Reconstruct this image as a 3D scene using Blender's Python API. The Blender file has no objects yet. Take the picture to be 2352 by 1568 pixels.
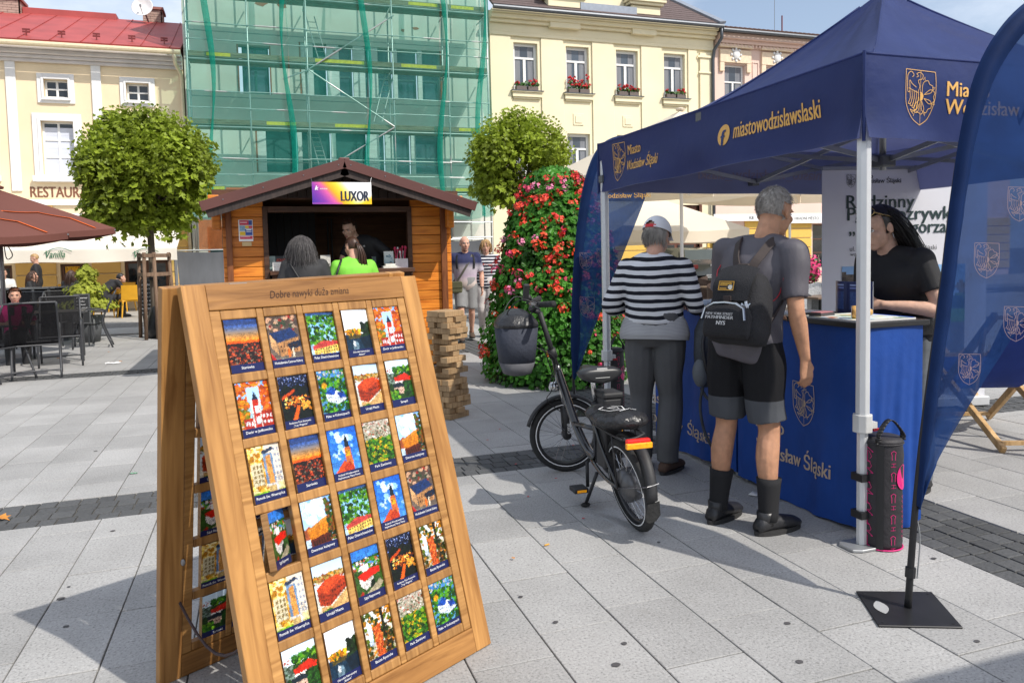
import bpy, bmesh, math, random
import numpy as np
from mathutils import Vector as V3, Matrix, noise as mnoise
R = math.radians
sc = bpy.context.scene
COL = sc.collection
# ---------------------------------------------------------------- camera
# pixel units below are those of the photograph scaled to 2352 x 1568
F, CXP, CYP, SH = 1730., 1176., 784., -88.
YAW, PIT, ROL, CH = R(18.6), R(3.5), R(1.3), 1.42
def _axes():
    f = (math.sin(YAW)*math.cos(PIT), math.cos(YAW)*math.cos(PIT), -math.sin(PIT))
    r = (math.cos(YAW), -math.sin(YAW), 0)
    d = (f[1]*r[2]-f[2]*r[1], f[2]*r[0]-f[0]*r[2], f[0]*r[1]-f[1]*r[0])
    c, s = math.cos(ROL), math.sin(ROL)
    return V3([c*a+s*b for a, b in zip(r, d)]), V3([-s*a+c*b for a, b in zip(r, d)]), V3(f)
RI, DN, FW = _axes()
def at(x, y, X=None, Y=None, Z=None):
    """the point on a plane X=, Y= or Z= that shows at pixel x, y"""
    d = RI*((x-CXP)/F) + DN*((y-CYP-SH)/F) + FW
    t = X/d[0] if X is not None else Y/d[1] if Y is not None else (Z-CH)/d[2]
    return V3((0, 0, CH)) + d*t
def pj(p):
    q = V3(p)-V3((0, 0, CH))
    z = q.dot(FW)
    return CXP+F*q.dot(RI)/z, CYP+SH+F*q.dot(DN)/z, z
cam = bpy.data.cameras.new('camera'); cam_o = bpy.data.objects.new('camera', cam); COL.objects.link(cam_o)
cam.sensor_width = 36; cam.lens = F/2352*36; cam.shift_y = SH/2352; cam.clip_start = .05; cam.clip_end = 800
cam_o.matrix_world = Matrix(((RI[0], -DN[0], -FW[0], 0), (RI[1], -DN[1], -FW[1], 0), (RI[2], -DN[2], -FW[2], CH), (0, 0, 0, 1)))
sc.camera = cam_o
# ---------------------------------------------------------------- light
SUN_AZ, SUN_EL = 125., 47.      # shadows run towards this angle in the plan
sdir = V3((math.cos(R(SUN_AZ))*math.cos(R(SUN_EL)), math.sin(R(SUN_AZ))*math.cos(R(SUN_EL)), -math.sin(R(SUN_EL))))
sun = bpy.data.lights.new('sun', 'SUN'); sun.energy = 4.0; sun.angle = R(.55); sun.color = (1, .95, .87)
sun_o = bpy.data.objects.new('sun', sun); COL.objects.link(sun_o)
sun_o.rotation_euler = sdir.to_track_quat('-Z', 'Y').to_euler()
sun_o.location = (6, -8, 12)
w = bpy.data.worlds.new('World'); sc.world = w; w.use_nodes = True
nt = w.node_tree; N = nt.nodes; L = nt.links
bg = N['Background']; sky = N.new('ShaderNodeTexSky'); sky.sky_type = 'NISHITA'; sky.sun_disc = False
sky.sun_elevation = R(SUN_EL); sky.sun_rotation = math.atan2(-sdir[0], -sdir[1]); sky.air_density = 1.0; sky.dust_density = 2.0
tc = N.new('ShaderNodeTexCoord'); mp = N.new('ShaderNodeMapping'); mp.inputs['Scale'].default_value = (1, 1, 2.6)
nz = N.new('ShaderNodeTexNoise'); nz.inputs['Scale'].default_value = 2.2; nz.inputs['Detail'].default_value = 9; nz.inputs['Roughness'].default_value = .62
cr = N.new('ShaderNodeValToRGB'); cr.color_ramp.elements[0].position = .36; cr.color_ramp.elements[1].position = .74
cr.color_ramp.elements[0].color = (.12, .12, .12, 1); cr.color_ramp.elements[1].color = (.9, .9, .9, 1)
mx = N.new('ShaderNodeMix'); mx.data_type = 'RGBA'; mx.inputs[7].default_value = (7.0, 7.4, 8.0, 1)
L.new(tc.outputs['Generated'], mp.inputs[0]); L.new(mp.outputs[0], nz.inputs['Vector']); L.new(nz.outputs['Fac'], cr.inputs[0])
L.new(cr.outputs[0], mx.inputs[0]); L.new(sky.outputs[0], mx.inputs[6]); L.new(mx.outputs[2], bg.inputs[0])
bg.inputs[1].default_value = .15
sc.view_settings.view_transform = 'Standard'; sc.view_settings.look = 'None'; sc.view_settings.exposure = .17; sc.view_settings.gamma = 1
sc.cycles.use_denoising = True
sc.cycles.max_bounces = 7; sc.cycles.diffuse_bounces = 3; sc.cycles.glossy_bounces = 3; sc.cycles.transparent_max_bounces = 12
sc.cycles.caustics_reflective = False; sc.cycles.caustics_refractive = False
# ---------------------------------------------------------------- materials
def lin(c):
    return tuple(((v/12.92) if v <= .04045 else ((v+.055)/1.055)**2.4) for v in c[:3])
def hx(s):
    return lin(tuple(int(s[i:i+2], 16)/255 for i in (0, 2, 4)))
MATS = {}
def _base(name):
    m = bpy.data.materials.new(name); m.use_nodes = True
    return m, m.node_tree.nodes, m.node_tree.links, m.node_tree.nodes['Principled BSDF']
def _setc(inp, c):
    inp.default_value = (c[0], c[1], c[2], 1)
def _noise(N, L, vec, scale, detail=4, rough=.55):
    n = N.new('ShaderNodeTexNoise'); n.inputs['Scale'].default_value = scale; n.inputs['Detail'].default_value = detail; n.inputs['Roughness'].default_value = rough
    if vec: L.new(vec, n.inputs['Vector'])
    return n.outputs['Fac']
def _coords(N, L, world, stretch=(1, 1, 1)):
    if world:
        o = N.new('ShaderNodeNewGeometry').outputs['Position']
    else:
        o = N.new('ShaderNodeTexCoord').outputs['Object']
    m = N.new('ShaderNodeMapping'); m.inputs['Scale'].default_value = stretch; L.new(o, m.inputs[0])
    return m.outputs[0]
def _ramp(N, L, fac, stops):
    r = N.new('ShaderNodeValToRGB'); L.new(fac, r.inputs[0]); e = r.color_ramp.elements
    while len(e) < len(stops): e.new(.5)
    for i, (p, c) in enumerate(stops):
        e[i].position = p; e[i].color = (*c[:3], 1)
    return r.outputs[0]
def _mul(N, L, a, b):
    m = N.new('ShaderNodeMix'); m.data_type = 'RGBA'; m.blend_type = 'MULTIPLY'; m.inputs[0].default_value = 1
    L.new(a, m.inputs[6]); L.new(b, m.inputs[7]); return m.outputs[2]
def _rand(N, L, lo, hi):
    o = N.new('ShaderNodeObjectInfo'); r = N.new('ShaderNodeMapRange'); L.new(o.outputs['Random'], r.inputs[0])
    r.inputs[3].default_value = lo; r.inputs[4].default_value = hi; return r.outputs[0]
def _bump(N, L, b, fac, s, d=.02):
    n = N.new('ShaderNodeBump'); n.inputs['Strength'].default_value = s; n.inputs['Distance'].default_value = d
    L.new(fac, n.inputs['Height']); L.new(n.outputs[0], b.inputs['Normal'])
def M(name, col=None, rough=.6, metal=0, var=.12, scale=9, bump=0, bscale=40, world=False, stretch=(1, 1, 1), rnd=0, spec=None, emit=0, sheen=0, coat=0):
    """a painted or cloth-like surface with mottling, optional relief and a different shade for each object"""
    if name in MATS: return MATS[name]
    m, N, L, b = _base(name); MATS[name] = m
    vec = _coords(N, L, world, stretch)
    c = _ramp(N, L, _noise(N, L, vec, scale, 6), [(.25, tuple(v*(1-var) for v in col)), (.75, tuple(min(1, v*(1+var)) for v in col))])
    if rnd: c = _mul(N, L, c, _rand(N, L, 1-rnd, 1+rnd))
    L.new(c, b.inputs['Base Color'])
    b.inputs['Roughness'].default_value = rough; b.inputs['Metallic'].default_value = metal
    if spec is not None: b.inputs['Specular IOR Level'].default_value = spec
    if coat: b.inputs['Coat Weight'].default_value = coat
    if sheen: b.inputs['Sheen Weight'].default_value = sheen
    if bump: _bump(N, L, b, _noise(N, L, vec, bscale, 3), bump)
    if emit: L.new(c, b.inputs['Emission Color']); b.inputs['Emission Strength'].default_value = emit
    return m
def wood(name, dark, light, stretch=(1, 1, 14), scale=3, rough=.5, bump=.15, rnd=.12, world=False):
    """stained timber, the grain runs across the stretched axes"""
    if name in MATS: return MATS[name]
    m, N, L, b = _base(name); MATS[name] = m
    vec = _coords(N, L, world, stretch)
    if not world:
        oi = N.new('ShaderNodeObjectInfo'); ad = N.new('ShaderNodeVectorMath'); ad.operation = 'ADD'
        sc_ = N.new('ShaderNodeVectorMath'); sc_.operation = 'SCALE'; sc_.inputs[3].default_value = 37
        cb = N.new('ShaderNodeCombineXYZ'); [L.new(oi.outputs['Random'], cb.inputs[i]) for i in range(3)]
        L.new(cb.outputs[0], sc_.inputs[0]); L.new(vec, ad.inputs[0]); L.new(sc_.outputs[0], ad.inputs[1]); vec = ad.outputs[0]
    n = N.new('ShaderNodeTexNoise'); n.inputs['Scale'].default_value = scale; n.inputs['Detail'].default_value = 8; n.inputs['Distortion'].default_value = 1.2; L.new(vec, n.inputs['Vector'])
    mid = tuple((a+c)/2 for a, c in zip(dark, light))
    c = _ramp(N, L, n.outputs['Fac'], [(.3, dark), (.48, mid), (.7, light)])
    big = N.new('ShaderNodeTexNoise'); big.inputs['Scale'].default_value = 1.7; L.new(N.new('ShaderNodeTexCoord').outputs['Object'], big.inputs['Vector'])
    c = _mul(N, L, c, _ramp(N, L, big.outputs['Fac'], [(.3, (.86, .84, .82)), (.7, (1.0, 1.0, 1.0))]))
    if rnd: c = _mul(N, L, c, _rand(N, L, 1-rnd, 1+rnd))
    L.new(c, b.inputs['Base Color']); b.inputs['Roughness'].default_value = rough; b.inputs['Specular IOR Level'].default_value = .35
    _bump(N, L, b, n.outputs['Fac'], bump, .01)
    return m
def granite(name, base, spread=.35, scale=95, rnd=.07, rough=.75):
    """flamed granite: light and dark crystals, stains a hand wide, one shade for each slab"""
    m, N, L, b = _base(name); MATS[name] = m
    vec = _coords(N, L, True)
    a = _noise(N, L, vec, scale, 3, .7)
    c = _ramp(N, L, a, [(.30, tuple(v*(1-spread*1.35) for v in base)), (.46, base), (.56, tuple(v*1.04 for v in base)), (.72, tuple(min(1, v*(1+spread)) for v in base))])
    vo = N.new('ShaderNodeTexVoronoi'); vo.inputs['Scale'].default_value = scale*1.5; L.new(vec, vo.inputs['Vector'])
    c = _mul(N, L, c, _ramp(N, L, vo.outputs['Distance'], [(.0, (.72, .72, .74)), (.3, (1, 1, 1))]))
    c = _mul(N, L, c, _ramp(N, L, _noise(N, L, vec, 1.3, 6, .6), [(.3, (.80, .80, .79)), (.62, (1.03, 1.03, 1.02))]))
    c = _mul(N, L, c, _ramp(N, L, _noise(N, L, vec, 9, 5, .7), [(.22, (.86, .85, .83)), (.4, (1, 1, 1))]))
    c = _mul(N, L, c, _rand(N, L, 1-rnd, 1+rnd))
    L.new(c, b.inputs['Base Color']); b.inputs['Roughness'].default_value = rough; b.inputs['Specular IOR Level'].default_value = .3
    _bump(N, L, b, a, .3, .004)
    return m
def glass(name, col=(.02, .03, .035), rough=.06):
    if name in MATS: return MATS[name]
    m, N, L, b = _base(name); MATS[name] = m
    vec = _coords(N, L, True)
    L.new(_ramp(N, L, _noise(N, L, vec, 1.1, 3), [(.3, tuple(v*.6 for v in col)), (.7, tuple(min(1, v*1.5) for v in col))]), b.inputs['Base Color'])
    b.inputs['Roughness'].default_value = rough; b.inputs['Specular IOR Level'].default_value = .7
    _bump(N, L, b, _noise(N, L, vec, 1.6, 2), .12, .05)
    return m
def sheer(name, col, see, tint=None, rough=.8, scale=20):
    """thin cloth one sees through: the share `see` of light passes straight, some more glows through"""
    if name in MATS: return MATS[name]
    m, N, L, b = _base(name); MATS[name] = m
    out = N['Material Output']; t = N.new('ShaderNodeBsdfTransparent'); tr = N.new('ShaderNodeBsdfTranslucent'); m1 = N.new('ShaderNodeMixShader'); m2 = N.new('ShaderNodeMixShader')
    vec = _coords(N, L, True)
    c = _ramp(N, L, _noise(N, L, vec, scale, 5), [(.3, tuple(v*.82 for v in col)), (.7, tuple(v*1.12 for v in col))])
    L.new(c, b.inputs['Base Color']); L.new(c, tr.inputs[0]); b.inputs['Roughness'].default_value = rough; b.inputs['Specular IOR Level'].default_value = .2
    _setc(t.inputs[0], tint or (1, 1, 1)); m1.inputs[0].default_value = .35; m2.inputs[0].default_value = see
    L.new(b.outputs[0], m1.inputs[1]); L.new(tr.outputs[0], m1.inputs[2]); L.new(m1.outputs[0], m2.inputs[1]); L.new(t.outputs[0], m2.inputs[2]); L.new(m2.outputs[0], out.inputs[0])
    return m
def cloth2(name, col, trans=.25, rough=.7, var=.1, scale=6, bump=.0, tcol=None):
    """opaque cloth that glows when the sun is behind it"""
    if name in MATS: return MATS[name]
    m, N, L, b = _base(name); MATS[name] = m
    out = N['Material Output']; tr = N.new('ShaderNodeBsdfTranslucent'); m1 = N.new('ShaderNodeMixShader'); m1.inputs[0].default_value = trans
    vec = _coords(N, L, True)
    c = _ramp(N, L, _noise(N, L, vec, scale, 5), [(.3, tuple(v*(1-var) for v in col)), (.7, tuple(v*(1+var) for v in col))])
    L.new(c, b.inputs['Base Color']); b.inputs['Roughness'].default_value = rough; b.inputs['Specular IOR Level'].default_value = .25
    if tcol: _setc(tr.inputs[0], tcol)
    else: L.new(c, tr.inputs[0])
    if bump: _bump(N, L, b, _noise(N, L, vec, scale*3, 3), bump, .05)
    L.new(b.outputs[0], m1.inputs[1]); L.new(tr.outputs[0], m1.inputs[2]); L.new(m1.outputs[0], out.inputs[0])
    return m
def vcol(name='printed', rough=.35, attr='Col', spec=.4, mul=1):
    if name in MATS: return MATS[name]
    m, N, L, b = _base(name); MATS[name] = m
    a = N.new('ShaderNodeAttribute'); a.attribute_name = attr
    n = _ramp(N, L, _noise(N, L, _coords(N, L, False), 60, 3), [(.3, (.93*mul,)*3), (.7, (mul,)*3)])
    L.new(_mul(N, L, a.outputs['Color'], n), b.inputs['Base Color']); b.inputs['Roughness'].default_value = rough; b.inputs['Specular IOR Level'].default_value = spec
    return m
# ---------------------------------------------------------------- mesh building
ROOTW = {}
def mesh_obj(name, me, parent=None, smooth=False):
    o = bpy.data.objects.new(name, me); COL.objects.link(o)
    if parent: o.parent = parent
    if smooth: me.polygons.foreach_set('use_smooth', [True]*len(me.polygons))
    return o
def tag(o, label=None, cat=None, group=None, kind=None):
    if label: o['label'] = label
    if cat: o['category'] = cat
    if group: o['group'] = group
    if kind: o['kind'] = kind
    return o
def thing(name, label, cat, loc=(0, 0, 0), rz=0, group=None, local=False):
    """an Empty at the thing's base; parts are given in world coordinates unless local"""
    o = bpy.data.objects.new(name, None); COL.objects.link(o); o.location = loc; o.rotation_euler = (0, 0, rz)
    o.empty_display_size = .1
    if not local: ROOTW[o.name] = V3(loc)
    return tag(o, label, cat, group)
def copy_tree(o, loc=None, rz=None, label=None, parent=None):
    c = o.copy(); COL.objects.link(c); c.parent = parent
    if loc is not None: c.location = loc
    if rz is not None: c.rotation_euler = (0, 0, rz)
    if label: c['label'] = label
    for ch in list(o.children): copy_tree(ch, parent=c)
    return c
def _root(p):
    while p.parent: p = p.parent
    return p
def frame(d, up=(0, 0, 1)):
    d = V3(d).normalized(); up = V3(up)
    s = d.cross(up)
    if s.length < 1e-5: s = d.cross(V3((0, 1, 0)))
    s.normalize(); return d, s, s.cross(d)
def crom(pts, n):
    """smooth curve through points (any dimension)"""
    P = [np.array(p, float) for p in pts]; P = [2*P[0]-P[1]]+P+[2*P[-1]-P[-2]]; o = []
    for i in range(1, len(P)-2):
        for k in range(n):
            t = k/n; a, b, c, d = P[i-1:i+3]
            o.append(.5*((2*b)+(-a+c)*t+(2*a-5*b+4*c-d)*t*t+(-a+3*b-3*c+d)*t**3))
    o.append(P[-2]); return o
class MB:
    def __init__(s): s.v = []; s.f = []; s.mi = []; s.m = 0; s.T = None
    def add(s, vs, fs):
        k = len(s.v)
        if s.T is not None: vs = [s.T @ V3(v) for v in vs]
        s.v += [tuple(v) for v in vs]; s.f += [tuple(k+i for i in f) for f in fs]; s.mi += [s.m]*len(fs); return s
    def box(s, c, d, rz=0, T=None):
        x, y, z = (v/2 for v in d)
        vs = [V3((a*x, b*y, e*z)) for e in (-1, 1) for b in (-1, 1) for a in (-1, 1)]
        if rz:
            r = Matrix.Rotation(rz, 3, 'Z'); vs = [r @ v for v in vs]
        if T is not None: vs = [T @ v for v in vs]
        c = V3(c); return s.add([v+c for v in vs], [(0, 2, 3, 1), (4, 5, 7, 6), (0, 1, 5, 4), (2, 6, 7, 3), (0, 4, 6, 2), (1, 3, 7, 5)])
    def bb(s, a, b): return s.box([(p+q)/2 for p, q in zip(a, b)], [abs(q-p) for p, q in zip(a, b)])
    def beam(s, p, q, w, h, up=(0, 0, 1)):
        p, q = V3(p), V3(q); d, a, u = frame(q-p, up)
        return s.add([e+a*(i*w/2)+u*(j*h/2) for e in (p, q) for j in (-1, 1) for i in (-1, 1)], [(0, 1, 3, 2), (4, 6, 7, 5), (0, 4, 5, 1), (2, 3, 7, 6), (0, 2, 6, 4), (1, 5, 7, 3)])
    def tube(s, pts, r, n=8, caps=True, closed=False):
        pts = [V3(p) for p in pts]; m = len(pts); rr = r if hasattr(r, '__len__') else [r]*m
        rings = []; pa = None
        for i, p in enumerate(pts):
            d = (pts[(i+1) % m]-pts[i-1]) if closed else pts[min(i+1, m-1)]-pts[max(i-1, 0)]
            if d.length < 1e-9: d = V3((0, 0, 1))
            d.normalize()
            if pa is None: _, a, _ = frame(d)
            else:
                a = pa-d*pa.dot(d)
                if a.length < 1e-6: _, a, _ = frame(d)
                a.normalize()
            pa = a; u = a.cross(d)
            rings.append([p+(a*math.cos(2*math.pi*k/n)+u*math.sin(2*math.pi*k/n))*rr[i] for k in range(n)])
        return s.loft(rings, caps and not closed, closed)
    def loft(s, rings, caps=True, closed=False):
        n = len(rings[0]); m = len(rings); vs = [p for r in rings for p in r]; fs = []
        for i in range(m if closed else m-1):
            j = (i+1) % m
            for k in range(n):
                l = (k+1) % n; fs.append((i*n+k, i*n+l, j*n+l, j*n+k))
        if caps: fs += [tuple(range(n-1, -1, -1)), tuple((m-1)*n+k for k in range(n))]
        return s.add(vs, fs)
    def etube(s, pts, rx, ry, side, n=14, sub=3):
        """limb or trunk with oval cross-sections: rx along `side`, ry across"""
        q = crom([(*p, a, b) for p, a, b in zip(pts, rx, ry)], sub); rings = []
        side = V3(side)
        for i, p in enumerate(q):
            d = V3(q[min(i+1, len(q)-1)][:3])-V3(q[max(i-1, 0)][:3]); d.normalize()
            a = side-d*side.dot(d); a.normalize(); u = d.cross(a)
            rings.append([V3(p[:3])+a*(math.cos(2*math.pi*k/n)*p[3])+u*(math.sin(2*math.pi*k/n)*p[4]) for k in range(n)])
        return s.loft(rings)
    def ell(s, c, r, T=None, nu=12, nv=8):
        c = V3(c); r = r if hasattr(r, '__len__') else (r, r, r); vs = []; fs = []
        T = T if T is not None else Matrix.Identity(3)
        for j in range(1, nv):
            t = math.pi*j/nv
            for i in range(nu):
                p = 2*math.pi*i/nu; vs.append(c+T @ V3((r[0]*math.sin(t)*math.cos(p), r[1]*math.sin(t)*math.sin(p), r[2]*math.cos(t))))
        a = len(vs); vs += [c+T @ V3((0, 0, r[2])), c-T @ V3((0, 0, r[2]))]
        for j in range(nv-2):
            for i in range(nu):
                k = (i+1) % nu; fs.append((j*nu+i, (j+1)*nu+i, (j+1)*nu+k, j*nu+k))
        for i in range(nu):
            k = (i+1) % nu; fs += [(a, i, k), (a+1, (nv-2)*nu+k, (nv-2)*nu+i)]
        return s.add(vs, fs)
    def lathe(s, prof, o=(0, 0, 0), n=20, axis=(0, 0, 1), caps=True):
        d, a, u = frame(axis, (0, 1, 0) if abs(axis[2]) > .9 else (0, 0, 1)); o = V3(o)
        return s.loft([[o+d*z+(a*math.cos(2*math.pi*k/n)+u*math.sin(2*math.pi*k/n))*max(r, 1e-4) for k in range(n)] for r, z in prof], caps)
    def prism(s, pts, o, ux, uy, th, uz=None):
        """outline in the plane (ux, uy) at o, thickness th along its normal (both ways from 0 to th)"""
        o, ux, uy = V3(o), V3(ux), V3(uy); uz = V3(uz) if uz is not None else ux.cross(uy).normalized(); n = len(pts)
        a = [o+ux*p[0]+uy*p[1] for p in pts]; b = [p+uz*th for p in a]
        return s.add(a+b, [tuple(range(n-1, -1, -1)), tuple(range(n, 2*n))]+[(k, (k+1) % n, n+(k+1) % n, n+k) for k in range(n)])
    def quad(s, *p): return s.add(p, [tuple(range(len(p)))])
    def grid(s, fn, nu, nv, thick=0):
        vs = [fn(i/nu, j/nv) for j in range(nv+1) for i in range(nu+1)]; w = nu+1
        return s.add(vs, [(j*w+i, j*w+i+1, (j+1)*w+i+1, (j+1)*w+i) for j in range(nv) for i in range(nu)])
    def mesh(s, name, off=None):
        me = bpy.data.meshes.new(name)
        vs = s.v if off is None else [(a-off[0], b-off[1], c-off[2]) for a, b, c in s.v]
        me.from_pydata(vs, [], s.f); return me
    def build(s, name, mat, parent=None, smooth=False, bevel=0, label=None, fix=False):
        loc = None
        if parent: off = ROOTW.get(_root(parent).name)
        else:
            A = np.array(s.v); lo, hi = A.min(0), A.max(0); loc = ((lo[0]+hi[0])/2, (lo[1]+hi[1])/2, lo[2]); off = loc
        me = s.mesh(name, off); ms = mat if isinstance(mat, (list, tuple)) else [mat]
        for m in ms: me.materials.append(m)
        if len(ms) > 1: me.polygons.foreach_set('material_index', s.mi)
        if fix:
            b = bmesh.new(); b.from_mesh(me); bmesh.ops.recalc_face_normals(b, faces=b.faces); b.to_mesh(me); b.free()
        o = mesh_obj(name, me, parent, smooth)
        if loc: o.location = loc
        if bevel:
            d = o.modifiers.new('bevel', 'BEVEL'); d.width = bevel; d.segments = 1 if bevel < .004 else 2; d.limit_method = 'ANGLE'; d.harden_normals = False
        if label: o['label'] = label
        return o
def B(name, a, b, mat, parent=None, bevel=0, label=None):
    return MB().bb(a, b).build(name, mat, parent, bevel=bevel, label=label)
# ---------------------------------------------------------------- lettering
_TX = {}
def text_geo(s, bold=0., shear=0.):
    k = (s, bold, shear)
    if k not in _TX:
        cu = bpy.data.curves.new('t', 'FONT'); cu.body = s; cu.size = 1; cu.offset = bold; cu.shear = shear; cu.resolution_u = 3
        o = bpy.data.objects.new('t', cu); COL.objects.link(o); bpy.context.view_layer.update()
        me = bpy.data.meshes.new_from_object(o.evaluated_get(bpy.context.evaluated_depsgraph_get()))
        A = np.array([v.co[:2] for v in me.vertices]) if len(me.vertices) else np.zeros((1, 2))
        _TX[k] = (A-A.min(0)*[1, 0], [tuple(p.vertices) for p in me.polygons], float(np.ptp(A[:, 0])))
        bpy.data.objects.remove(o); bpy.data.curves.remove(cu); bpy.data.meshes.remove(me)
    return _TX[k]
def lettering(mb, s, o, ux, uy, cap, width=None, align='l', bold=.0, shear=0., warp=None):
    """flat letters; cap = capital height, width = forced total width"""
    A, fs, wd = text_geo(s, 0., shear); k = cap/.72; kx = width/wd if width else k; W = wd*kx
    dx = {'l': 0, 'c': -W/2, 'r': -W}[align]; o, ux, uy = V3(o), V3(ux).normalized(), V3(uy).normalized()
    nn = ux.cross(uy)
    for q in ((-1, 0, 1) if bold else (0,)):      # heavier strokes: the letter repeated a hair to each side
        vs = [o+ux*(x*kx+dx+q*bold*1.6*k)+uy*(y*k)+nn*(q*.0003) for x, y in A]
        mb.add([warp(v) for v in vs] if warp else vs, fs)
    return mb
def ribbon(mb, pts, o, ux, uy, w, warp=None):
    """a drawn line of width w through 2D points"""
    P = [np.array(p, float) for p in pts]; n = len(P); vs = []
    for i in range(n):
        d = P[min(i+1, n-1)]-P[max(i-1, 0)]; d /= (np.linalg.norm(d)+1e-9); q = np.array([-d[1], d[0]])*w/2
        vs += [P[i]+q, P[i]-q]
    o, ux, uy = V3(o), V3(ux), V3(uy); vs = [o+ux*v[0]+uy*v[1] for v in vs]
    if warp: vs = [warp(v) for v in vs]
    mb.add(vs, [(2*i, 2*i+1, 2*i+3, 2*i+2) for i in range(n-1)])
def crest(mb, o, ux, uy, h, w=.014, warp=None):
    """line drawing of a shield: half an eagle, half a rose; o = centre, h = height"""
    ux, uy = V3(ux).normalized()*h, V3(uy).normalized()*h
    def ln(p, k=4, ww=w): ribbon(mb, crom(p, k), o, ux, uy, ww, warp)
    def st(p, ww=w): ribbon(mb, p, o, ux, uy, ww, warp)
    sh = [(-.34, .5), (.34, .47)]
    st([(-.34, .5), (.34, .47)]); ln([(-.34, .5), (-.35, .1), (-.33, -.15), (-.2, -.38), (0, -.5)]); ln([(.34, .47), (.355, .1), (.32, -.15), (.2, -.38), (0, -.5)]); st([(0, .48), (.01, -.49)], w*.7)
    ln([(-.1, .42), (-.02, .45), (.05, .4), (.02, .33), (-.06, .3), (-.02, .2), (-.05, .1), (-.02, -.05)]); st([(-.1, .42), (-.05, .38), (-.1, .36)])
    ln([(-.2, .36), (-.16, .4), (-.22, .46), (-.3, .4), (-.31, .25), (-.3, .1), (-.25, .12), (-.26, .3), (-.2, .24), (-.1, .18)])
    for k in range(5):
        x = -.27+.05*k; ln([(x+.02, .12), (x+.03, -.02), (x-.02, -.12-.03*k), (x+.05, -.1-.03*k), (x+.08, .02), (x+.07, .1)], 3)
    ln([(-.28, .16), (-.1, .1), (-.04, .08)]); ln([(-.24, -.22), (-.14, -.24), (-.06, -.2), (0, -.1)]); st([(-.24, -.22), (-.17, -.3)]); st([(-.22, -.26), (-.12, -.25), (-.16, -.34)])
    for k in range(4):
        a = R(75-50*k); b = R(25-50*k); c = (.02, .02)
        p = [(c[0]+r*math.cos(t), c[1]+r*math.sin(t)) for r, t in ((.08, a), (.24, a+.12), (.32, (a+b)/2+.25), (.29, (a+b)/2), (.32, (a+b)/2-.25), (.24, b-.12), (.08, b))]; ln(p, 3)
        st([(c[0]+.3*math.cos(a), c[1]+.3*math.sin(a)), (c[0]+.36*math.cos(a+.05), c[1]+.36*math.sin(a+.05)), (c[0]+.3*math.cos(a+.16), c[1]+.3*math.sin(a+.16))])
    q = [(.0, -.07), (.06, -.04), (.08, .03), (.05, .09), (0, .1)]
    vs = [V3(o)+ux*x+uy*y for x, y in q]
    mb.add([warp(v) for v in vs] if warp else vs, [(0, 1, 2, 3, 4)])
# ---------------------------------------------------------------- small printed pictures (colour per point of a fine sheet)
def s2l(a):
    a = np.clip(a, 0, 1); return np.where(a <= .04045, a/12.92, ((a+.055)/1.055)**2.4)
def C8(s): return np.array([int(s[i:i+2], 16)/255 for i in (0, 2, 4)])
class Pic:
    def __init__(s, w, h, top, bot=None, seed=1):
        s.w, s.h = w, h; s.rg = np.random.RandomState(seed); s.U, s.Vv = np.meshgrid((np.arange(w)+.5)/w, (np.arange(h)+.5)/h)  # v down
        t = s.Vv[..., None]; s.a = C8(top)*(1-t)+C8(bot or top)*t
    def put(s, m, c, nz=0., alpha=1.):
        c = C8(c)+(s.rg.rand(s.h, s.w, 1)-.5)*nz*2; s.a = np.where(m[..., None], s.a*(1-alpha)+c*alpha, s.a); return s
    def rect(s, u0, v0, u1, v1, c, nz=0., alpha=1.): return s.put((s.U >= u0) & (s.U < u1) & (s.Vv >= v0) & (s.Vv < v1), c, nz, alpha)
    def poly(s, pts, c, nz=0., alpha=1.):
        m = np.zeros((s.h, s.w), bool); n = len(pts)
        for i in range(n):
            (x0, y0), (x1, y1) = pts[i], pts[(i+1) % n]
            if y0 != y1: m ^= ((y0 > s.Vv) != (y1 > s.Vv)) & (s.U < (x1-x0)*(s.Vv-y0)/(y1-y0)+x0)
        return s.put(m, c, nz, alpha)
    def blob(s, u, v, r, c, nz=.08, asp=1., alpha=1.): return s.put(((s.U-u)**2+((s.Vv-v)*s.h/s.w/asp)**2) < r*r, c, nz, alpha)
    def scat(s, u0, v0, u1, v1, n, r, cols, nz=.08, asp=.8):
        for _ in range(int(n*1.9)):
            s.blob(u0+s.rg.rand()*(u1-u0), v0+s.rg.rand()*(v1-v0), .72*r*(.4+s.rg.rand()), cols[s.rg.randint(len(cols))], nz, asp)
        return s
    def wins(s, u0, v0, u1, v1, nu, nv, c, f=.5, sl=0.):
        for i in range(nu):
            for j in range(nv):
                a = u0+(u1-u0)*(i+.25)/nu; b = v0+(v1-v0)*(j+.25)/nv+sl*(i/nu); s.rect(a, b, a+(u1-u0)/nu*f, b+(v1-v0)/nv*f, c)
        return s
    def mesh(s, name, fn=None, flip=False):
        """fn(u, v) -> point, v down; one coloured quad for each cell"""
        w, h = s.w, s.h; me = bpy.data.meshes.new(name)
        vs = [tuple(fn(i/w, j/h)) for j in range(h+1) for i in range(w+1)]
        me.from_pydata(vs, [], [(j*(w+1)+i, (j+1)*(w+1)+i, (j+1)*(w+1)+i+1, j*(w+1)+i+1) for j in range(h) for i in range(w)])
        ca = me.color_attributes.new('Col', 'FLOAT_COLOR', 'CORNER')
        c = np.ones((h*w, 4, 4), np.float32); c[..., :3] = s2l(s.a).reshape(-1, 1, 3); ca.data.foreach_set('color', c.ravel())
        return me
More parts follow.
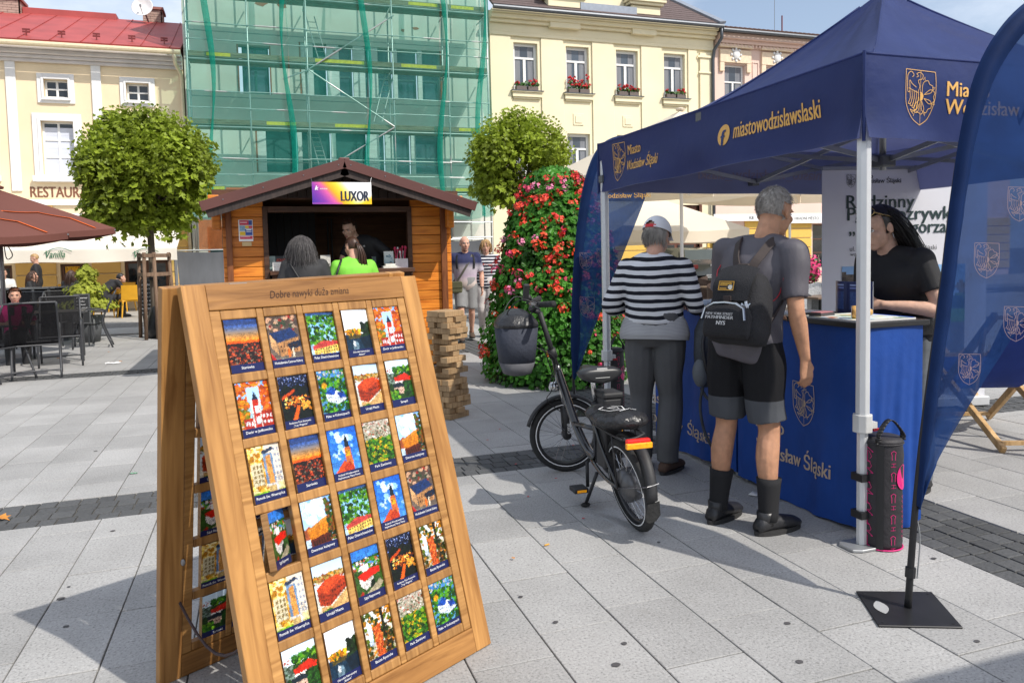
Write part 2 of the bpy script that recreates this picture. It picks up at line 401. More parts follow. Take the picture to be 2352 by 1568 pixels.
def print_sheet(name, pic, o, ux, uy, parent=None, rough=.35, mat=None):
    """a picture on the rectangle from o (top corner) along ux (across) and uy (down)"""
    o, ux, uy = V3(o), V3(ux), V3(uy); off = V3((0, 0, 0)); loc = None
    if parent: off = ROOTW.get(_root(parent).name, off)
    me = pic.mesh(name, lambda u, v: o+ux*u+uy*v-off); me.materials.append(mat or vcol('printed_%d' % int(rough*100), rough))
    return mesh_obj(name, me, parent)
# ================================================================ ground
rnd = random.Random(7)
GRAN = granite('granite_slab', (.345, .34, .335), rnd=.1); GRDK = granite('granite_sett', (.085, .087, .09), .3, 70, .16)
JOINT = M('joint_sand', (.10, .092, .08), .95, var=.3, scale=14, world=True)
g = MB(); g.bb((-140, -60, -.6), (160, 27, -.011)); ground = g.build('plaza_ground', JOINT); tag(ground, kind='structure'); ROOTW[ground.name] = ground.location.copy()
ground['label'] = 'town square paved with pale granite slabs and dark sett bands'
gb = MB(); gb.bb((-300, 27, -.6), (400, 700, -.012)); tag(gb.build('ground', M('far_ground', (.16, .15, .13), .95, scale=.4, world=True)), kind='structure')
BY = [(-1.25, -.78), (4.70, 5.165), (10.9, 11.36), (17.1, 17.57)]; BX = (2.975, 3.525)
xs = [2.975, 2.575, 2.26, 1.93, 1.585, 1.27, .95, .64, .33, .02, -.285, -.59, -.89, -1.19, -1.49]
while xs[-1] > -9: xs.append(xs[-1]-.305)
xr = [3.525]
while xr[-1] < 22: xr.append(xr[-1]+.315)
rows = list(zip(xs[1:], xs[:-1]))+list(zip(xr[:-1], xr[1:]))
KN = {.95: 2.59, 1.27: 2.21, 1.585: 2.445, 1.93: 3.195, 2.26: 1.925}
segs = [(-4, -1.25), (-.78, 4.70), (5.165, 10.9), (11.36, 17.1), (17.57, 19.3)]
slabs = []
for x0, x1 in rows:
    off = KN.get(round(x0, 3), rnd.random()*.48)
    for a, b in segs:
        y = a; k = math.ceil((a-off)/.48+1e-6)
        cuts = [a]
        while off+k*.48 < b:
            c = off+k*.48
            if c-cuts[-1] > .09 and b-c > .09: cuts.append(c)
            k += 1
        cuts.append(b)
        slabs += [(x0, x1, cuts[i], cuts[i+1]) for i in range(len(cuts)-1)]
def seen_area(s):
    P = [pj((x, y, 0)) for x in s[:2] for y in s[2:4]]
    if min(p[2] for p in P) < .8: return 0
    u = [p[0] for p in P]; v = [p[1] for p in P]
    if max(u) < -20 or min(u) > 2370 or max(v) < 0 or min(v) > 1590: return 0
    return (max(u)-min(u))*(max(v)-min(v))
def piece(mb, x0, x1, y0, y1, zt, gap=.0055):
    g2 = gap/2; mb.bb((x0+g2, y0+g2, -.03), (x1-g2, y1-g2, zt))
slabs.sort(key=seen_area, reverse=True)
for s in slabs[:290]:
    b = MB(); piece(b, *s, rnd.uniform(-.0012, .0012)); b.build('slab', GRAN, ground, bevel=.002)
b = MB()
for s in slabs[290:]: piece(b, *s, rnd.uniform(-.001, .001))
o = b.build('slab_field', GRAN, ground); o['kind'] = 'stuff'
# bands of dark setts
near = []; far = MB()
for (a, c) in BY:
    n = 4; h = (c-a)/n
    for r in range(n):
        x = -9+rnd.random()*.1
        while x < 22:
            wd = rnd.uniform(.085, .125); q = (x, x+wd, a+r*h, a+(r+1)*h); x += wd
            if q[1] > BX[0] and q[0] < BX[1]: continue
            if a > 4 and a < 5 and (-1.65 < x < -.45 or 1.1 < x < 2.3): near.append(q)
            else: piece(far, *q, rnd.uniform(-.003, .001), .012)
for r in range(5):
    h = .11; y = -4+rnd.random()*.1
    while y < 19.3:
        wd = rnd.uniform(.085, .125); q = (BX[0]+r*h, BX[0]+(r+1)*h, y, y+wd); y += wd
        if 2.1 < y < 3.7: near.append(q)
        else: piece(far, *q, rnd.uniform(-.003, .001), .012)
for q in near:
    b = MB(); piece(b, *q, rnd.uniform(-.004, .001), .008); b.build('sett', GRDK, ground, bevel=.004)
o = far.build('sett_field', GRDK, ground); o['kind'] = 'stuff'
# street and far pavement with a kerb in front of the houses
k = MB().bb((-40, 19.3, -.03), (60, 19.45, .1)); tag(k.build('kerb', granite('kerb_stone', (.33, .32, .31))), kind='structure')
k = MB().bb((-40, 19.45, -.03), (60, 25.99, .095)); tag(k.build('pavement', granite('pavement_stone', (.36, .34, .31), .3, 40)), kind='structure')
# worn-in gum marks
GUM = M('gum_mark', (.07, .066, .068), .8)
for px, py, r in ((259, 1218, .014), (140, 1373, .017), (158, 1346, .009), (1415, 1525, .018), (1434, 1476, .013), (1196, 1369, .012), (1276, 1427, .012), (1808, 1430, .015), (2145, 1281, .014), (1513, 1244, .01), (152, 1437, .013), (2244, 1471, .012), (220, 1035, .016), (1836, 1518, .016), (1338, 940, .02), (700, 1400, .012)):
    p = at(px, py, Z=.0035); b = MB(); n = 11
    b.add([(p[0]+.8*r*(1+.3*rnd.random())*math.cos(6.283*i/n), p[1]+.8*r*(.8+.3*rnd.random())*math.sin(6.283*i/n), .0035) for i in range(n)], [tuple(range(n))])
    b.build('gum_mark', GUM, ground)
# ================================================================ house fronts
FY = 26.
def fx(px, py=300, Y=FY): return at(px, py, Y=Y)[0]
def fz(px, py, Y=FY): return at(px, py, Y=Y)[2]
def facade(mb, x0, x1, z0, z1, holes, Y=FY, th=.32):
    X = sorted({x0, x1, *[h[0] for h in holes], *[h[1] for h in holes]}); Z = sorted({z0, z1, *[h[2] for h in holes], *[h[3] for h in holes]})
    for j in range(len(Z)-1):
        i = 0
        while i < len(X)-1:
            def hole(i): return any(h[0] <= (X[i]+X[i+1])/2 <= h[1] and h[2] <= (Z[j]+Z[j+1])/2 <= h[3] for h in holes)
            if hole(i): i += 1; continue
            k = i
            while k+1 < len(X)-1 and not hole(k+1): k += 1
            mb.quad((X[i], Y, Z[j]), (X[k+1], Y, Z[j]), (X[k+1], Y, Z[j+1]), (X[i], Y, Z[j+1])); i = k+1
    for a, c, e, f in holes:
        mb.quad((a, Y, e), (a, Y, f), (a, Y+th, f), (a, Y+th, e)); mb.quad((c, Y, e), (c, Y+th, e), (c, Y+th, f), (c, Y, f))
        mb.quad((a, Y, f), (c, Y, f), (c, Y+th, f), (a, Y+th, f)); mb.quad((a, Y, e), (a, Y+th, e), (c, Y+th, e), (c, Y, e))
    mb.quad((x0, Y, z1), (x1, Y, z1), (x1, Y+9, z1), (x0, Y+9, z1)); mb.quad((x0, Y, z0), (x0, Y, z1), (x0, Y+9, z1), (x0, Y+9, z0)); mb.quad((x1, Y, z0), (x1, Y+9, z0), (x1, Y+9, z1), (x1, Y, z1))
WHITE = M('white_window_paint', (.78, .78, .77), .45, var=.05); GLS = glass('window_glass', (.03, .04, .055)); CURT = M('net_curtain', (.20, .21, .235), .9, var=.25, scale=3, stretch=(9, 1, .4))
BROWNF = M('brown_joinery', (.11, .045, .025), .5, var=.2)
def window(par, x0, x1, z0, z1, cols=2, rowsz=(1,), Y=FY+.14, fw=.055, fm=None, gm=None, curtain=False, name='window', blind=None):
    """one window: frame with real panes; rowsz = relative heights of the rows from below"""
    m = MB(); d = .06; gm = gm or GLS
    m.bb((x0, Y, z0), (x0+fw, Y+d, z1)); m.bb((x1-fw, Y, z0), (x1, Y+d, z1)); m.bb((x0+fw, Y, z0), (x1-fw, Y+d, z0+fw)); m.bb((x0+fw, Y, z1-fw), (x1-fw, Y+d, z1))
    w_ = m.build(name, fm or WHITE, par, bevel=.006)
    tot = sum(r if not isinstance(r, tuple) else r[0] for r in rowsz); z = z0+fw; H = z1-z0-2*fw
    for ri, r in enumerate(rowsz):
        c = cols
        if isinstance(r, tuple): r, c = r
        h = H*r/tot; t = fw*.55; W = (x1-x0-2*fw)/c
        if ri: MB().bb((x0+fw, Y-.004, z-t*.7), (x1-fw, Y+d-.01, z+t*.7)).build('transom', fm or WHITE, w_)
        for k in range(c):
            a = x0+fw+k*W
            MB().bb((a, Y+.03, z), (a+W, Y+.036, z+h)).build('pane', gm, w_)
            if k: MB().bb((a-t, Y+.003, z), (a+t, Y+d-.003, z+h)).build('mullion', fm or WHITE, w_)
        z += h
    if blind is not None: MB().bb((x0+fw, Y+.024, z0+fw+(z1-z0)*blind[0]), (x1-fw, Y+.029, z0+fw+(z1-z0)*blind[1])).build('blind', blind[2], w_)
    if curtain:
        for s in (0, 1):
            a, b_ = (x0+fw, x0+(x1-x0)*.33) if not s else (x1-(x1-x0)*.36, x1-fw)
            cb = MB(); cb.grid(lambda u, v: (a+(b_-a)*u, Y+.027+.002*math.sin(u*23), z0+fw+(z1-z0-2*fw)*v), 14, 1); cb.build('curtain', CURT, w_)
    return w_
# ---- cream restaurant house
x0, x1 = -16., fx(430, 300)-.04; EZ = 7.9
h1 = thing('restaurant_house', 'cream house with red sheet metal roof and white window surrounds', 'building', (x0+8, FY, 0))
CREAM = M('cream_render', (.80, .65, .44), .9, var=.09, scale=.8, bump=.1, bscale=60, world=True); WTRIM = M('white_trim', (.76, .75, .74), .8, var=.05, scale=2, world=True)
def pxbox(a, b): return (fx(a[0], (a[1]+b[1])/2), fx(b[0], (a[1]+b[1])/2), fz((a[0]+b[0])/2, b[1]), fz((a[0]+b[0])/2, a[1]))
sm1, sm2 = pxbox((101, 186), (157, 227)), pxbox((290, 189), (344, 230))
SMZ = (sm1[2]+sm2[2])/2, (sm1[3]+sm2[3])/2
bg1, bg2 = pxbox((97, 279), (172, 402)), pxbox((287, 283), (360, 402)); BGZ = (bg1[2], bg1[3])
step = sm2[0]-sm1[0]
cols_ = [(sm1[0]+k*step, sm1[1]+k*step) for k in (-3, -2, -1, 0, 1)]; colb = [(bg1[0]+k*step, bg1[1]+k*step) for k in (-3, -2, -1, 0, 1)]
gfo = [pxbox((140, 606), (205, 690)), pxbox((287, 598), (388, 672)), pxbox((-20, 610), (30, 700)), (-12.5, -10.5, .5, 2.6)]
gfo = [(a, b, .09 if i == 2 else c, d) for i, (a, b, c, d) in enumerate(gfo)]
b = MB(); facade(b, x0, x1, 0, EZ, [(a, c, *SMZ) for a, c in cols_]+[(a, c, *BGZ) for a, c in colb]+gfo); b.build('wall', CREAM, h1)
DKG = glass('dark_glass', (.012, .016, .02)); BLIND = M('window_blind', (.6, .63, .72), .7, var=.12, scale=1, stretch=(.3, 1, 9))
for i, ((a, c), (d, e)) in enumerate(zip(cols_, colb)):
    for (p, q, r, s, k) in ((a, c, *SMZ, 0), (d, e, *BGZ, 1)):
        t = .17 if not k else .22
        m = MB(); y = FY-.05
        m.bb((p-t, y, r-t), (p, FY+.02, s+t)); m.bb((q, y, r-t), (q+t, FY+.02, s+t)); m.bb((p, y, s), (q, FY+.02, s+t)); m.bb((p, y, r-t), (q, FY+.02, r))
        m.bb((p-t*.35, y-.03, r-t*.1), (p, y, s+t*.4)); m.bb((q, y-.03, r-t*.1), (q+t*.35, y, s+t*.4)); m.bb((p, y-.03, s), (q, y, s+t*.4))
        m.build('window_surround', WTRIM, h1, bevel=.008)
        if not k: window(h1, p, q, r, s, 2, (1, 1), gm=DKG)
        else:
            window(h1, p, q, r, s, 2, (1, 1.05, 1), gm=DKG, blind=(.0, .86, BLIND))
        MB().bb((p-.06-.2*k, FY-.13-.05*k, r-.09-.12*k), (q+.06+.2*k, FY, r-.04)).build('window_sill', WTRIM, h1, bevel=.01)
for px in (26, 222):
    xa = fx(px, 200)
    for k in ((-2, -1, 0) if px < 100 else (0,)): MB().bb((xa-.13+k*step, FY-.06, 3.7), (xa+.13+k*step, FY, EZ-.42)).build('pilaster', WTRIM, h1, bevel=.01)
m = MB()
for zz, pr, hh in ((EZ-.42, .12, .1), (EZ-.32, .22, .1), (EZ-.22, .34, .12), (EZ-.10, .46, .1)): m.bb((x0, FY-pr, zz), (x1, FY, zz+hh-.004))
m.build('cornice', M('cornice_paint', (.62, .58, .56), .8, world=True, scale=2), h1, bevel=.012)
m = MB(); m.bb((x0, FY-.09, 3.28), (x1, FY, 3.45)); m.build('string_course', WTRIM, h1, bevel=.01)
ltr = MB(); za = fz(120, 453)
lettering(ltr, 'RESTAURACE', (fx(70, 440), FY-.012, za), (1, 0, 0), (0, 0, 1), fz(120, 428)-za, width=fx(233, 440)-fx(70, 440), bold=.012)
ltr.build('lettering', M('brown_letters', (.19, .075, .04), .6), h1)
RED = M('red_sheet_metal', (.36, .06, .055), .55, metal=.0, var=.22, scale=1.1, bump=.08, bscale=3, world=True, spec=.5)
RY = FY+5.2; RZ = at(300, 50, Y=RY)[2]; E0 = V3((0, FY-.55, EZ+.06))
m = MB(); m.bb((x0, RY, EZ), (x1, RY+.1, EZ+.1)); m.v = []; m.f = []; m.mi = []
sl = V3((0, RY-E0[1], RZ-E0[2])); nn = V3((0, -sl[2], sl[1])).normalized()
m.prism([(0, 0), (x1-x0, 0), (x1-x0, 1), (0, 1)], (x0, E0[1], E0[2]), (1, 0, 0), sl, .06, nn); m.quad((x0, RY, RZ), (x1, RY, RZ), (x1, RY+5, EZ), (x0, RY+5, EZ)); roof = m.build('roof', RED, h1)
x = x1-.3
while x > x0:
    MB().beam(V3((x, E0[1], E0[2]))+nn*.072, V3((x-.1, RY, RZ))+nn*.072, .025, .03, nn).build('roof_seam', RED, roof); x -= .8
for px in (55, 137, 218, 300, 375):
    p = V3((fx(px, 98, FY-.3), 0, 0)); q = V3((p[0], E0[1], E0[2]))+sl*.1+nn*.06
    s = MB(); s.box(q+V3((0, 0, .1)), (.03, .04, .2)); s.box(q+V3((0, 0, .18)), (.2, .03, .045)); s.box(q+V3((0, 0, .11)), (.2, .03, .045)); s.build('snow_guard', M('rusty_red', (.16, .02, .02), .7), roof)
m = MB(); m.tube([(x0, FY-.62, EZ-.02), (x1, FY-.62, EZ-.02)], .075, 10); m.build('gutter', M('cream_gutter', (.66, .55, .37), .5, world=True), h1)
m = MB(); pd = fx(415, 200); m.tube([(pd-.1, FY-.62, EZ-.08), (pd-.08, FY-.5, EZ-.35), (pd+.05, FY-.16, EZ-.6), (pd+.05, FY-.12, EZ-1), (pd+.05, FY-.12, .1)], .055, 10); m.build('downpipe', MATS['cream_gutter'], h1, True)
y_ = RY-.3; a, c = at(45, 55, Y=y_), at(266, 20, Y=y_)
MB().bb((a[0]+.1, y_, at(150, 50, Y=y_)[2]-.4), (c[0], y_+1.2, at(150, 23, Y=y_)[2])).build('roof_parapet', RED, roof, bevel=.02)
BRK = M('chimney_brick', (.42, .30, .25), .9, var=.2, scale=6, rnd=.15)
def chimney(px0, px1, py0, py1, Y, nm='chimney'):
    p, q = at(px0, py1, Y=Y), at(px1, py0, Y=Y); par = MB().bb((p[0]+.02, Y+.02, p[2]-.8), (q[0]-.02, Y+.78, q[2])).build(nm, M('chimney_mortar', (.45, .42, .4), .95), roof)
    z = p[2]-.6; r = 0
    bw = .26; bh = .085
    while z < q[2]-.1:
        x = p[0]-(.13 if r % 2 else 0)
        while x < q[0]:
            xa, xb = max(x, p[0]), min(x+bw-.012, q[0])
            if xb-xa > .04: CHB.append(((xa, Y, z), (xb, Y+.04, z+bh-.012)))
            x += bw
        yy = Y
        while yy < Y+.8:
            CHB.append(((q[0]-.04+.001*(r % 2), yy, z), (q[0], min(yy+bw-.012, Y+.8), z+bh-.012))); yy += bw
        z += bh; r += 1
    m = MB(); m.bb((p[0]-.06, Y-.06, q[2]-.09), (q[0]+.06, Y+.86, q[2])); m.build('chimney_cap', M('chimney_cap', (.3, .12, .1), .8), roof)
CHB = []; chimney(-12, 44, -6, 37, y_-.2); n0 = len(CHB); chimney(329, 371, 18, 58, y_+.1)
m = MB()
for a, c in CHB: m.bb(a, c)
m.build('chimney_brickwork', BRK, roof)['kind'] = 'stuff'
dc = at(329, 20, Y=y_-.5); m = MB(); ax = V3((-.2, -.93, .3)); m.lathe([(.02, .0), (.16, .015), (.28, .05), (.36, .1), (.37, .115), (.35, .11), (.26, .06), (.14, .03), (.01, .015)], dc, 24, ax)
ds = m.build('satellite_dish', M('dish_paint', (.72, .72, .72), .4), roof, True); m = MB(); m.tube([dc+V3((0, -.1, -.3)), dc+ax*.3+V3((0, 0, -.1))], .012, 6); m.box(dc+ax*.3+V3((0, 0, -.08)), (.06, .1, .06)); m.tube([dc, dc+V3((.15, .55, -.5))], .03, 6); m.build('dish_arm', M('grey_metal', (.25, .25, .26), .4, .8), ds)
# ground floor: grooved render, brown shopfront
OCH = M('ochre_render', (.74, .47, .15), .9, var=.07, scale=1.5, world=True)
spans = []; xx = x0
for hh in sorted(gfo): spans.append((xx, hh[0]-.1)); xx = hh[1]+.1
spans.append((xx, x1))
z = .45
while z < 3.2:
    for a, c in spans: MB().bb((a, FY-.05, z), (c, FY, z+.35)).build('rendered_course', OCH, h1, bevel=.012)
    z += .38
for i, (a, c, d, e) in enumerate(gfo):
    w_ = window(h1, a, c, d, e, 1 if i == 0 else 2, (1,) if i else (1.4, 1), Y=FY+.1, fw=.09, fm=BROWNF, gm=DKG, name='door' if i == 2 else 'shop_window')
p = pxbox((139, 612), (190, 658)); pc = Pic(30, 24, 'e8b012', 'd89a08', 3); pc.scat(0, 0, 1, 1, 26, .07, ['b07c10', 'f2d060', '8a5a10'], .05, 1)
print_sheet('window_poster', pc, (p[0]+.12, FY+.096, p[3]), (p[1]-p[0]-.2, 0, 0), (0, 0, p[2]-p[3]), h1)
# awning with its valance
AY = 23.3; zt = fz(200, 497); zb = at(100, 574, Y=AY)[2]; zv = at(100, 604, Y=AY)[2]; ax0, ax1 = -14., at(406, 570, Y=AY)[0]
aw = thing('awning', 'long off-white folding awning lettered in green over the terrace', 'awning', (ax0+6, FY, 0))
AWN = cloth2('awning_cloth', (.84, .78, .68), .22, .8, .05, .6)
def awf(u, v): x = ax0+(ax1-ax0)*u; return V3((x, FY-.05+(AY-FY+.05)*v, zt+(zb-zt)*v-.10*math.sin(math.pi*v)+.012*math.sin(x*4)*v))
m = MB(); m.grid(awf, 60, 8); m.build('canopy_cloth', AWN, aw, True)
def vaf(u, v): x = ax0+(ax1-ax0)*u; return V3((x, AY-.02+.025*math.sin(x*5)*v, zb+(zv-zb)*v+.02*math.sin(x*2.1+1)*v))
m = MB(); m.grid(vaf, 120, 4); m.build('valance', AWN, aw, True)
m = MB(); m.bb((ax0, AY-.01, zb-.05), (ax1, AY+.06, zb+.04)); m.bb((ax0, FY-.12, zt-.1), (ax1, FY-.02, zt+.08)); m.build('front_bar', WTRIM, aw)
m = MB(); m.tube([(ax1-.06, AY+.05, zb), (ax1-.06, AY+.05, .1)], .035, 8); m.build('support_post', MATS['grey_metal'], aw)
VGR = M('green_letters', (.01, .12, .05), .6)
for px0, px1 in ((106, 150), (309, 352), (-97, -53)):
    m = MB(); a = at(px0, 594, Y=AY-.06); c = at(px1, 594, Y=AY-.06); lettering(m, 'Vanilla', (a[0], AY-.06, a[2]+.02), (1, 0, 0), (0, 0, 1), .2, width=c[0]-a[0], shear=.35, bold=.006)
    ribbon(m, crom([(-.05, .12), (.18, .24), (.4, .25), (.62, .16)], 4), (a[0], AY-.06, a[2]+.02), (1, 0, 0), (0, 0, 1), .018); m.build('lettering', VGR, aw)
# ---- house under repair
xa, xb = fx(430, 300), fx(1127, 300); HT = 12.8
h2 = thing('house_under_repair', 'grey plastered house with stripped window openings behind scaffolding', 'building', ((xa+xb)/2, FY, 0))
PLS = M('raw_plaster', (.66, .64, .57), .95, var=.14, scale=.7, bump=.15, bscale=12, world=True)
def hb(a, b_): return pxbox(a, b_)
hol = [hb((549, 104), (620, 216)), hb((692, 108), (1012, 226)), hb((592, 304), (1012, 398)), (xa+.5, xa+1.7, .1, 2.6), (4, 6.6, .1, 2.7), hb((708, -75), (758, 17))]
b = MB(); facade(b, xa, xb, 0, HT, hol, th=.4); b.build('wall', PLS, h2)
TEAL = M('boarded_opening', (.02, .075, .075), .7, var=.3, scale=1, world=True); STY = M('foam_strip', (.66, .68, .66), .85, var=.2, scale=2, stretch=(1, 1, 8))
PLG = glass('dull_glass', (.05, .09, .12), .15); RB = M('raw_brick_edge', (.36, .13, .07), .95)
for i, (a, c, d, e) in enumerate(hol):
    if i in (0, 5): window(h2, a+.1, c-.03, d+.03, e-.03, 2, (1, .8), Y=FY+.2, gm=PLG, fm=TEAL)
    elif i in (1, 2):
        edges = [(692, 752, 1), (752, 812, 0), (812, 850, 0), (850, 903, 0), (903, 960, 0), (960, 1012, 0)] if i == 1 else [(592, 684, 1), (684, 762, 1), (762, 845, 1), (845, 886, 0), (886, 945, 0), (945, 1012, 0)]
        py = 165 if i == 1 else 350
        for p, q, dark in edges:
            u, v = fx(p, py)+.03, fx(q, py)-.03
            if dark: MB().bb((u, FY+.22, d), (v, FY+.26, e)).build('boarding', TEAL, h2)
            else: window(h2, u, v, d+.03, e-.03, 1, (1, 1.5), Y=FY+.2, gm=PLG, fm=M('grey_sash', (.2, .25, .27), .5))
            MB().bb((u-.03, FY+.02, d+.01), (u+.12+.12*(p % 3), FY+.2, e-.01)).build('foam_strip', STY, h2)
    else: MB().bb((a, FY+.25, d), (c, FY+.3, e)).build('boarding', TEAL, h2)
    MB().bb((a-.05, FY-.006, d), (a+.003, FY+.1, e)).build('brick_reveal', RB, h2); MB().bb((c-.003, FY-.006, d), (c+.04, FY+.1, e)).build('brick_reveal', RB, h2)
for px, py, w_, h_ in ((600, 7, .5, .25), (648, 14, .35, .2), (955, 66, .3, .1), (768, 118, .2, .06), (925, 70, .15, .12)):
    p = at(px, py, Y=FY-.004); n = 9; m = MB(); m.add([(p[0]+w_*.5*math.cos(6.28*i/n)*(.6+.5*rnd.random()), FY-.004, p[2]+h_*.5*math.sin(6.28*i/n)*(.6+.5*rnd.random())) for i in range(n)], [tuple(range(n))]); m.build('plaster_scar', RB, h2)
# ---- scaffold
SY0, SY1 = 24.7, 25.5
STL = M('galvanised_tube', (.42, .44, .43), .4, .6, var=.15, scale=4); PLK = wood('weathered_plank', (.13, .10, .06), (.3, .26, .18), (1, 8, 14), 2, .9, world=False); YEL = M('yellow_stencil', (.62, .50, .02), .8, var=.3, scale=12)
sca = thing('scaffold', 'steel tube scaffold with plank decks in front of the grey house', 'scaffold', (3, SY0, 0))
SX = [at(p, 200, Y=SY0)[0] for p in (433, 573, 708, 904, 1031, 1121)]
dz = at(708, 293, Y=SY0)[2]; DZ = [dz-4, dz-2, dz, dz+2, dz+4, dz+6]
for x in SX:
    for y in (SY0, SY1): MB().tube([(x, y, .1), (x, y, DZ[-1]+.6)], .026, 8).build('standard', STL, sca, True)
    for z in DZ[:5]: MB().tube([(x, SY0, z-.06), (x, SY1+.4, z-.06)], .022, 6).build('transom_tube', STL, sca)
for k, z in enumerate(DZ[:5]):
    for i in range(len(SX)-1):
        a, c = SX[i], SX[i+1]
        if k == 0 and i < 4: continue
        for hh in (.5, 1.0): MB().tube([(a-.03, SY0-.03, z+hh+rnd.uniform(-.02, .02)), (c+.03, SY0-.03, z+hh+rnd.uniform(-.02, .02))], .02, 6).build('guard_rail', STL, sca)
        if k in (0, 1) or True: MB().tube([(a, SY1, z+1.0), (c, SY1, z+1.0)], .018, 6).build('guard_rail', STL, sca)
        MB().tube([(a, SY0, z-.06), (c, SY0, z-.06)], .024, 6).build('ledger', STL, sca)
        for q in (0, 1): MB().bb((a+.02, SY0+.05+q*.36, z-.035), (c-.02, SY0+.39+q*.36, z+.012)).build('deck_plank', PLK, sca)
        tb = MB().bb((a+.03, SY0-.002, z+.014), (c-.03, SY0+.03, z+.165)).build('toe_board', PLK, sca)
        if (i+k*2) % 3 != 1:
            u = a+(c-a)*(.08+.25*rnd.random()); MB().bb((u, SY0-.006, z+.04), (u+(c-a)*(.3+.35*rnd.random()), SY0-.0025, z+.14)).build('yellow_mark', YEL, tb)
for p, q in (((904, 36), (708, 160)), ((708, 160), (906, 291)), ((906, 293), (775, 372)), ((712, 160), (650, 182))):
    MB().tube([at(*p, Y=SY0-.06), at(*q, Y=SY0-.06)], .022, 6).build('diagonal_brace', STL, sca)
for p, q in (((712, 38), (744, 146)), ((895, 170), (868, 280)), ((719, 296), (742, 378))):
    l = MB(); A_, B_ = at(*p, Y=SY1-.2), at(*q, Y=SY1-.5)
    for s in (-.13, .13): l.tube([A_+V3((s, 0, 0)), B_+V3((s, 0, 0))], .018, 6)
    for t in range(1, 8): l.tube([A_.lerp(B_, t/8)+V3((-.13, 0, 0)), A_.lerp(B_, t/8)+V3((.13, 0, 0))], .012, 5)
    l.build('ladder', STL, sca)
nets = thing('scaffold_net', 'sheer green debris net hung over the scaffold', 'net', (3, SY0-.1, 0))
NET = sheer('green_net', (.04, .33, .27), .72, (.84, .99, .95), scale=3); NETD = sheer('green_net_fold', (.0, .27, .20), .38, (.5, .85, .75), scale=6)
nb = at(1060, 497, Y=SY0)[2]; nt_ = DZ[-1]+.5
def netf(xL, xR, ph):
    def f(u, v):
        x = xL+(xR-xL)*u; z = nb+(nt_-nb)*v
        return V3((x+.03*math.sin(z*1.7+ph), SY0-.09+.05*math.sin(x*3.1+z*.7+ph)+.03*math.sin(z*3.1+x), z+(.12*math.sin(x*2+ph) if v == 0 else 0)))
    return f
px_n = [at(p, 200, Y=SY0)[0] for p in (431, 664, 842, 1014, 1123)]
for i in range(4): m = MB(); m.grid(netf(px_n[i], px_n[i+1]-.01, 1.3*i), 22, 40); m.build('net_sheet', NET, nets, True)
for i, (pt, pb) in enumerate(((473, 492), (648, 672), (832, 850), (1018, 1014), (1108, 1098))):
    m = MB(); xt, xl = at(pt, 0, Y=SY0)[0], at(pb, 400, Y=SY0)[0]; wv = rnd.random()*6
    def fo(u, v):
        x = xt+(xl-xt)*v+.12*math.sin(v*9+wv)+(u-.5)*(.05+.14*abs(math.sin(v*5+wv))); return V3((x, SY0-.17-.03*math.sin(u*3.1), nt_+(nb-nt_)*v))
    m.grid(fo, 3, 40); m.build('net_fold', NETD, nets, True)
m = MB(); m.grid(lambda u, v: V3((px_n[-1]+.06+.12*u*math.sin(v*14)**2+.05*math.sin(v*7), SY0-.05+1.2*u, nb+(nt_-nb)*v)), 4, 50); m.build('net_sheet', NET, nets, True)
m = MB(); m.grid(lambda u, v: V3((px_n[0]-.03-.05*math.sin(v*17)*u, SY0-.05+1.1*u, nb+(nt_-nb)*v)), 4, 50); m.build('net_sheet', NET, nets, True)
# site hoarding covered with dark mesh
HY = 23.9; hd = thing('site_hoarding', 'dark grey mesh sheet over the fence at the scaffold foot', 'hoarding', (1, HY, .1))
for px0, px1, py0 in ((404, 560, 577), (1000, 1110, 552)):
    a, c = at(px0, py0, Y=HY), at(px1, py0, Y=HY); m = MB(); m.grid(lambda u, v: V3((a[0]+(c[0]-a[0])*u+(.1*(1-u)*v if px0 < 900 else 0), HY+.04*math.sin(u*9+v*3)+.03*math.sin(v*8), a[2]*(1-v)+.1*v-.05*math.sin(math.pi*u)*(1-v))), 24, 10)
    m.build('mesh_sheet', M('grey_mesh', (.10, .105, .115), .85, scale=2, stretch=(3, 1, 1)), hd, True)
    m = MB(); m.tube([(a[0], HY+.05, a[2]+.02), (c[0], HY+.05, a[2]+.02)], .02, 6); m.tube([(a[0], HY+.06, .1), (a[0], HY+.06, a[2]+.04)], .022, 6); m.build('fence_rail', STL, hd)
a, c = at(455, 505, Y=24.2), at(512, 575, Y=24.2); m = MB(); m.grid(lambda u, v: V3((a[0]+(c[0]-a[0])*u, 24.2+.1*math.sin(u*7+v*5), a[2]+(c[2]-a[2])*v)), 12, 10)
tag(m.build('orange_net', sheer('orange_net', (.5, .16, .05), .45, (1, .7, .5)), None, True), 'torn orange netting hanging beside the grey mesh hoarding', 'net')
# ================================================================ yellow house
ya, yb = fx(1128, 300), fx(1638, 300); YE = 10.15
h3 = thing('yellow_house', 'pale yellow house with window bays, gabled dormer and shingle roof', 'building', ((ya+yb)/2, FY, 0))
YEW = M('yellow_render', (.80, .715, .50), .9, var=.08, scale=.7, bump=.08, bscale=50, world=True)
upx = [(1180, 1237), (1300, 1358), (1415, 1468), (1525, 1575)]
UX = [(fx(a, 150), fx(b_, 150)) for a, b_ in upx]; UZ = (7.42, 9.1); LZ = (4.15, 5.93)
W_ = .92; UX = [(a, a+W_) for a, _ in UX]; DX = UX[1][0]-UX[0][0]
door_x = (fx(1505, 570), fx(1606, 570)); gh = [(*door_x, .1, 3.3), (ya+.6, ya+2.6, .6, 3.0), (ya+3.4, ya+4.6, .1, 3.0)]
hol = [(a, b_, *UZ) for a, b_ in UX]+[(a, b_, *LZ) for a, b_ in UX]+gh
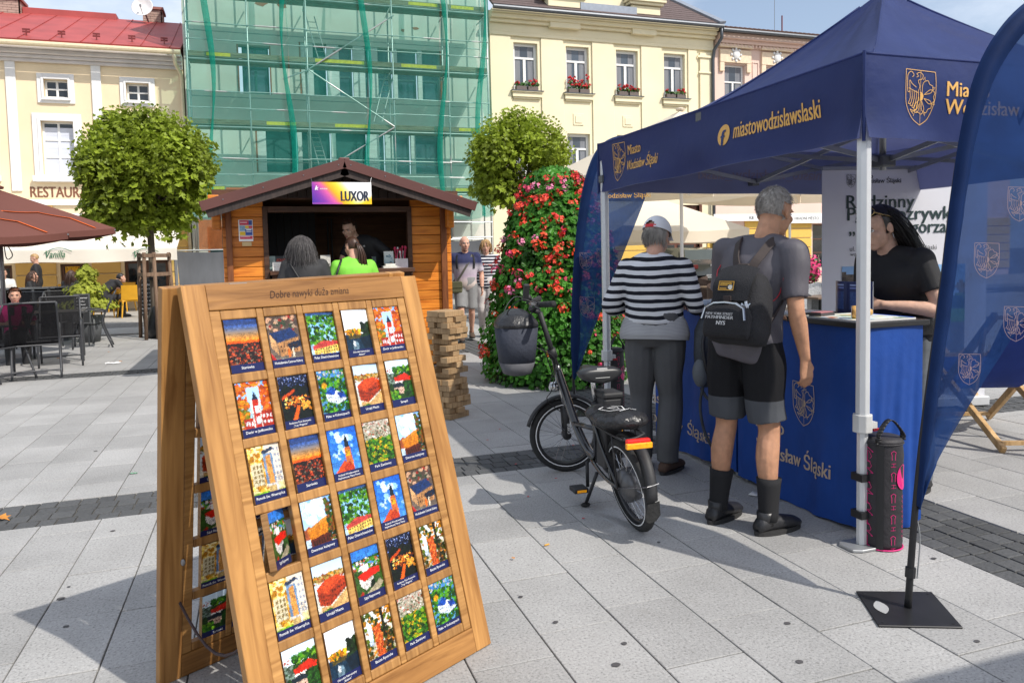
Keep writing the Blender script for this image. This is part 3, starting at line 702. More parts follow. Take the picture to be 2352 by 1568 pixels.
b = MB(); facade(b, ya, yb, 0, YE, hol, th=.3); b.build('wall', YEW, h3)
lx = [ya+.02]+[UX[i][1]+.12 for i in range(4)]; rx_ = [UX[i][0]-.12 for i in range(4)]+[yb-.75]
for a, c in zip(lx, rx_): MB().bb((a, FY-.055, 3.7), (c, FY, YE-.85)).build('wall_strip', YEW, h3, bevel=.008)
MB().bb((yb-.62, FY-.075, 3.7), (yb-.06, FY, YE-.95)).build('corner_pilaster', YEW, h3, bevel=.01); MB().bb((yb-.75, FY-.13, YE-1.15), (yb-.02, FY-.076, YE-1.06)).build('pilaster_capital', YEW, h3, bevel=.01); MB().bb((yb-.7, FY-.12, YE-1.75), (yb-.02, FY-.076, YE-1.68)).build('pilaster_capital', YEW, h3, bevel=.01)
ZINC = M('dark_zinc', (.09, .10, .115), .45, .4, world=True); CUR2 = M('pale_curtain', (.30, .33, .37), .9, var=.3, scale=2, stretch=(7, 1, .4), world=True)
for i, (a, c) in enumerate(UX):
    for z0, z1 in (UZ, LZ):
        window(h3, a, c, z0, z1, 2, ((2.55), (1, 1)), Y=FY+.16, fw=.095, gm=glass('sky_glass', (.045, .06, .08), .05), curtain=True)
        m = MB(); m.bb((a-.1, FY-.13, z0-.26), (c+.1, FY, z0-.1)); m.bb((a-.06, FY-.08, z0-.32), (c+.06, FY, z0-.262)); m.bb((a-.14, FY-.19, z0-.098), (c+.14, FY+.2, z0-.06)); m.build('window_sill', [YEW], h3, bevel=.01)
        MB().bb((a-.16, FY-.21, z0-.058), (c+.16, FY+.16, z0-.035)).build('sill_flashing', ZINC, h3)
    for z in (6.35, 3.1 if False else 6.35):
        pass
    xc = (a+c)/2
    m = MB()
    for q, d_ in ((.21, .025), (.13, .045)): m.bb((xc-q, FY-d_, 6.45-q), (xc+q, FY-d_+.024, 6.45+q))
    m.build('square_panel', YEW, h3, bevel=.006)
m = MB()
for zz, pr, hh in ((YE-.85, .09, .12), (YE-.73, .06, .3), (YE-.43, .2, .12), (YE-.31, .34, .14), (YE-.17, .46, .12)): m.bb((ya, FY-pr, zz), (yb-.0, FY, zz+hh-.004))
m.build('cornice', YEW, h3, bevel=.012)
SHN = M('roof_shingle', (.105, .075, .072), .85, var=.3, scale=7, stretch=(1, 1, 5), bump=.3, bscale=14, world=True)
RY2, RZ2 = FY+5, YE+3.9
m = MB(); e0 = V3((0, FY-.5, YE+.02)); sl = V3((0, RY2-e0[1], RZ2-e0[2])); nn = V3((0, -sl[2], sl[1])).normalized(); m.prism([(0, 0), (yb-ya+.1, 0), (yb-ya-2.4, 1), (0, 1)], (ya, e0[1], e0[2]), (1, 0, 0), sl, .07, nn)
m.quad((yb+.1, e0[1], e0[2]), (yb+.1, FY+10, e0[2]), (yb-2.4, RY2, RZ2)); roof3 = m.build('roof', SHN, h3)
crs = MB()
for k in range(1, 26): crs.beam(V3((ya, e0[1], e0[2]))+sl*(k/26)+nn*.072, V3((yb+.1-2.5*k/26, e0[1], e0[2]))+sl*(k/26)+nn*.072, .04, .014, nn)
crs.build('shingle_courses', SHN, roof3)['kind'] = 'stuff'
MB().beam(V3((yb+.1, e0[1], e0[2]))+nn*.1, V3((yb-2.4, RY2, RZ2))+nn*.1, .35, .1, nn).build('hip_flashing', M('zinc_sheet', (.26, .29, .34), .4, .3), roof3)
m = MB(); m.tube([(ya, FY-.6, YE-.05), (yb+.1, FY-.6, YE-.05)], .08, 10); m.build('gutter', ZINC, h3)
m = MB(); p = yb+.02; m.tube([(p, FY-.58, YE-.1), (p+.05, FY-.52, YE-.45), (p-.08, FY-.2, YE-.85), (p-.1, FY-.14, YE-1.2), (p-.1, FY-.14, .1)], .065, 10); m.build('downpipe', ZINC, h3, True)
# gabled dormer
dc_ = fx(1379, 60); dY = FY-.1
g_ = MB(); n = 10; hw = fx(1432, 40)-dc_
out = [(-hw*1.05, -.1), (hw*1.05, -.1), (hw*.95, 1.0), (hw*.55, 1.9), (0, 2.3), (-hw*.55, 1.9), (-hw*.95, 1.0)]
g_.prism(out, (dc_, dY, YE+.2), (1, 0, 0), (0, 0, 1), 2.5, (0, 1, 0)); dm = g_.build('dormer', YEW, h3)
r_ = .62; zc = YE+.98; gl = MB(); pts = [(-r_, 0), (r_, 0)]+[(r_*math.cos(t*math.pi/14), r_*math.sin(t*math.pi/14)) for t in range(1, 14)]
gl.prism(pts, (dc_, dY-.03, zc), (1, 0, 0), (0, 0, 1), -.02, (0, 1, 0)); gl.build('dormer_pane', GLS, dm)
fr = MB(); fr.tube([(dc_+(r_+.03)*math.cos(t*math.pi/16), dY-.06, zc+(r_+.03)*math.sin(t*math.pi/16)) for t in range(17)], .05, 6); fr.bb((dc_-r_-.06, dY-.1, zc-.05), (dc_+r_+.06, dY-.03, zc+.03)); fr.bb((dc_-.035, dY-.09, zc+.03), (dc_+.035, dY-.052, zc+r_)); fr.build('dormer_frame', WHITE, dm)
for s, pxs in ((-1, (1247, 1335)), (1, (1436, 1508))):
    a, c = fx(pxs[0], 25), fx(pxs[1], 40); zt_ = YE+.75
    m = MB()
    for dz_, hh, ex in ((0, .12, .12), (-.12, .1, .04), (-.24, .3, -.06), (-.75, .5, -.16)): m.bb((a-ex, FY-.45-ex, zt_+dz_-hh), (c+ex, FY+1.2, zt_+dz_-.003))
    m.build('attic_pedestal', YEW, h3, bevel=.012)
    MB().bb((a-.16, FY-.6, zt_+.0), (c+.16, FY+1.2, zt_+.03)).build('pedestal_flashing', ZINC, h3)
MB().bb((fx(1335, 40)-.2, FY-.42, YE+.03), (fx(1440, 40)+.2, FY-.11, YE+.42)).build('dormer_flashing', MATS['zinc_sheet'], h3)
# ground-floor pieces of the yellow house
OCY = M('ochre_yellow_render', (.70, .45, .10), .9, var=.06, world=True)
z = .4
while z < 2.5:
    MB().bb((door_x[1]+.35, FY-.05, z), (yb-.05, FY, z+.36)).build('rendered_course', OCY, h3, bevel=.01)
    MB().bb((ya+4.8, FY-.05, z), (door_x[0]-.2, FY, z+.36)).build('rendered_course', OCY, h3, bevel=.01); z += .39
for a_, c_, d_, e_ in gh[1:]: window(h3, a_, c_, d_, e_, 2, (1.6, 1), Y=FY+.12, fw=.08, fm=BROWNF, gm=DKG, name='shop_window')
DOORB = wood('door_brown', (.075, .028, .018), (.17, .07, .045), (6, 1, 1), 4, .45)
d0, d1 = door_x; m = MB(); m.bb((d0, FY+.1, .1), (d1, FY+.16, 3.3)); dr = m.build('door', DOORB, h3)
for k in range(2):
    a = d0+.16+k*(d1-d0-.2)/2; w2 = (d1-d0)/2-.25
    for z0, z1, gls in ((2.55, 3.15, 1), (1.85, 2.4, 1), (1.25, 1.75, 1), (.3, 1.1, 0)): MB().bb((a, FY+.07, z0), (a+w2, FY+.1, z1)).build('door_pane' if gls else 'door_panel', DKG if gls else DOORB, dr, bevel=.01)
MB().tube([((d0+d1)/2+.06, FY+.06, 1.1), ((d0+d1)/2+.06, FY+.03, 1.2), ((d0+d1)/2+.06, FY+.06, 1.35)], .015, 6).build('door_handle', M('brass', (.5, .35, .12), .3, .9), dr)
for s in (d0-.12, d1+.0): MB().bb((s, FY-.04, .1), (s+.12, FY+.1, 3.4)).build('door_jamb', DOORB, h3)
# ---- pink house
pk = thing('pink_house', 'pink stucco house with white medallions above its windows', 'building', (yb+6, FY, 0))
PNK = M('pink_render', (.74, .55, .47), .9, var=.05, scale=.8, world=True); PTR = M('peach_trim', (.78, .62, .45), .85, world=True)
pa, pb = yb+.08, yb+16; PE = 10.0
wxp = [fx(1664, 180), fx(1759, 190)]; step2 = wxp[1]-wxp[0]; PX = [(wxp[0]+k*step2, wxp[0]+k*step2+.95) for k in range(6)]
sw = [pxbox((1668, 518), (1706, 640)), pxbox((1866, 515), (1902, 640)), pxbox((1745, 520), (1800, 640)), pxbox((1930, 520), (1990, 640))]
b = MB(); facade(b, pa, pb, 0, PE, [(a, c, 7.1, 8.85) for a, c in PX]+[(a, c, 4.1, 5.8) for a, c in PX]+[(a, c, .7, d) for a, c, _, d in sw]); b.build('wall', PNK, pk)
for a, c in PX:
    for z0, z1 in ((7.1, 8.85), (4.1, 5.8)):
        window(pk, a, c, z0, z1, 2, (1.7, (1, 1)), Y=FY+.14, fw=.07, curtain=True)
        m = MB(); m.bb((a-.25, FY-.1, z1+.05), (c+.25, FY, z1+.55)); m.bb((a-.3, FY-.16, z1+.62), (c+.3, FY, z1+.74)); m.bb((a-.25, FY-.09, z1-.3), (a-.05, FY, z1+.048)); m.bb((c+.05, FY-.09, z1-.3), (c+.25, FY, z1+.048)); m.build('window_hood', PTR, pk, bevel=.01)
        m = MB(); m.ell(((a+c)/2, FY-.12, z1+.36), (.17, .07, .2)); 
        for t in range(8): m.ell(((a+c)/2+.22*math.cos(t*.785), FY-.11, z1+.36+.24*math.sin(t*.785)), (.06, .04, .06), nu=6, nv=5)
        m.build('medallion', WTRIM, pk, True); MB().bb((a-.15, FY-.14, z0-.14), (c+.15, FY, z0-.03)).build('window_sill', PTR, pk)
for i in range(5):
    a, c = PX[i][1]+.35, PX[i+1][0]-.35; m = MB(); z0, z1 = 6.4, 9.0
    for q in ((a, c, z0, z0+.04), (a, c, z1-.04, z1), (a, a+.04, z0+.04, z1-.04), (c-.04, c, z0+.04, z1-.04)): m.bb((q[0], FY-.03, q[2]), (q[1], FY, q[3]))
    m.build('stucco_frame', PNK, pk)
m = MB()
for zz, pr, hh in ((PE-.5, .1, .12), (PE-.38, .22, .14), (PE-.24, .38, .2)): m.bb((pa, FY-pr, zz), (pb, FY, zz+hh-.004))
x = pa+.1
while x < pb-.2: m.bb((x, FY-.17, PE-.48), (x+.08, FY-.1, PE-.39)); x += .17
m.build('cornice', PNK, pk)
m = MB(); m.prism([(0, 0), (pb-pa, 0), (pb-pa, 1), (0, 1)], (pa, FY-.5, PE), (1, 0, 0), (0, 5.5, .7), .1); rp = m.build('roof', M('brown_tile', (.13, .07, .05), .9, world=True, scale=3), pk)
m = MB(); x = pa
while x < pb: m.tube([(x, FY-.56, PE+.05), (x, FY-.1, PE+.24)], .07, 6); x += .22
m.build('tile_edge', MATS['brown_tile'], rp)['kind'] = 'stuff'
m = MB(); m.tube([(pa, FY-.6, PE-.02), (pb, FY-.6, PE-.02)], .075, 8); m.build('gutter', ZINC, pk)
m = MB(); q = at(1796, 70, Y=FY+1); m.tube([(q[0], FY+1, PE+.3), (q[0], FY+1, PE+1.3)], .03, 5); m.build('vent_pipe', MATS['rusty_red'], rp)
m = MB(); q = at(1779, 70, Y=FY+2); m.tube([(q[0], FY+2, PE+.5), (q[0], FY+2, PE+3.0)], .012, 5); m.build('aerial', MATS['grey_metal'], rp)
z = .4; sp = []; xx = pa
for a, c, _, d in sorted(sw): sp.append((xx, a-.08)); xx = c+.08
sp.append((xx, pb))
while z < 2.7:
    for a, c in sp: MB().bb((a, FY-.05, z), (c, FY, z+.36)).build('rendered_course', OCY, pk, bevel=.01)
    z += .39
for a, c, _, d in sw: window(pk, a, c, .7, d, 1, (1, 1, 1), Y=FY+.1, fw=.05, fm=BROWNF, gm=DKG, name='shop_window')
# shop signs on the two fronts
SGN = M('sign_white', (.8, .8, .8), .5, var=.03); NAVY = M('navy_print', (.01, .02, .12), .5); BLK = M('black_print', (.01, .01, .012), .5)
def sign(name, label, p0, p1, col=SGN, txts=(), Y=FY-.1, tm=NAVY, th=.05):
    a, c = at(*p0, Y=Y), at(*p1, Y=Y); s = thing(name, label, 'sign', ((a[0]+c[0])/2, Y, c[2])); MB().bb((a[0], Y, c[2]), (c[0], Y+th, a[2])).build('sign_board', col, s, bevel=.006)
    for t, u, v, cap in txts:
        m = MB(); lettering(m, t, (a[0]+(c[0]-a[0])*u, Y-.006, c[2]+(a[2]-c[2])*v), (1, 0, 0), (0, 0, 1), cap*(a[2]-c[2]), bold=.01); m.build('lettering', tm, s)
    return s
sign('street_sign', 'white street name plate on the yellow house beside the brown door', (1637, 533), (1664, 551), txts=[('MASARYKOVO NÁM.', .06, .35, .3)], Y=FY-.08, th=.02)
s_ = sign('shop_sign', 'long white bank sign with black letters above the ochre front', (1640, 492), (1800, 507), txts=[('KB', .5, .25, .45), ('KOMERČNÍ BANKA', .66, .3, .35)], Y=FY-.25, tm=BLK)
sign('hotel_sign', 'white sign with grey lettering over the bottle window', (1815, 490), (1915, 512), txts=[('HRADNÍ MĚSTO', .1, .35, .3)], Y=FY-.25, tm=M('grey_print', (.2, .2, .2), .6))
m = MB(); a, c = at(1481, 640, Y=FY-.3), at(1502, 700, Y=FY-.3)
sign('lit_menu_sign', 'glowing orange menu lightbox beside the brown door', (1427, 628), (1501, 700), M('menu_light', (.9, .35, .08), .4, var=.6, scale=5, emit=.9), Y=FY-.2)
# bottles in the window
for k, px in enumerate((1872, 1880, 1889, 1896)):
    for r, py in enumerate((598, 622)):
        p = at(px, py+8, Y=FY+.02); m = MB(); m.lathe([(.05, 0), (.05, .2), (.02, .27), (.018, .38)], p, 8); tag(m.build('bottle', glass('bottle_glass_%d' % (k % 2), ((.1, .2, .25), (.2, .18, .1))[k % 2]), None, True), 'small glass bottle on a shelf in the ochre shop window', 'bottle', 'bottles in the shop window')
for py in (606, 630):
    p = at(1866, py, Y=FY); q = at(1902, py, Y=FY); tag(MB().bb((p[0]+.03, FY-.03, p[2]-.03), (q[0]-.03, FY+.12, p[2])).build('window_shelf', BROWNF), 'narrow wooden shelf carrying bottles in the shop window', 'shelf', 'shelves in the shop window')
# ================================================================ cafe side: cream parasols, chairs, parked car
PARC = cloth2('cream_parasol', (.83, .74, .60), .3, .8, .05, .5)
def parasol(label, apex, R_, H, drop=.28, cloth=PARC, n=4, rot=math.pi/4, sag=.10, name='parasol', pole=True, group=None, val=.28, ribm=None, polm=None):
    """square or octagonal market parasol; apex = ground point under the top, H = rim height"""
    ax_, ay_ = apex; t = thing(name, label, 'parasol', (ax_, ay_, 0), group=group); top = H+R_*.38
    cs = [V3((ax_+R_*math.cos(rot+2*math.pi*k/n), ay_+R_*math.sin(rot+2*math.pi*k/n), H)) for k in range(n)]; ap = V3((ax_, ay_, top))
    for k in range(n):
        a, c = cs[k], cs[(k+1) % n]; m = MB()
        def f(u, v, a=a, c=c):
            e = a.lerp(c, u); p = ap.lerp(e, v); p[2] -= sag*(math.sin(math.pi*u)*v*(1.2-.4*v))+.0; return p
        m.grid(f, 10, 8); 
        if val: m.grid(lambda u, v, a=a, c=c: f(u, 1)+V3((0, 0, -val*v))+(a+c-ap*2).normalized()*V3((1, 1, 0)).dot(V3((0, 0, 0)))+V3((.012*math.sin(u*17), .012*math.cos(u*15), 0))*v, 16, 2)
        m.build('canopy_panel', cloth, t, True)
        MB().beam(ap+V3((0, 0, -.06)), c+V3((0, 0, -.03)), .03, .02).build('rib', ribm or WTRIM, t); MB().beam(V3((ax_, ay_, H+.02)), ap.lerp(c, .5)+V3((0, 0, -.06)), .022, .018).build('strut', ribm or WTRIM, t)
    MB().lathe([(.09, 0), (.1, .03), (.03, .06)], ap, 10).build('top_cap', cloth, t)
    if pole:
        MB().tube([(ax_, ay_, .02), (ax_, ay_, top)], .035, 10).build('pole', polm or WTRIM, t, True); MB().tube([(ax_, ay_, H-.25), (ax_, ay_, H+.1)], .05, 10).build('hub', polm or WTRIM, t, True); MB().bb((ax_-.35, ay_-.35, .0), (ax_+.35, ay_+.35, .06)).build('base_slab', M('parasol_base', (.2, .2, .2), .8), t, bevel=.01)
        MB().tube(crom([(ax_+.06, ay_-.05, H-.2), (ax_+.1, ay_-.1, H-.45), (ax_+.18, ay_-.1, H-.4), (ax_+.1, ay_-.06, H-.22)], 5), .008, 5).build('pull_cord', polm or WTRIM, t)
    return t
pt = at(1530, 262, Y=14.0); parasol('largest square cream parasol rising behind the blue tent', (pt[0]+.1, 13.6), 3.3, pt[2]-3.3*.38, sag=.16)
pt = at(1395, 540, Y=18); parasol('smaller cream parasol standing lower near the brown door', (at(1500, 440, Y=18)[0], 18.2), 2.6, at(1500, 523, Y=18)[2]-.1, sag=.08)
pt = at(1800, 470, Y=17); parasol('cream parasol with gold printed rim beside the shop signs', (pt[0]+.6, 17.5), 3.0, at(1800, 448, Y=17)[2]+.25, sag=.1)
# wicker chairs and tables of the cafe
WIK = M('brown_wicker', (.06, .035, .025), .7, var=.4, scale=60, bump=.5, bscale=90); WIKG = M('grey_wicker', (.36, .37, .38), .7, var=.5, scale=60, bump=.5, bscale=90)
def wicker(name, label, loc, rz, mat, group):
    t = thing(name, label, 'chair', loc, rz, group, local=True)
    def back(u, v):
        a = math.pi*(u-.5)*1.1; return V3((.27*math.sin(a), -.26*math.cos(a)+.02, .42+.42*v*(1-.25*abs(u-.5)*2)))
    m = MB(); m.grid(back, 12, 5); m.grid(lambda u, v: back(1-u, v)*1.06*V3((1, 1, 1)).length/1.7320508, 12, 5); m.build('backrest', mat, t, True)
    MB().box((0, .02, .43), (.5, .48, .06)).build('seat', mat, t, bevel=.02)
    for x in (-.22, .22):
        for y in (-.2, .22): MB().tube([(x, y, .42), (x*1.08, y*1.08, 0)], .016, 6).build('leg', M('dark_tube', (.03, .03, .03), .4), t)
    return t
def cafe_table(label, loc, group, mat=None, w=.7, h=.75):
    t = thing('cafe_table', label, 'table', loc, 0, group, local=True); MB().box((0, 0, h), (w, w, .03)).build('table_top', mat or M('cafe_top', (.13, .08, .05), .4), t, bevel=.006)
    MB().tube([(0, 0, .02), (0, 0, h)], .03, 8).build('pedestal', MATS['dark_tube'], t); MB().lathe([(.24, 0), (.23, .02), (.04, .03)], (0, 0, 0), 16).build('foot', MATS['dark_tube'], t); return t
wk = wicker('wicker_chair', 'dark brown wicker chair at the cafe behind the counter', (*at(1625, 735, Z=0)[:2], 0), R(200), WIK, 'dark wicker cafe chairs')
for px, py, rz in ((1690, 725, 150), (1600, 720, 30), (1660, 765, 190)): copy_tree(wk, (*at(px, py, Z=0)[:2], 0), R(rz))
wg = wicker('wicker_chair', 'pale grey wicker chair behind the kneeling car boot', (*at(1900, 800, Z=0)[:2], 0), R(170), WIKG, 'pale wicker cafe chairs'); wg['label'] = 'pale grey woven cafe chair next to the dark parked car'
copy_tree(wg, (*at(1878, 775, Z=0)[:2], 0), R(140))
ct = cafe_table('square brown cafe table among the dark wicker chairs', (*at(1650, 748, Z=0)[:2], 0), 'cafe tables behind the tent'); ct2 = copy_tree(ct, (*at(1885, 800, Z=0)[:2], 0), 0, 'square brown cafe table beside the pale woven chairs')
# rear of a parked car
cp = at(1900, 700, Z=0.1); car = thing('parked_car', 'dark olive hatchback parked with its rear towards the cafe', 'car', (cp[0]+.5, 21.5, .1))
CARP = M('olive_car_paint', (.045, .055, .045), .25, var=.08, coat=.6); cx_ = cp[0]+.75; cy_ = 20.6
sec = [(0, .35, .45, .80), (.06, .3, .95, .86), (.5, .3, 1.1, .88), (.75, .3, 1.42, .72), (1.2, .3, 1.5, .68), (2.6, .3, 1.48, .68), (3.3, .3, 1.05, .84), (4.2, .3, .9, .84), (4.35, .35, .6, .75)]
m = MB(); rings = []
for y, z0, z1, hw_ in sec: rings.append([V3((cx_+sx*hw_*k2, cy_+y, .1+zz)) for sx, k2, zz in ((-1, .95, z0), (-1, 1, z0+.2), (-1, 1, z0+(z1-z0)*.55), (-1, .82, z1), (1, .82, z1), (1, 1, z0+(z1-z0)*.55), (1, 1, z0+.2), (1, .95, z0))])
m.loft(rings); m.build('body', CARP, car, True, bevel=.03)
MB().quad((cx_-.62, cy_+.52, 1.2), (cx_+.62, cy_+.52, 1.2), (cx_+.54, cy_+.74, 1.5), (cx_-.54, cy_+.74, 1.5)).build('rear_window', DKG, car)
pl = MB().bb((cx_-.26, cy_-.015, .62), (cx_+.26, cy_+.03, .73)).build('number_plate', SGN, car); m = MB(); lettering(m, '1TA 1967', (cx_-.2, cy_-.02, .645), (1, 0, 0), (0, 0, 1), .06, bold=.01); m.build('lettering', BLK, pl)
m = MB(); lettering(m, 'KIA', (cx_, cy_+.03, .98), (1, 0, 0), (0, .1, 1), .08, align='c', bold=.02); m.build('lettering', SGN, car)
for s in (-1, 1):
    MB().box((cx_+s*.68, cy_+.05, .98), (.26, .1, .13)).build('tail_light', M('tail_red', (.25, .01, .01), .2), car, bevel=.02)
    for y in (.75, 3.45):
        w_ = MB().lathe([(.1, -.1), (.3, -.1), (.33, -.06), (.33, .06), (.3, .1), (.1, .1)], (cx_+s*.8, cy_+y, .43), 18, (1, 0, 0)).build('wheel', M('tyre_rubber', (.015, .015, .016), .85), car, True); MB().lathe([(.01, .0), (.19, -.02), (.2, .02)], (cx_+s*.9, cy_+y, .43), 14, (s, 0, 0)).build('rim', MATS['grey_metal'], w_)
# ================================================================ planters at the windows
PETR = M('red_petal', (.55, .012, .02), .6, var=.35, scale=30, rnd=.1); LEAFG = M('geranium_leaf', (.045, .13, .018), .55, var=.5, scale=20)
def leaf_cluster(mb, c, r, n, size, rg, flat=.5):
    for _ in range(n):
        d = V3((rg.gauss(0, 1), rg.gauss(0, 1), rg.gauss(0, 1)*.8)).normalized(); p = V3(c)+V3((d[0]*r[0], d[1]*r[1], d[2]*r[2]))*(.55+.45*rg.random()); s = size*(.6+.8*rg.random())
        nrm = (d+V3((rg.uniform(-.6, .6), rg.uniform(-.6, .6), rg.uniform(-.2, .8)))).normalized(); _, a, u = frame(nrm); t = rg.random()*6.28; a, u = a*math.cos(t)+u*math.sin(t), u*math.cos(t)-a*math.sin(t)
        mb.add([p-a*s*.5, p+u*s*.55+nrm*s*.1, p+a*s*.5, p+a*s*.15-u*s*.55], [(0, 1, 2, 3)])
rg = random.Random(3)
for i, (a, c) in enumerate(UX):
    words = ['red geraniums in a brown trough at window beside the scaffold', 'bushiest red geraniums in a trough on yellow house sill', 'short red geraniums in a pale trough under drawn curtains', 'sparse green and red geraniums in trough beside the corner pilaster'][i]
    t = thing('flower_trough', words, 'planter', ((a+c)/2, FY-.05, 7.39)); z = 7.42
    for k in range(2): MB().bb((a+.04+k*.45, FY-.14, 7.388), (a+.43+k*.45, FY+.04, 7.54)).build('trough', M('trough_brown', (.13, .10, .09), .7), t, bevel=.01)
    m = MB(); f = MB()
    for k in range(7):
        px_ = a+.08+k*.125; hh = (.12, .2, .1, .12)[i]*rg.uniform(.6, 1.5)*(1.4 if (i != 3 or k > 4) else .7)
        leaf_cluster(m, (px_, FY-.08, 7.55+hh*.4), (.09, .09, hh*.8), 22, .08, rg)
        if not (i in (0, 3) and k in (1, 2, 3)): 
            for q in range((3, 6, 4, 3)[i]): leaf_cluster(f, (px_+rg.uniform(-.06, .06), FY-.13+rg.uniform(-.05, .05), 7.55+hh*rg.uniform(.3, 1.4)), (.05, .05, .045), 16, .045, rg)
    m.build('foliage', LEAFG, t); f.build('blossoms', PETR, t)
p = at(1858, 640, Z=.1); t = thing('pink_flower_bed', 'pink flowering bush next to the parked car', 'plant', (*at(1858, 655, Y=19)[:2], 0)); q = at(1856, 606, Y=19); m = MB(); leaf_cluster(m, (q[0], 19, q[2]-.2), (.35, .35, .45), 500, .09, rg); m.build('foliage', LEAFG, t); m = MB(); leaf_cluster(m, (q[0], 18.95, q[2]-.15), (.38, .38, .48), 500, .08, rg); m.build('blossoms', M('pink_petal', (.6, .03, .16), .6, var=.3, scale=20), t); MB().lathe([(.2, 0), (.28, .4), (.26, .4)], (q[0], 19, 0), 14).build('pot', MATS['trough_brown'], t); MB().tube([(q[0], 19, .35), (q[0], 19, q[2]-.3)], .03, 6).build('stem', BROWNF, t)
# ================================================================ picture board (A-frame with turning tiles)
E_ = V3((math.cos(R(29.5)), math.sin(R(29.5)), 0)); NB = V3((-E_[1], E_[0], 0)); UP = V3((0, 0, 1))
BR_ = V3((.752, 2.597, 0)); LB, LN, WB = 1.40, R(15), .92
BL_ = BR_-E_*WB; root_b = (BR_+BL_)/2+NB*.33
WD1 = wood('stained_beech', (.19, .080, .020), (.42, .205, .062), (1, 14, 1), 2.2, .45); WD2 = wood('stained_beech_light', (.24, .105, .028), (.47, .24, .075), (14, 1, 1), 2.2, .45); WDI = wood('stained_slat', (.27, .125, .034), (.50, .265, .088), (1, 14, 1), 2.6, .45)
WDX = wood('stained_slat_cross', (.21, .095, .026), (.45, .235, .078), (14, 1, 1), 2.6, .45)
board = thing('picture_board', 'tall wooden A-frame board with grid of small turning picture tiles', 'display board', root_b, local=True)
TT = Matrix.Translation(-root_b)
def panel_frame(o, ux, uy):
    uz = V3(ux).cross(V3(uy)); m = Matrix((ux, uy, uz)).transposed().to_4x4(); m.translation = o; return TT @ m
u1 = NB*math.sin(LN)+UP*math.cos(LN)
MF = panel_frame(BL_+u1*LB, E_, -u1)           # x across, y down, z away from the viewer
LN2 = R(10.8); u2 = -NB*math.sin(LN2)+UP*math.cos(LN2); HB = 1.352/math.cos(LN2)
TL2 = BL_+u1*LB+NB*.045; MBK = panel_frame(TL2-E_*.035, E_, (-u2+E_*.055).normalized())
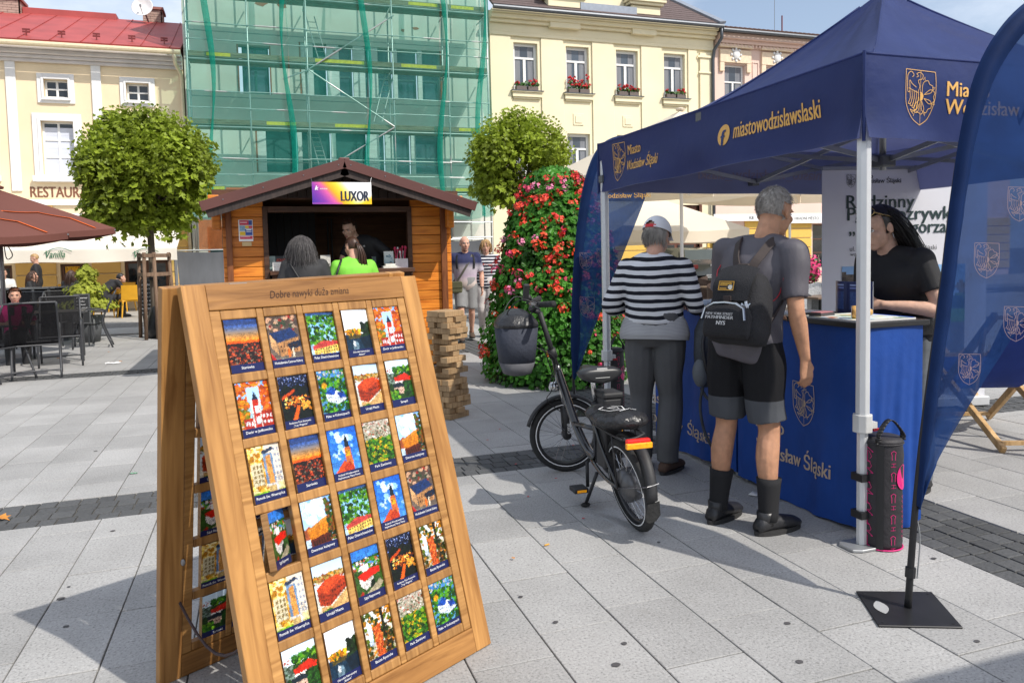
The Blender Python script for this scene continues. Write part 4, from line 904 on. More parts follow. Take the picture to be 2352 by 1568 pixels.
def pic(kind):
    W, H = 70, 104; rs = sum(map(ord, kind))
    P = Pic(W, H, '8fc0ea', 'd8ecf8', rs); G = ['3f7a24', '5c9a2e', '2f5e1c', '86b03a', '274d18']
    if kind == 'old_town':
        P = Pic(W, H, '3f5f9c', 'f2a03c', rs); P.a = np.where((P.Vv > .12)[..., None] & (P.Vv < .46)[..., None], (C8('5a7ab8')*(1-np.clip((P.Vv-.12)/.3, 0, 1))[..., None]+C8('ffb347')*np.clip((P.Vv-.12)/.3, 0, 1)[..., None]), P.a)
        P.rect(0, .40, 1, .45, 'f07a20', .05).rect(0, .45, 1, 1, '3a2a26', .08).scat(0, .47, 1, .92, 120, .05, ['a8452a', '7a3320', 'c2603a', '4a3428', '8c8070', '2c2a22', 'd07848'], .08, .5).scat(0, .85, 1, 1, 20, .08, ['5a3414', 'a05a18', '33280f'])
    elif kind == 'culture':
        P = Pic(W, H, '6a5a50', '8a8078', rs); P.scat(0, 0, 1, .3, 25, .08, ['a03a2a', 'c8a890', '50604a', 'b0a090'], .06, .6).poly([(.05, .32), (.75, .25), (.95, .42), (.25, .52)], '2c4a78', .05).poly([(.05, .34), (.25, .54), (.25, .78), (.05, .6)], 'd8b48c').poly([(.25, .54), (.95, .44), (.95, .72), (.3, .8)], 'c29a70').poly([(.55, .55), (1, .5), (1, .62), (.65, .7)], '1f3550', .06)
        P.rect(.55, .66, .62, .86, 'f08a2a').rect(.68, .64, .74, .84, 'e8e0d0').wins(.3, .56, .9, .72, 6, 2, '5a4030').poly([(0, .82), (.3, .8), (1, .86), (1, 1), (0, 1)], '8c8880', .05).poly([(0, .7), (.3, 1), (0, 1)], 'c23a30', .05).scat(.2, .85, .9, .98, 12, .03, ['e8e8e8', '303840', 'b03028'])
    elif kind == 'palace_d':
        P.scat(0, 0, 1, .62, 130, .08, G, .06).rect(0, 0, 1, .05, '4a6a9a', .05).poly([(.05, .68), (.45, .58), (1, .6), (1, .68), (.08, .76)], 'c8605a', .04).poly([(.08, .75), (1, .67), (1, .82), (.1, .9)], 'e8d080', .03).wins(.12, .73, .98, .86, 9, 2, '5a4a40', .45, -.05).scat(0, .87, 1, 1, 30, .07, ['d8d0c8', 'c05048', '90a0b8', 'e0e0e8', '4a7ac0'])
    elif kind == 'lake':
        P = Pic(W, H, 'f2f6fc', 'ffffff', rs); P.rect(0, .52, 1, 1, '24465c', .05).scat(.05, .42, .62, .52, 40, .07, ['d8a41c', 'b88018', 'e8c040', '6a7a24']).scat(.7, .3, 1.05, .56, 40, .09, ['24381c', '34502a', '1a2c14']).rect(.1, .54, .6, .62, '9a7420', .06, .6).poly([(.55, .6), (1, .56), (1, 1), (.75, 1)], '142c3c', .04, .7).blob(.35, .78, .12, 'c8d8e0', .1, 1.4, .6).blob(.3, .72, .05, 'f0f4f8', .05, 2)
    elif kind == 'manor':
        P.scat(0, .0, 1, .4, 60, .1, ['d88a28', 'c86a1c', 'e8a83a', 'a8541c'], .08).put((abs(P.U-.5) < .2) & (P.Vv < .42) & (P.Vv > .1), 'bcd8f4').scat(-.05, .35, .3, .85, 50, .09, ['e0a020', 'c87818', '8a8a20']).scat(.75, .3, 1.05, .6, 25, .09, ['d06a20', 'e08a30']).poly([(.42, .35), (.52, .18), (.64, .35)], '2c3e58').rect(.4, .34, .66, .86, 'c84a30', .04).rect(.38, .34, .43, .86, 'eeeae4').rect(.63, .34, .67, .86, 'eeeae4').wins(.45, .4, .62, .8, 1, 2, 'e8f0f8', .7).rect(.66, .56, 1, .86, 'b84a34', .03).wins(.68, .6, 1, .82, 3, 2, 'e8ecf0', .5).rect(.1, .66, .38, .86, 'b84a34', .03).wins(.12, .68, .38, .84, 3, 1, 'e8ecf0', .5).rect(0, .86, 1, 1, '5c7a28', .08)
    elif kind == 'fun_park':
        P = Pic(W, H, '1c2a4a', '0e1610', rs); P.scat(0, 0, 1, .25, 60, .02, ['8aa0d8', 'c0c8e8', '5a6a9a']).scat(0, .2, 1, 1, 90, .09, ['0e1a10', '18241a', '141410', '22301c']).poly([(.05, .38), (.5, .26), (.5, .31), (.05, .44)], 'd86a28').scat(.1, .4, .95, .6, 70, .045, ['ffb850', 'e88a28', 'fff0a0', '8a4a18', 'c06820'], .1, .5).poly([(.5, .6), (.6, .6), (.35, 1), (.15, 1)], 'e07a28', .08).scat(.65, .52, .95, .68, 20, .05, ['f0c060', 'd89a40'])
    elif kind == 'palace_k':
        P = Pic(W, H, '5a90c8', '7ab0d0', rs); P.scat(0, 0, 1, .2, 40, .06, ['6aa04a', '88b8d8', 'c8c0b8', '4a8a3a']).scat(0, .15, 1, 1, 170, .08, G+['6ab03a', '1f5a24'], .06).blob(.2, .3, .09, 'e0b028').poly([(.2, .5), (.45, .36), (.6, .42), (.85, .5), (.95, .62), (.6, .7), (.25, .62)], 'e4ecf8', .03).poly([(.18, .46), (.45, .34), (.6, .42), (.5, .52)], '2a62b0', .05).poly([(.6, .46), (.85, .48), (.95, .58), (.7, .6)], '2a5aa8', .05).wins(.25, .52, .85, .66, 7, 2, '5a6a80', .4, .04)
    elif kind == 'town_hall':
        P = Pic(W, H, 'c8dcf0', 'f4e8d0', rs); P.rect(0, .2, 1, .3, 'b09a5a', .1).scat(0, .2, 1, .34, 50, .05, ['d8a030', '7a7a30', 'c8b890', 'a86a40']).poly([(.05, .42), (.35, .3), (.75, .28), (1, .36), (1, .56), (.4, .78), (.08, .72)], 'b0502c', .05).poly([(.05, .42), (.35, .3), (.75, .28), (1, .36), (.55, .48), (.3, .56)], 'd8683a', .05).wins(.12, .55, .48, .74, 5, 3, '5a2a1c', .45, .02).wins(.5, .5, .98, .68, 6, 2, '5a2a1c', .45, -.06).poly([(.1, .76), (.5, .78), (1, .58), (1, 1), (.1, 1)], 'd8b888', .03).poly([(.12, .84), (.4, .8), (.48, .86), (.2, .98)], '5a8030', .05)
    elif kind == 'sanepid':
        P = Pic(W, H, 'dcecf8', 'e8f0f4', rs); P.scat(0, .14, .6, .24, 40, .03, ['c86050', 'e8e0d8', '8a9a80']).scat(.3, .15, 1.05, .35, 60, .08, G).rect(0, .3, 1, 1, '3a5a28', .08).scat(0, .28, .25, .5, 20, .06, ['8a9a90', '606a60']).poly([(.25, .38), (.75, .3), (1, .4), (.95, .46), (.3, .46)], 'd8442a', .05).poly([(.27, .46), (.72, .46), (.72, .62), (.3, .6)], 'f0ece8').poly([(.15, .52), (.45, .48), (.68, .54), (.6, .6), (.2, .6)], '34404c').poly([(.18, .6), (.62, .6), (.6, .74), (.25, .72)], 'e0c8b8').wins(.2, .62, .6, .72, 4, 1, '804030', .4).scat(0, .66, .35, 1, 30, .1, G).scat(.65, .5, 1.05, 1, 45, .1, ['24481a', '3a6a28', '1c3a14'])
    elif kind == 'monument':
        P = Pic(W, H, 'f4e8c0', 'e8dcb0', rs); P.scat(-.05, -.05, .5, .8, 90, .08, ['d8a82a', 'e8c050', 'b88a20', 'f0d888'], .08).rect(.55, 0, 1, .7, 'e4dcd0', .03).wins(.58, .05, 1, .7, 4, 6, 'a0a8b8', .5).rect(.05, .3, .4, .7, 'd8d0b8', .05).wins(.08, .32, .4, .66, 3, 4, '9a8a60', .6).poly([(.42, .1), (.8, .04), (.82, .1), (.46, .17)], '46546c').rect(.46, .15, .76, .72, '8aa4c0', .05).poly([(.52, .2), (.68, .18), (.72, .7), (.54, .7)], 'd8a868', .1).rect(.44, .7, .82, .74, 'd0ccc8').rect(.5, .74, .74, 1, 'cdb88a', .05).rect(.74, .74, .8, 1, 'e4e4e4').rect(0, .82, .48, 1, '8ab030', .1).rect(.8, .84, 1, 1, '8ab030', .1)
    elif kind == 'church':
        P = Pic(W, H, '2f7ad0', '78b4ec', rs); P.scat(0, 0, 1, .6, 16, .14, ['a8ccf0', '5a9ae0', 'd0e4f8']).poly([(.52, .3), (.6, .12), (.68, .3)], '22303c').rect(.53, .28, .68, .4, '2a3a48').poly([(.5, .4), (.7, .38), (.78, 1), (.5, 1)], 'd88a58', .05).rect(.53, .44, .68, .56, 'e8b83a', .05).wins(.54, .45, .68, .55, 2, 2, '6a3a20').poly([(0, .9), (.45, .62), (.52, .7), (.52, 1), (0, 1)], 'e0703c', .05).poly([(.4, .75), (.6, .66), (.74, .78), (.74, 1), (.4, 1)], 'b8502c', .06).wins(.44, .8, .74, 1, 3, 1, '5a2a18', .5)
    elif kind == 'castle_park':
        P = Pic(W, H, 'c8c0b8', '50603a', rs); P.scat(0, 0, 1, .36, 150, .04, ['e0dcd8', 'b85a40', 'd8d0c0', '7a7060', 'a8a090', '5a6a48'], .08, .5).rect(0, .38, 1, 1, '35601e', .06).scat(0, .36, 1, 1, 150, .075, ['4a8a28', '6aa030', 'c8b028', '2c5a1c', '90a828', '1f4416'])
    elif kind == 'station':
        P = Pic(W, H, '9cc4ec', 'e0ecf4', rs); P.scat(.1, 0, .7, .4, 12, .16, ['e8f0f8', 'c8dcf0', 'ffffff']).poly([(.0, .52), (.2, .46), (.2, .7), (0, .7)], 'b87048').poly([(.1, .52), (.8, .36), (.8, .42), (.1, .58)], 'd8a050').poly([(.1, .58), (.8, .42), (.85, .68), (.15, .72)], 'd09028', .1).poly([(.15, .72), (.85, .66), (.85, .86), (.15, .9)], '70341e', .05).wins(.2, .7, .82, .9, 7, 1, '3a1c14', .5, -.03).poly([(.0, .9), (1, .84), (1, 1), (0, 1)], 'c8a890', .04).scat(.8, .05, 1.05, .82, 60, .08, ['3a5a1c', '6a7a20', '8a5a1c', '24401a'])
    elif kind == 'court':
        P = Pic(W, H, '4a90d8', 'a8d0f0', rs); P.rect(0, .18, 1, .24, '34502c', .05).scat(0, .2, 1, .4, 70, .06, G+['e0dcd8', 'b86a50']).rect(0, .38, 1, 1, '4a6a30', .08).rect(.3, .3, .55, .42, 'eceae8').poly([(.1, .48), (.6, .4), (.95, .42), (.95, .52), (.6, .56), (.3, .62)], 'd83c24', .04).poly([(.14, .52), (.34, .62), (.34, .78), (.18, .68)], 'f0ece8').poly([(.34, .62), (.66, .56), (.68, .68), (.34, .78)], 'e4e0dc').wins(.36, .6, .66, .72, 5, 2, '8a8a90', .4, -.05).blob(.62, .72, .1, '1f3420', .05, 1.5).poly([(.3, .86), (.9, .66), (1, .74), (.5, 1)], 'b8b09a', .04).poly([(0, .9), (.2, .76), (.3, 1), (0, 1)], 'b03a2c', .05)
    else:  # tower
        P = Pic(W, H, 'e8ecf0', 'c8c0a8', rs); P.scat(0, 0, 1, 1, 120, .08, ['7a8a24', 'b88a28', '5a6a1c', 'd8a040', '8a6a20', '3c4a18'], .1).poly([(.3, .3), (.58, .26), (.62, 1), (.34, 1)], 'c86830', .1).scat(.32, .3, .6, .95, 40, .04, ['e08040', 'a04a20', 'f0a060']).rect(.12, .2, .26, .6, 'd8e4f4', .06).poly([(.62, .0), (.72, 0), (.82, 1), (.7, 1)], '2c2214', .05).scat(.6, .3, 1, .9, 40, .07, ['4a5a1a', '8a5a1c', '2c3412'])
    rs_ = P.rg; ii = np.clip(np.arange(H)[:, None]+rs_.randint(-1, 2, (H, W)), 0, H-1); jj = np.clip(np.arange(W)[None]+rs_.randint(-1, 2, (H, W)), 0, W-1); a = P.a[ii, jj]
    lo = np.kron(rs_.rand(H//6+1, W//6+1), np.ones((6, 6)))[:H, :W]; g = .84+.18*lo+.30*(rs_.rand(H, W)-.5); sky_ = (P.a.min(2) > .52) & (P.Vv < .5); g = np.where(sky_, 1, g)
    a = a*g[..., None]; mean = a.mean(2, keepdims=True); a = np.clip(mean+(a-mean)*1.1, 0, 1)**1.38; P.a = a; P.rect(0, .845, 1, 1, '161d4e'); return P
CAPT = dict(old_town=('Starówka',), culture=('Wodzisławskie Centrum Kultury',), palace_d=('Pałac Dietrichsteinów',), lake=('Ośrodek Rekreacyjny', '„Balaton”'), manor=('Dwór w Jedłowniku',), fun_park=('Rodzinny Park Rozrywki', '„Trzy Wzgórza”'), palace_k=('Pałac w Kokoszycach',), town_hall=('Urząd Miasta',), sanepid=('Sanepid',), monument=('Pomnik św. Wawrzyńca',), church=('Kościół Wniebowzięcia', 'Najświętszej Maryi Panny'), castle_park=('Park Zamkowy',), station=('Dworzec kolejowy',), court=('Sąd Rejonowy',), tower=('Baszta Rycerska',))
ORDER = ['old_town culture palace_d lake manor', 'manor fun_park palace_k town_hall sanepid', 'monument old_town church castle_park station', 'court station palace_d church culture', 'monument town_hall court fun_park tower', 'sanepid lake tower castle_park palace_k']
TW, TH_ = .1145, .1685; PRT = vcol('printed_tile', .3); WHT = M('white_print', (.8, .8, .8), .5, var=.02)
EDGE = wood('tile_edge_ply', (.22, .11, .04), (.42, .24, .1), (1, 9, 1), 8, .6)
PM, CM = {}, {}
for kd in CAPT:
    PM[kd] = pic(kd).mesh('picture', lambda u, v: (TW*(u-.5), TH_*(v-.5), -.0115)); PM[kd].materials.append(PRT)
    m = MB(); ln = CAPT[kd]
    for i, t in enumerate(ln):
        cap = .0085 if len(ln) == 1 else .0062; wd = text_geo(t)[2]*cap/.72; lettering(m, t, (0, TH_*(.435 if len(ln) == 1 else .415+.058*i), -.0122), (1, 0, 0), (0, -1, 0), cap, align='c', width=min(wd, TW*.9))
    CM[kd] = m.mesh('caption'); CM[kd].materials.append(WHT)
tb_ = MB().box((0, 0, 0), (TW, TH_, .022)); TBM = tb_.mesh('picture_tile'); TBM.materials.append(EDGE)
PIN = MB(); PIN.tube([(0, -TH_*.5-.016, 0), (0, TH_*.5+.016, 0)], .003, 6); PINM = PIN.mesh('pivot_pin'); PINM.materials.append(MATS['grey_metal'])
LBT = {'old_town': 'sunset over red roofs', 'culture': 'solar-roofed culture centre', 'palace_d': 'yellow palace below green trees', 'lake': 'blue lake', 'manor': 'red brick manor tower', 'fun_park': 'lit park at night', 'palace_k': 'blue-roofed palace in trees', 'town_hall': 'large red brick hall', 'sanepid': 'white villa with red roof', 'monument': 'stone saint column', 'church': 'brick church tower against blue sky', 'castle_park': 'treetops below the town', 'station': 'glazed railway station', 'court': 'white court house with red roof', 'tower': 'orange stone tower'}
def tile(Mp, x, y, kd, turn=0., z=.0):
    o = mesh_obj('picture_tile', TBM, board); o.matrix_local = Mp @ Matrix.Translation((x, y, z)) @ Matrix.Rotation(turn, 4, 'Y'); o['label'] = 'tile showing '+LBT[kd]
    mesh_obj('picture', PM[kd], o); mesh_obj('caption', CM[kd], o); mesh_obj('pivot_pin', PINM, o)
def panel(Mp, Hh, back=False):
    def P_(nm, x0_, x1_, y0_, y1_, z0=-.016, z1=.016, mt=WD1, bv=.003):
        m = MB(); m.T = Mp; m.bb((x0_, y0_, z0), (x1_, y1_, z1)); o = m.mesh(nm); o.materials.append(mt)
        # keep the grain in the board's own axes: object placed by the panel frame
        m = MB(); m.bb((x0_, y0_, z0), (x1_, y1_, z1)); me = m.mesh(nm); me.materials.append(mt); bpy.data.meshes.remove(o)
        ob = mesh_obj(nm, me, board); ob.matrix_local = Mp
        if bv: d = ob.modifiers.new('bevel', 'BEVEL'); d.width = bv; d.segments = 2
        return ob
    s = .075; n = .034
    P_('stile', 0, s, 0, Hh, mt=WD2); P_('stile', WB-s, WB, 0, Hh, mt=WD2)
    top = P_('rail', s+.0005, WB-s-.0005, 0, .082, mt=WD1); P_('rail', s+.0005, WB-s-.0005, Hh-.085, Hh, mt=WD1)
    X0, X1 = s+.001, WB-s-.001; Y0, Y1 = .083, Hh-.086; gw = .024; zi = (-.012, .014)
    P_('inner_stile', X0, X0+n, Y0, Y1, *zi, WDI); P_('inner_stile', X1-n, X1, Y0, Y1, *zi, WDI)
    cw = (X1-X0-2*n-4*gw)/5; ch = (Y1-Y0-.03*2-.030*5)/6
    for k in range(4): a = X0+n+cw+(cw+gw)*k; P_('mullion', a, a+gw, Y0, Y1, *zi, WDI, .004)
    for k in range(5):
        xa = X0+n+(cw+gw)*k+.0005; xb = xa+cw-.001
        for r in range(7):
            ya_ = Y0 if r == 0 else Y0+.03+ch+(ch+.030)*(r-1); hb_ = .03
            P_('crossbar', xa, xb, ya_, ya_+hb_, -.0118, .0138, WDX, .004)
        for r in range(6):
            yc = Y0+.03+ch/2+(ch+.030)*r; kd = ORDER[r].split()[k] if not back else ORDER[(r*2+k+1) % 6].split()[(k+r) % 5]
            if back and k == 0: kd = {0: 'church', 1: 'lake', 2: 'town_hall', 3: 'court', 4: 'monument', 5: 'sanepid'}[r]
            tile(Mp, xa+cw/2, yc, kd, (R(-38) if (r, k) == (3, 0) and not back else 0 if back else rnd.uniform(-.13, .0)), .0045)
    return top
tp = panel(MF, LB); panel(MBK, HB, True)
m = MB(); lettering(m, 'Dobre nawyki duża zmiana', (WB*.5-.02, .055, -.0172), (1, 0, 0), (0, -1, 0), .026, align='c', shear=.25, width=.31); me = m.mesh('lettering'); me.materials.append(M('burnt_letters', (.045, .018, .008), .8)); o = mesh_obj('lettering', me, board); o.matrix_local = MF
for s_ in (.2, WB-.2):
    m = MB(); m.T = MF; m.bb((s_-.03, -.008, .012), (s_+.03, .03, .05)); m.build('hinge', MATS['grey_metal'], board)
m = MB(); pa_ = (BL_+u1*.35+NB*.02)-root_b; pb_ = (TL2-E_*.0-u2*(HB-.3))-root_b; pts = [pa_.lerp(pb_, t/8)+V3((0, 0, -.12*math.sin(math.pi*t/8)))+E_*.06 for t in range(9)]; m.tube(pts, .005, 6); m.build('stay_cord', M('cord_dark', (.05, .03, .03), .8), board)
m = MB(); m.ell(MBK @ V3((.045, .93, -.018)), (.008, .004, .012), nu=8, nv=6); m.build('hook', MATS['grey_metal'], board)
# ================================================================ giant block tower
BLKW = [wood('block_timber_a', (.26, .16, .075), (.45, .30, .16), (12, 1, 1), 4, .6, rnd=.2)]
tcx, tcy = 1.585, 6.55; rzt = R(33); bl, bw, bh = .252, .083, .0505; rj = random.Random(5); c_, s_ = math.cos(rzt), math.sin(rzt)
bm_ = MB().box((0, 0, bh/2), (bl, bw-.002, bh-.001)).mesh('wooden_block'); bm_.materials.append(BLKW[0])
gaps = {1: (0, 1), 7: (0, 2), 8: (1,), 9: (0, 2), 10: (1,), 11: (0, 2), 12: (1, ), 13: (0, 2), 14: (1,)}
for lv in range(19):
    rot = rzt+(math.pi/2 if lv % 2 else 0); ca, sa = math.cos(rot), math.sin(rot)
    sway = .01*math.sin(lv*.9)
    for k in range(3):
        if lv in gaps and k in gaps[lv] and not (lv == 1 and k == 1): continue
        if lv == 1 and k == 1: pass
        off = (k-1)*bw; sl_ = rj.uniform(-.022, .022)
        o = mesh_obj('wooden_block', bm_); o.location = (tcx-sa*off+ca*sl_+sway, tcy+ca*off+sa*sl_, lv*bh); o.rotation_euler = (0, 0, rot+rj.uniform(-.03, .03))
        tag(o, 'plain brown wooden block in the giant stacking tower', 'wooden block', 'blocks of the giant stacking tower')
        d = o.modifiers.new('bevel', 'BEVEL'); d.width = .003; d.segments = 1
# ================================================================ wooden kiosk
KY = 9.8
def kx(px, py=560, Y=KY): return at(px, py, Y=Y)[0]
def kz(px, py, Y=KY): return at(px, py, Y=Y)[2]
KL, KR, KT = kx(512), kx(1036), 2.22
ks = thing('market_kiosk', 'orange timber market hut with brown metal gable roof and serving hatch', 'kiosk', ((KL+KR)/2, KY, 0))
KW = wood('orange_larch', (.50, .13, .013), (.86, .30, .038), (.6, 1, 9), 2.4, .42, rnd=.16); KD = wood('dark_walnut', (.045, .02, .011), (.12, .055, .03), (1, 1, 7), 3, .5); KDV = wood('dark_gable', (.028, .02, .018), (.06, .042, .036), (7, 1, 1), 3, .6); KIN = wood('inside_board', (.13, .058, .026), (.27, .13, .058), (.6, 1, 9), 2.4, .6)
BRM = M('brown_sheet', (.10, .035, .028), .38, var=.12, scale=2, spec=.5)
fl, frr, fb, ft = kx(605), kx(946), 1.215, 2.11; ol, orr, ob_, ot = kx(617), kx(936), 1.315, 2.035
z = .03; k = 0; bhh = .122
while z < KT:
    zt_ = min(z+bhh-.006, KT+.02)
    if zt_ < fb or z > ft: segs_ = [(KL, KR)]
    else: segs_ = [(KL, fl+.01), (frr-.01, KR)]
    for a, c in segs_:
        m = MB(); m.prism([(0, .004), (.004, 0), (.04, 0), (.04, zt_-z), (.004, zt_-z), (0, zt_-z-.004)], (a, KY, z), (0, 1, 0), (0, 0, 1), c-a, (1, 0, 0)); m.build('wall_board', KW, ks)
    z += bhh
m = MB(); m.bb((fl, KY-.035, fb), (ol, KY+.06, ft)); m.build('hatch_frame', KD, ks, bevel=.006); MB().bb((orr, KY-.035, fb), (frr, KY+.06, ft)).build('hatch_frame', KD, ks, bevel=.006); MB().bb((ol+.001, KY-.033, ot), (orr-.001, KY+.06, ft)).build('hatch_frame', KD, ks, bevel=.006)
MB().bb((ol+.002, KY-.20, ob_-.055), (orr+.05, KY+.25, ob_)).build('counter_shelf', KD, ks, bevel=.006); MB().bb((ol+.03, KY-.12, ob_-.11), (orr, KY-.002, ob_-.058)).build('counter_apron', KD, ks, bevel=.004)
# inside: boards on the back wall, dark door, floor
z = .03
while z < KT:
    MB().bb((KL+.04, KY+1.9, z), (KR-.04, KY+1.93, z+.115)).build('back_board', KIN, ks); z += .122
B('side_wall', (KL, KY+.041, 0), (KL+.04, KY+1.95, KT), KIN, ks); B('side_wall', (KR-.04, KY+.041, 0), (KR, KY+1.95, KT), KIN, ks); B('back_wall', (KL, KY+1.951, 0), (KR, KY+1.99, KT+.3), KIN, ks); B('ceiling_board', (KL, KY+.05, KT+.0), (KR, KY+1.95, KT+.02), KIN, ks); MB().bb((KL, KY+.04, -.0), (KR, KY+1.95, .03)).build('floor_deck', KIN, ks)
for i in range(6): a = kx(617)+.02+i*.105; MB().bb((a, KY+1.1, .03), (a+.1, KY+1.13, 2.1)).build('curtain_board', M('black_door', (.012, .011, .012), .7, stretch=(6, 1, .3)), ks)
for px in (753, 762): MB().tube([(kx(px, 540, KY+1.7), KY+1.7, .03), (kx(px, 540, KY+1.7), KY+1.7, 2.05)], .012, 6).build('hanging_rod', BLK, ks)
# corner posts, log ends, purlins
for px, w_ in ((527, .07), (1018, .08)): MB().bb((kx(px)-w_/2, KY-.055, .0), (kx(px)+w_/2, KY-.002, KT-.05)).build('corner_batten', wood('batten_brown', (.12, .035, .012), (.26, .09, .03), (7, 1, 1), 3, .5), ks, bevel=.008)
OV = KY-.62
for px, sg in ((500, -1), (1030, 1)):
    X = kx(px); MB().bb((X-.06, OV+.05, KT-.14), (X+.06, KY+.5, KT-.02)).build('purlin_end', KW, ks, bevel=.01); MB().bb((X-.05, KY-.16, KT-.4), (X+.05, KY-.001, KT-.145)).build('bracket', KW, ks, bevel=.02)
# roof
el, er, rd = at(458, 472, Y=OV), at(1094, 466, Y=OV), at(788, 369, Y=OV); el[2] = er[2] = (el[2]+er[2])/2; rd[0] = (el[0]+er[0])/2
th = .055
rf = None
for e_, s_ in ((el, -1), (er, 1)):
    d = rd-e_; nrm = V3((-d[2]*s_*-1, 0, abs(d[0]))).normalized(); nrm = V3((s_*abs(d[2]), 0, abs(d[0]))).normalized()
    m = MB(); m.prism([(0, 0), (1, 0), (1, 1), (0, 1)], e_-nrm*.03, d, (0, 3.1, 0), .045, nrm); m.build('roof_sheet', BRM, ks)
    m = MB(); m.prism([(0, 0), (1, 0), (1, 1), (0, 1)], e_-nrm*.09-V3((0, .012, 0)), d, nrm*.115, .02, (0, -1, 0)); m.build('fascia', BRM, ks, bevel=.003)
    m = MB(); m.prism([(.02, 0), (1, 0), (1, 1), (.02, 1)], e_-nrm*.175+V3((0, .003, 0)), d, nrm*.09, .03, (0, 1, 0)); m.build('barge_board', KDV, ks)
    for t in (.15, .42, .7, .95): m = MB(); m.lathe([(.008, 0), (.006, .006)], e_+d*t-nrm*.03-V3((0, .033, 0)), 8, (0, -1, 0)); m.build('screw', MATS['grey_metal'], ks)
m = MB(); m.bb((rd[0]-.06, OV-.02, rd[2]-.0), (rd[0]+.06, OV+3.1, rd[2]+.035)); m.build('ridge_cap', BRM, ks, bevel=.01)
gz = 2.21; yG = KY-.06; gl_, gr_ = kx(540, 450, yG), kx(1012, 450, yG); x = KL-.12; pitch = .112
sx_ = (rd[2]-el[2])/(rd[0]-el[0])
def roof_z(x): return rd[2]-.09-abs(x-rd[0])*sx_
while x < KR+.12:
    zt2 = min(roof_z(x), roof_z(x+pitch))-.0
    if zt2 > gz+.02: MB().bb((x+.003, yG, gz), (x+pitch-.003, yG+.03, zt2)).build('gable_board', KDV, ks, bevel=.004)
    x += pitch
MB().bb((KL-.1, yG+.031, gz-.02), (KR+.1, KY-.001, gz+.1)).build('tie_beam', KD, ks)
for s_ in (0, 1):
    z = KT; 
# things on and in the kiosk
SYK = OV-.06; a, c = at(716, 418, Y=SYK), at(854, 469, Y=SYK); sg = thing('hanging_sign', 'white yellow and purple gradient sign lettered LUXOR on the hut gable', 'sign', ((a[0]+c[0])/2, SYK, c[2]))
MB().bb((a[0], SYK, c[2]), (c[0], SYK+.012, a[2])).build('sign_board', SGN, sg)
P = Pic(70, 28, 'ffffff', 'ffffff'); t = (P.U*1.25+(1-P.Vv)*.55+.09*np.sin(P.U*6)); st = [(0.05, '4a2a9a'), (.3, '8a3aa8'), (.48, 'e060a0'), (.62, 'f8b020'), (.78, 'ffd840'), (.98, 'ffffff'), (1.5, 'ffffff'), (1.8, 'ffffff')]
A = np.zeros((28, 70, 3)); tt = P.U*1.15+(1-P.Vv)*.35-.0
for i in range(3): A[..., i] = np.interp(tt, [q[0] for q in st], [C8(q[1])[i] for q in st])
cr_ = np.clip((P.U+P.Vv*.75-1.42)*6, 0, 1)[..., None]; P.a = A*(1-cr_)+C8('ffc81e')*cr_; P.put((P.Vv > .93) & (P.U < .5), 'c050b0', 0, .5)
print_sheet('sign_print', P, (a[0], SYK-.002, a[2]), (c[0]-a[0], 0, 0), (0, 0, c[2]-a[2]), sg)
W_ = c[0]-a[0]; H_ = a[2]-c[2]; m = MB(); lettering(m, 'LUXOR', (a[0]+W_*.48, SYK-.005, c[2]+H_*.15), (1, 0, 0), (0, 0, 1), H_*.47, width=W_*.47, bold=.022); m.build('lettering', M('luxor_ink', (.012, .02, .045), .5), sg)
m = MB(); lettering(m, 'k', (a[0]+W_*.05, SYK-.005, c[2]+H_*.64), (1, 0, 0), (0, 0, 1), H_*.2, bold=.03, shear=.3); m.build('lettering', WHT, sg); m = MB(); lettering(m, 'KARVINÁ', (a[0]+W_*.135, SYK-.005, c[2]+H_*.66), (1, 0, 0), (0, 0, 1), H_*.07, width=W_*.12, bold=.01); m.build('lettering', WHT, sg)
m = MB()
for x in (a[0]+.01, c[0]-.01): m.tube([(x, SYK+.006, a[2]-.01), (x+(.03 if x > 1 else -.03), SYK+.05, a[2]+.1)], .002, 4)
m.build('hanging_wire', MATS['grey_metal'], sg)
PYK = KY-.004; a, c = at(547, 505, Y=PYK), at(582, 554, Y=PYK); ps = thing('event_poster', 'red yellow and blue block poster pinned on the orange boards', 'poster', ((a[0]+c[0])/2, PYK-.01, c[2])); P = Pic(28, 40, 'f4f4f4', 'f4f4f4', 4)
P.rect(.06, .03, .7, .25, 'd83858', .03).rect(.72, .03, .96, .25, '2a4aa0', .03).rect(.06, .27, .45, .52, '8ab0d0', .1).rect(.47, .27, .7, .4, 'f0c830').rect(.72, .27, .96, .4, 'd83858').rect(.47, .42, .96, .72, '2a50a8', .02).rect(.06, .54, .45, .72, 'f0c830').rect(.06, .75, .96, .9, 'd84860', .05).rect(.52, .46, .9, .49, 'ffffff').rect(.52, .54, .9, .57, 'ffffff').rect(.12, .1, .6, .14, 'f8c8d0').rect(.12, .78, .8, .8, 'f8d0d8')
print_sheet('poster_print', P, (a[0], PYK-.006, a[2]), (c[0]-a[0], 0, 0), (0, 0, c[2]-a[2]), ps); MB().bb((a[0], PYK-.005, c[2]), (c[0], PYK-.001, a[2])).build('poster_sheet', SGN, ps)
a, c = at(556, 556, Y=PYK), at(578, 565, Y=PYK); tag(MB().bb((a[0], PYK-.008, c[2]), (c[0], PYK-.001, a[2])).build('small_notice', M('notice_card', (.62, .45, .22), .6)), 'small tan card fixed under the event poster', 'notice')
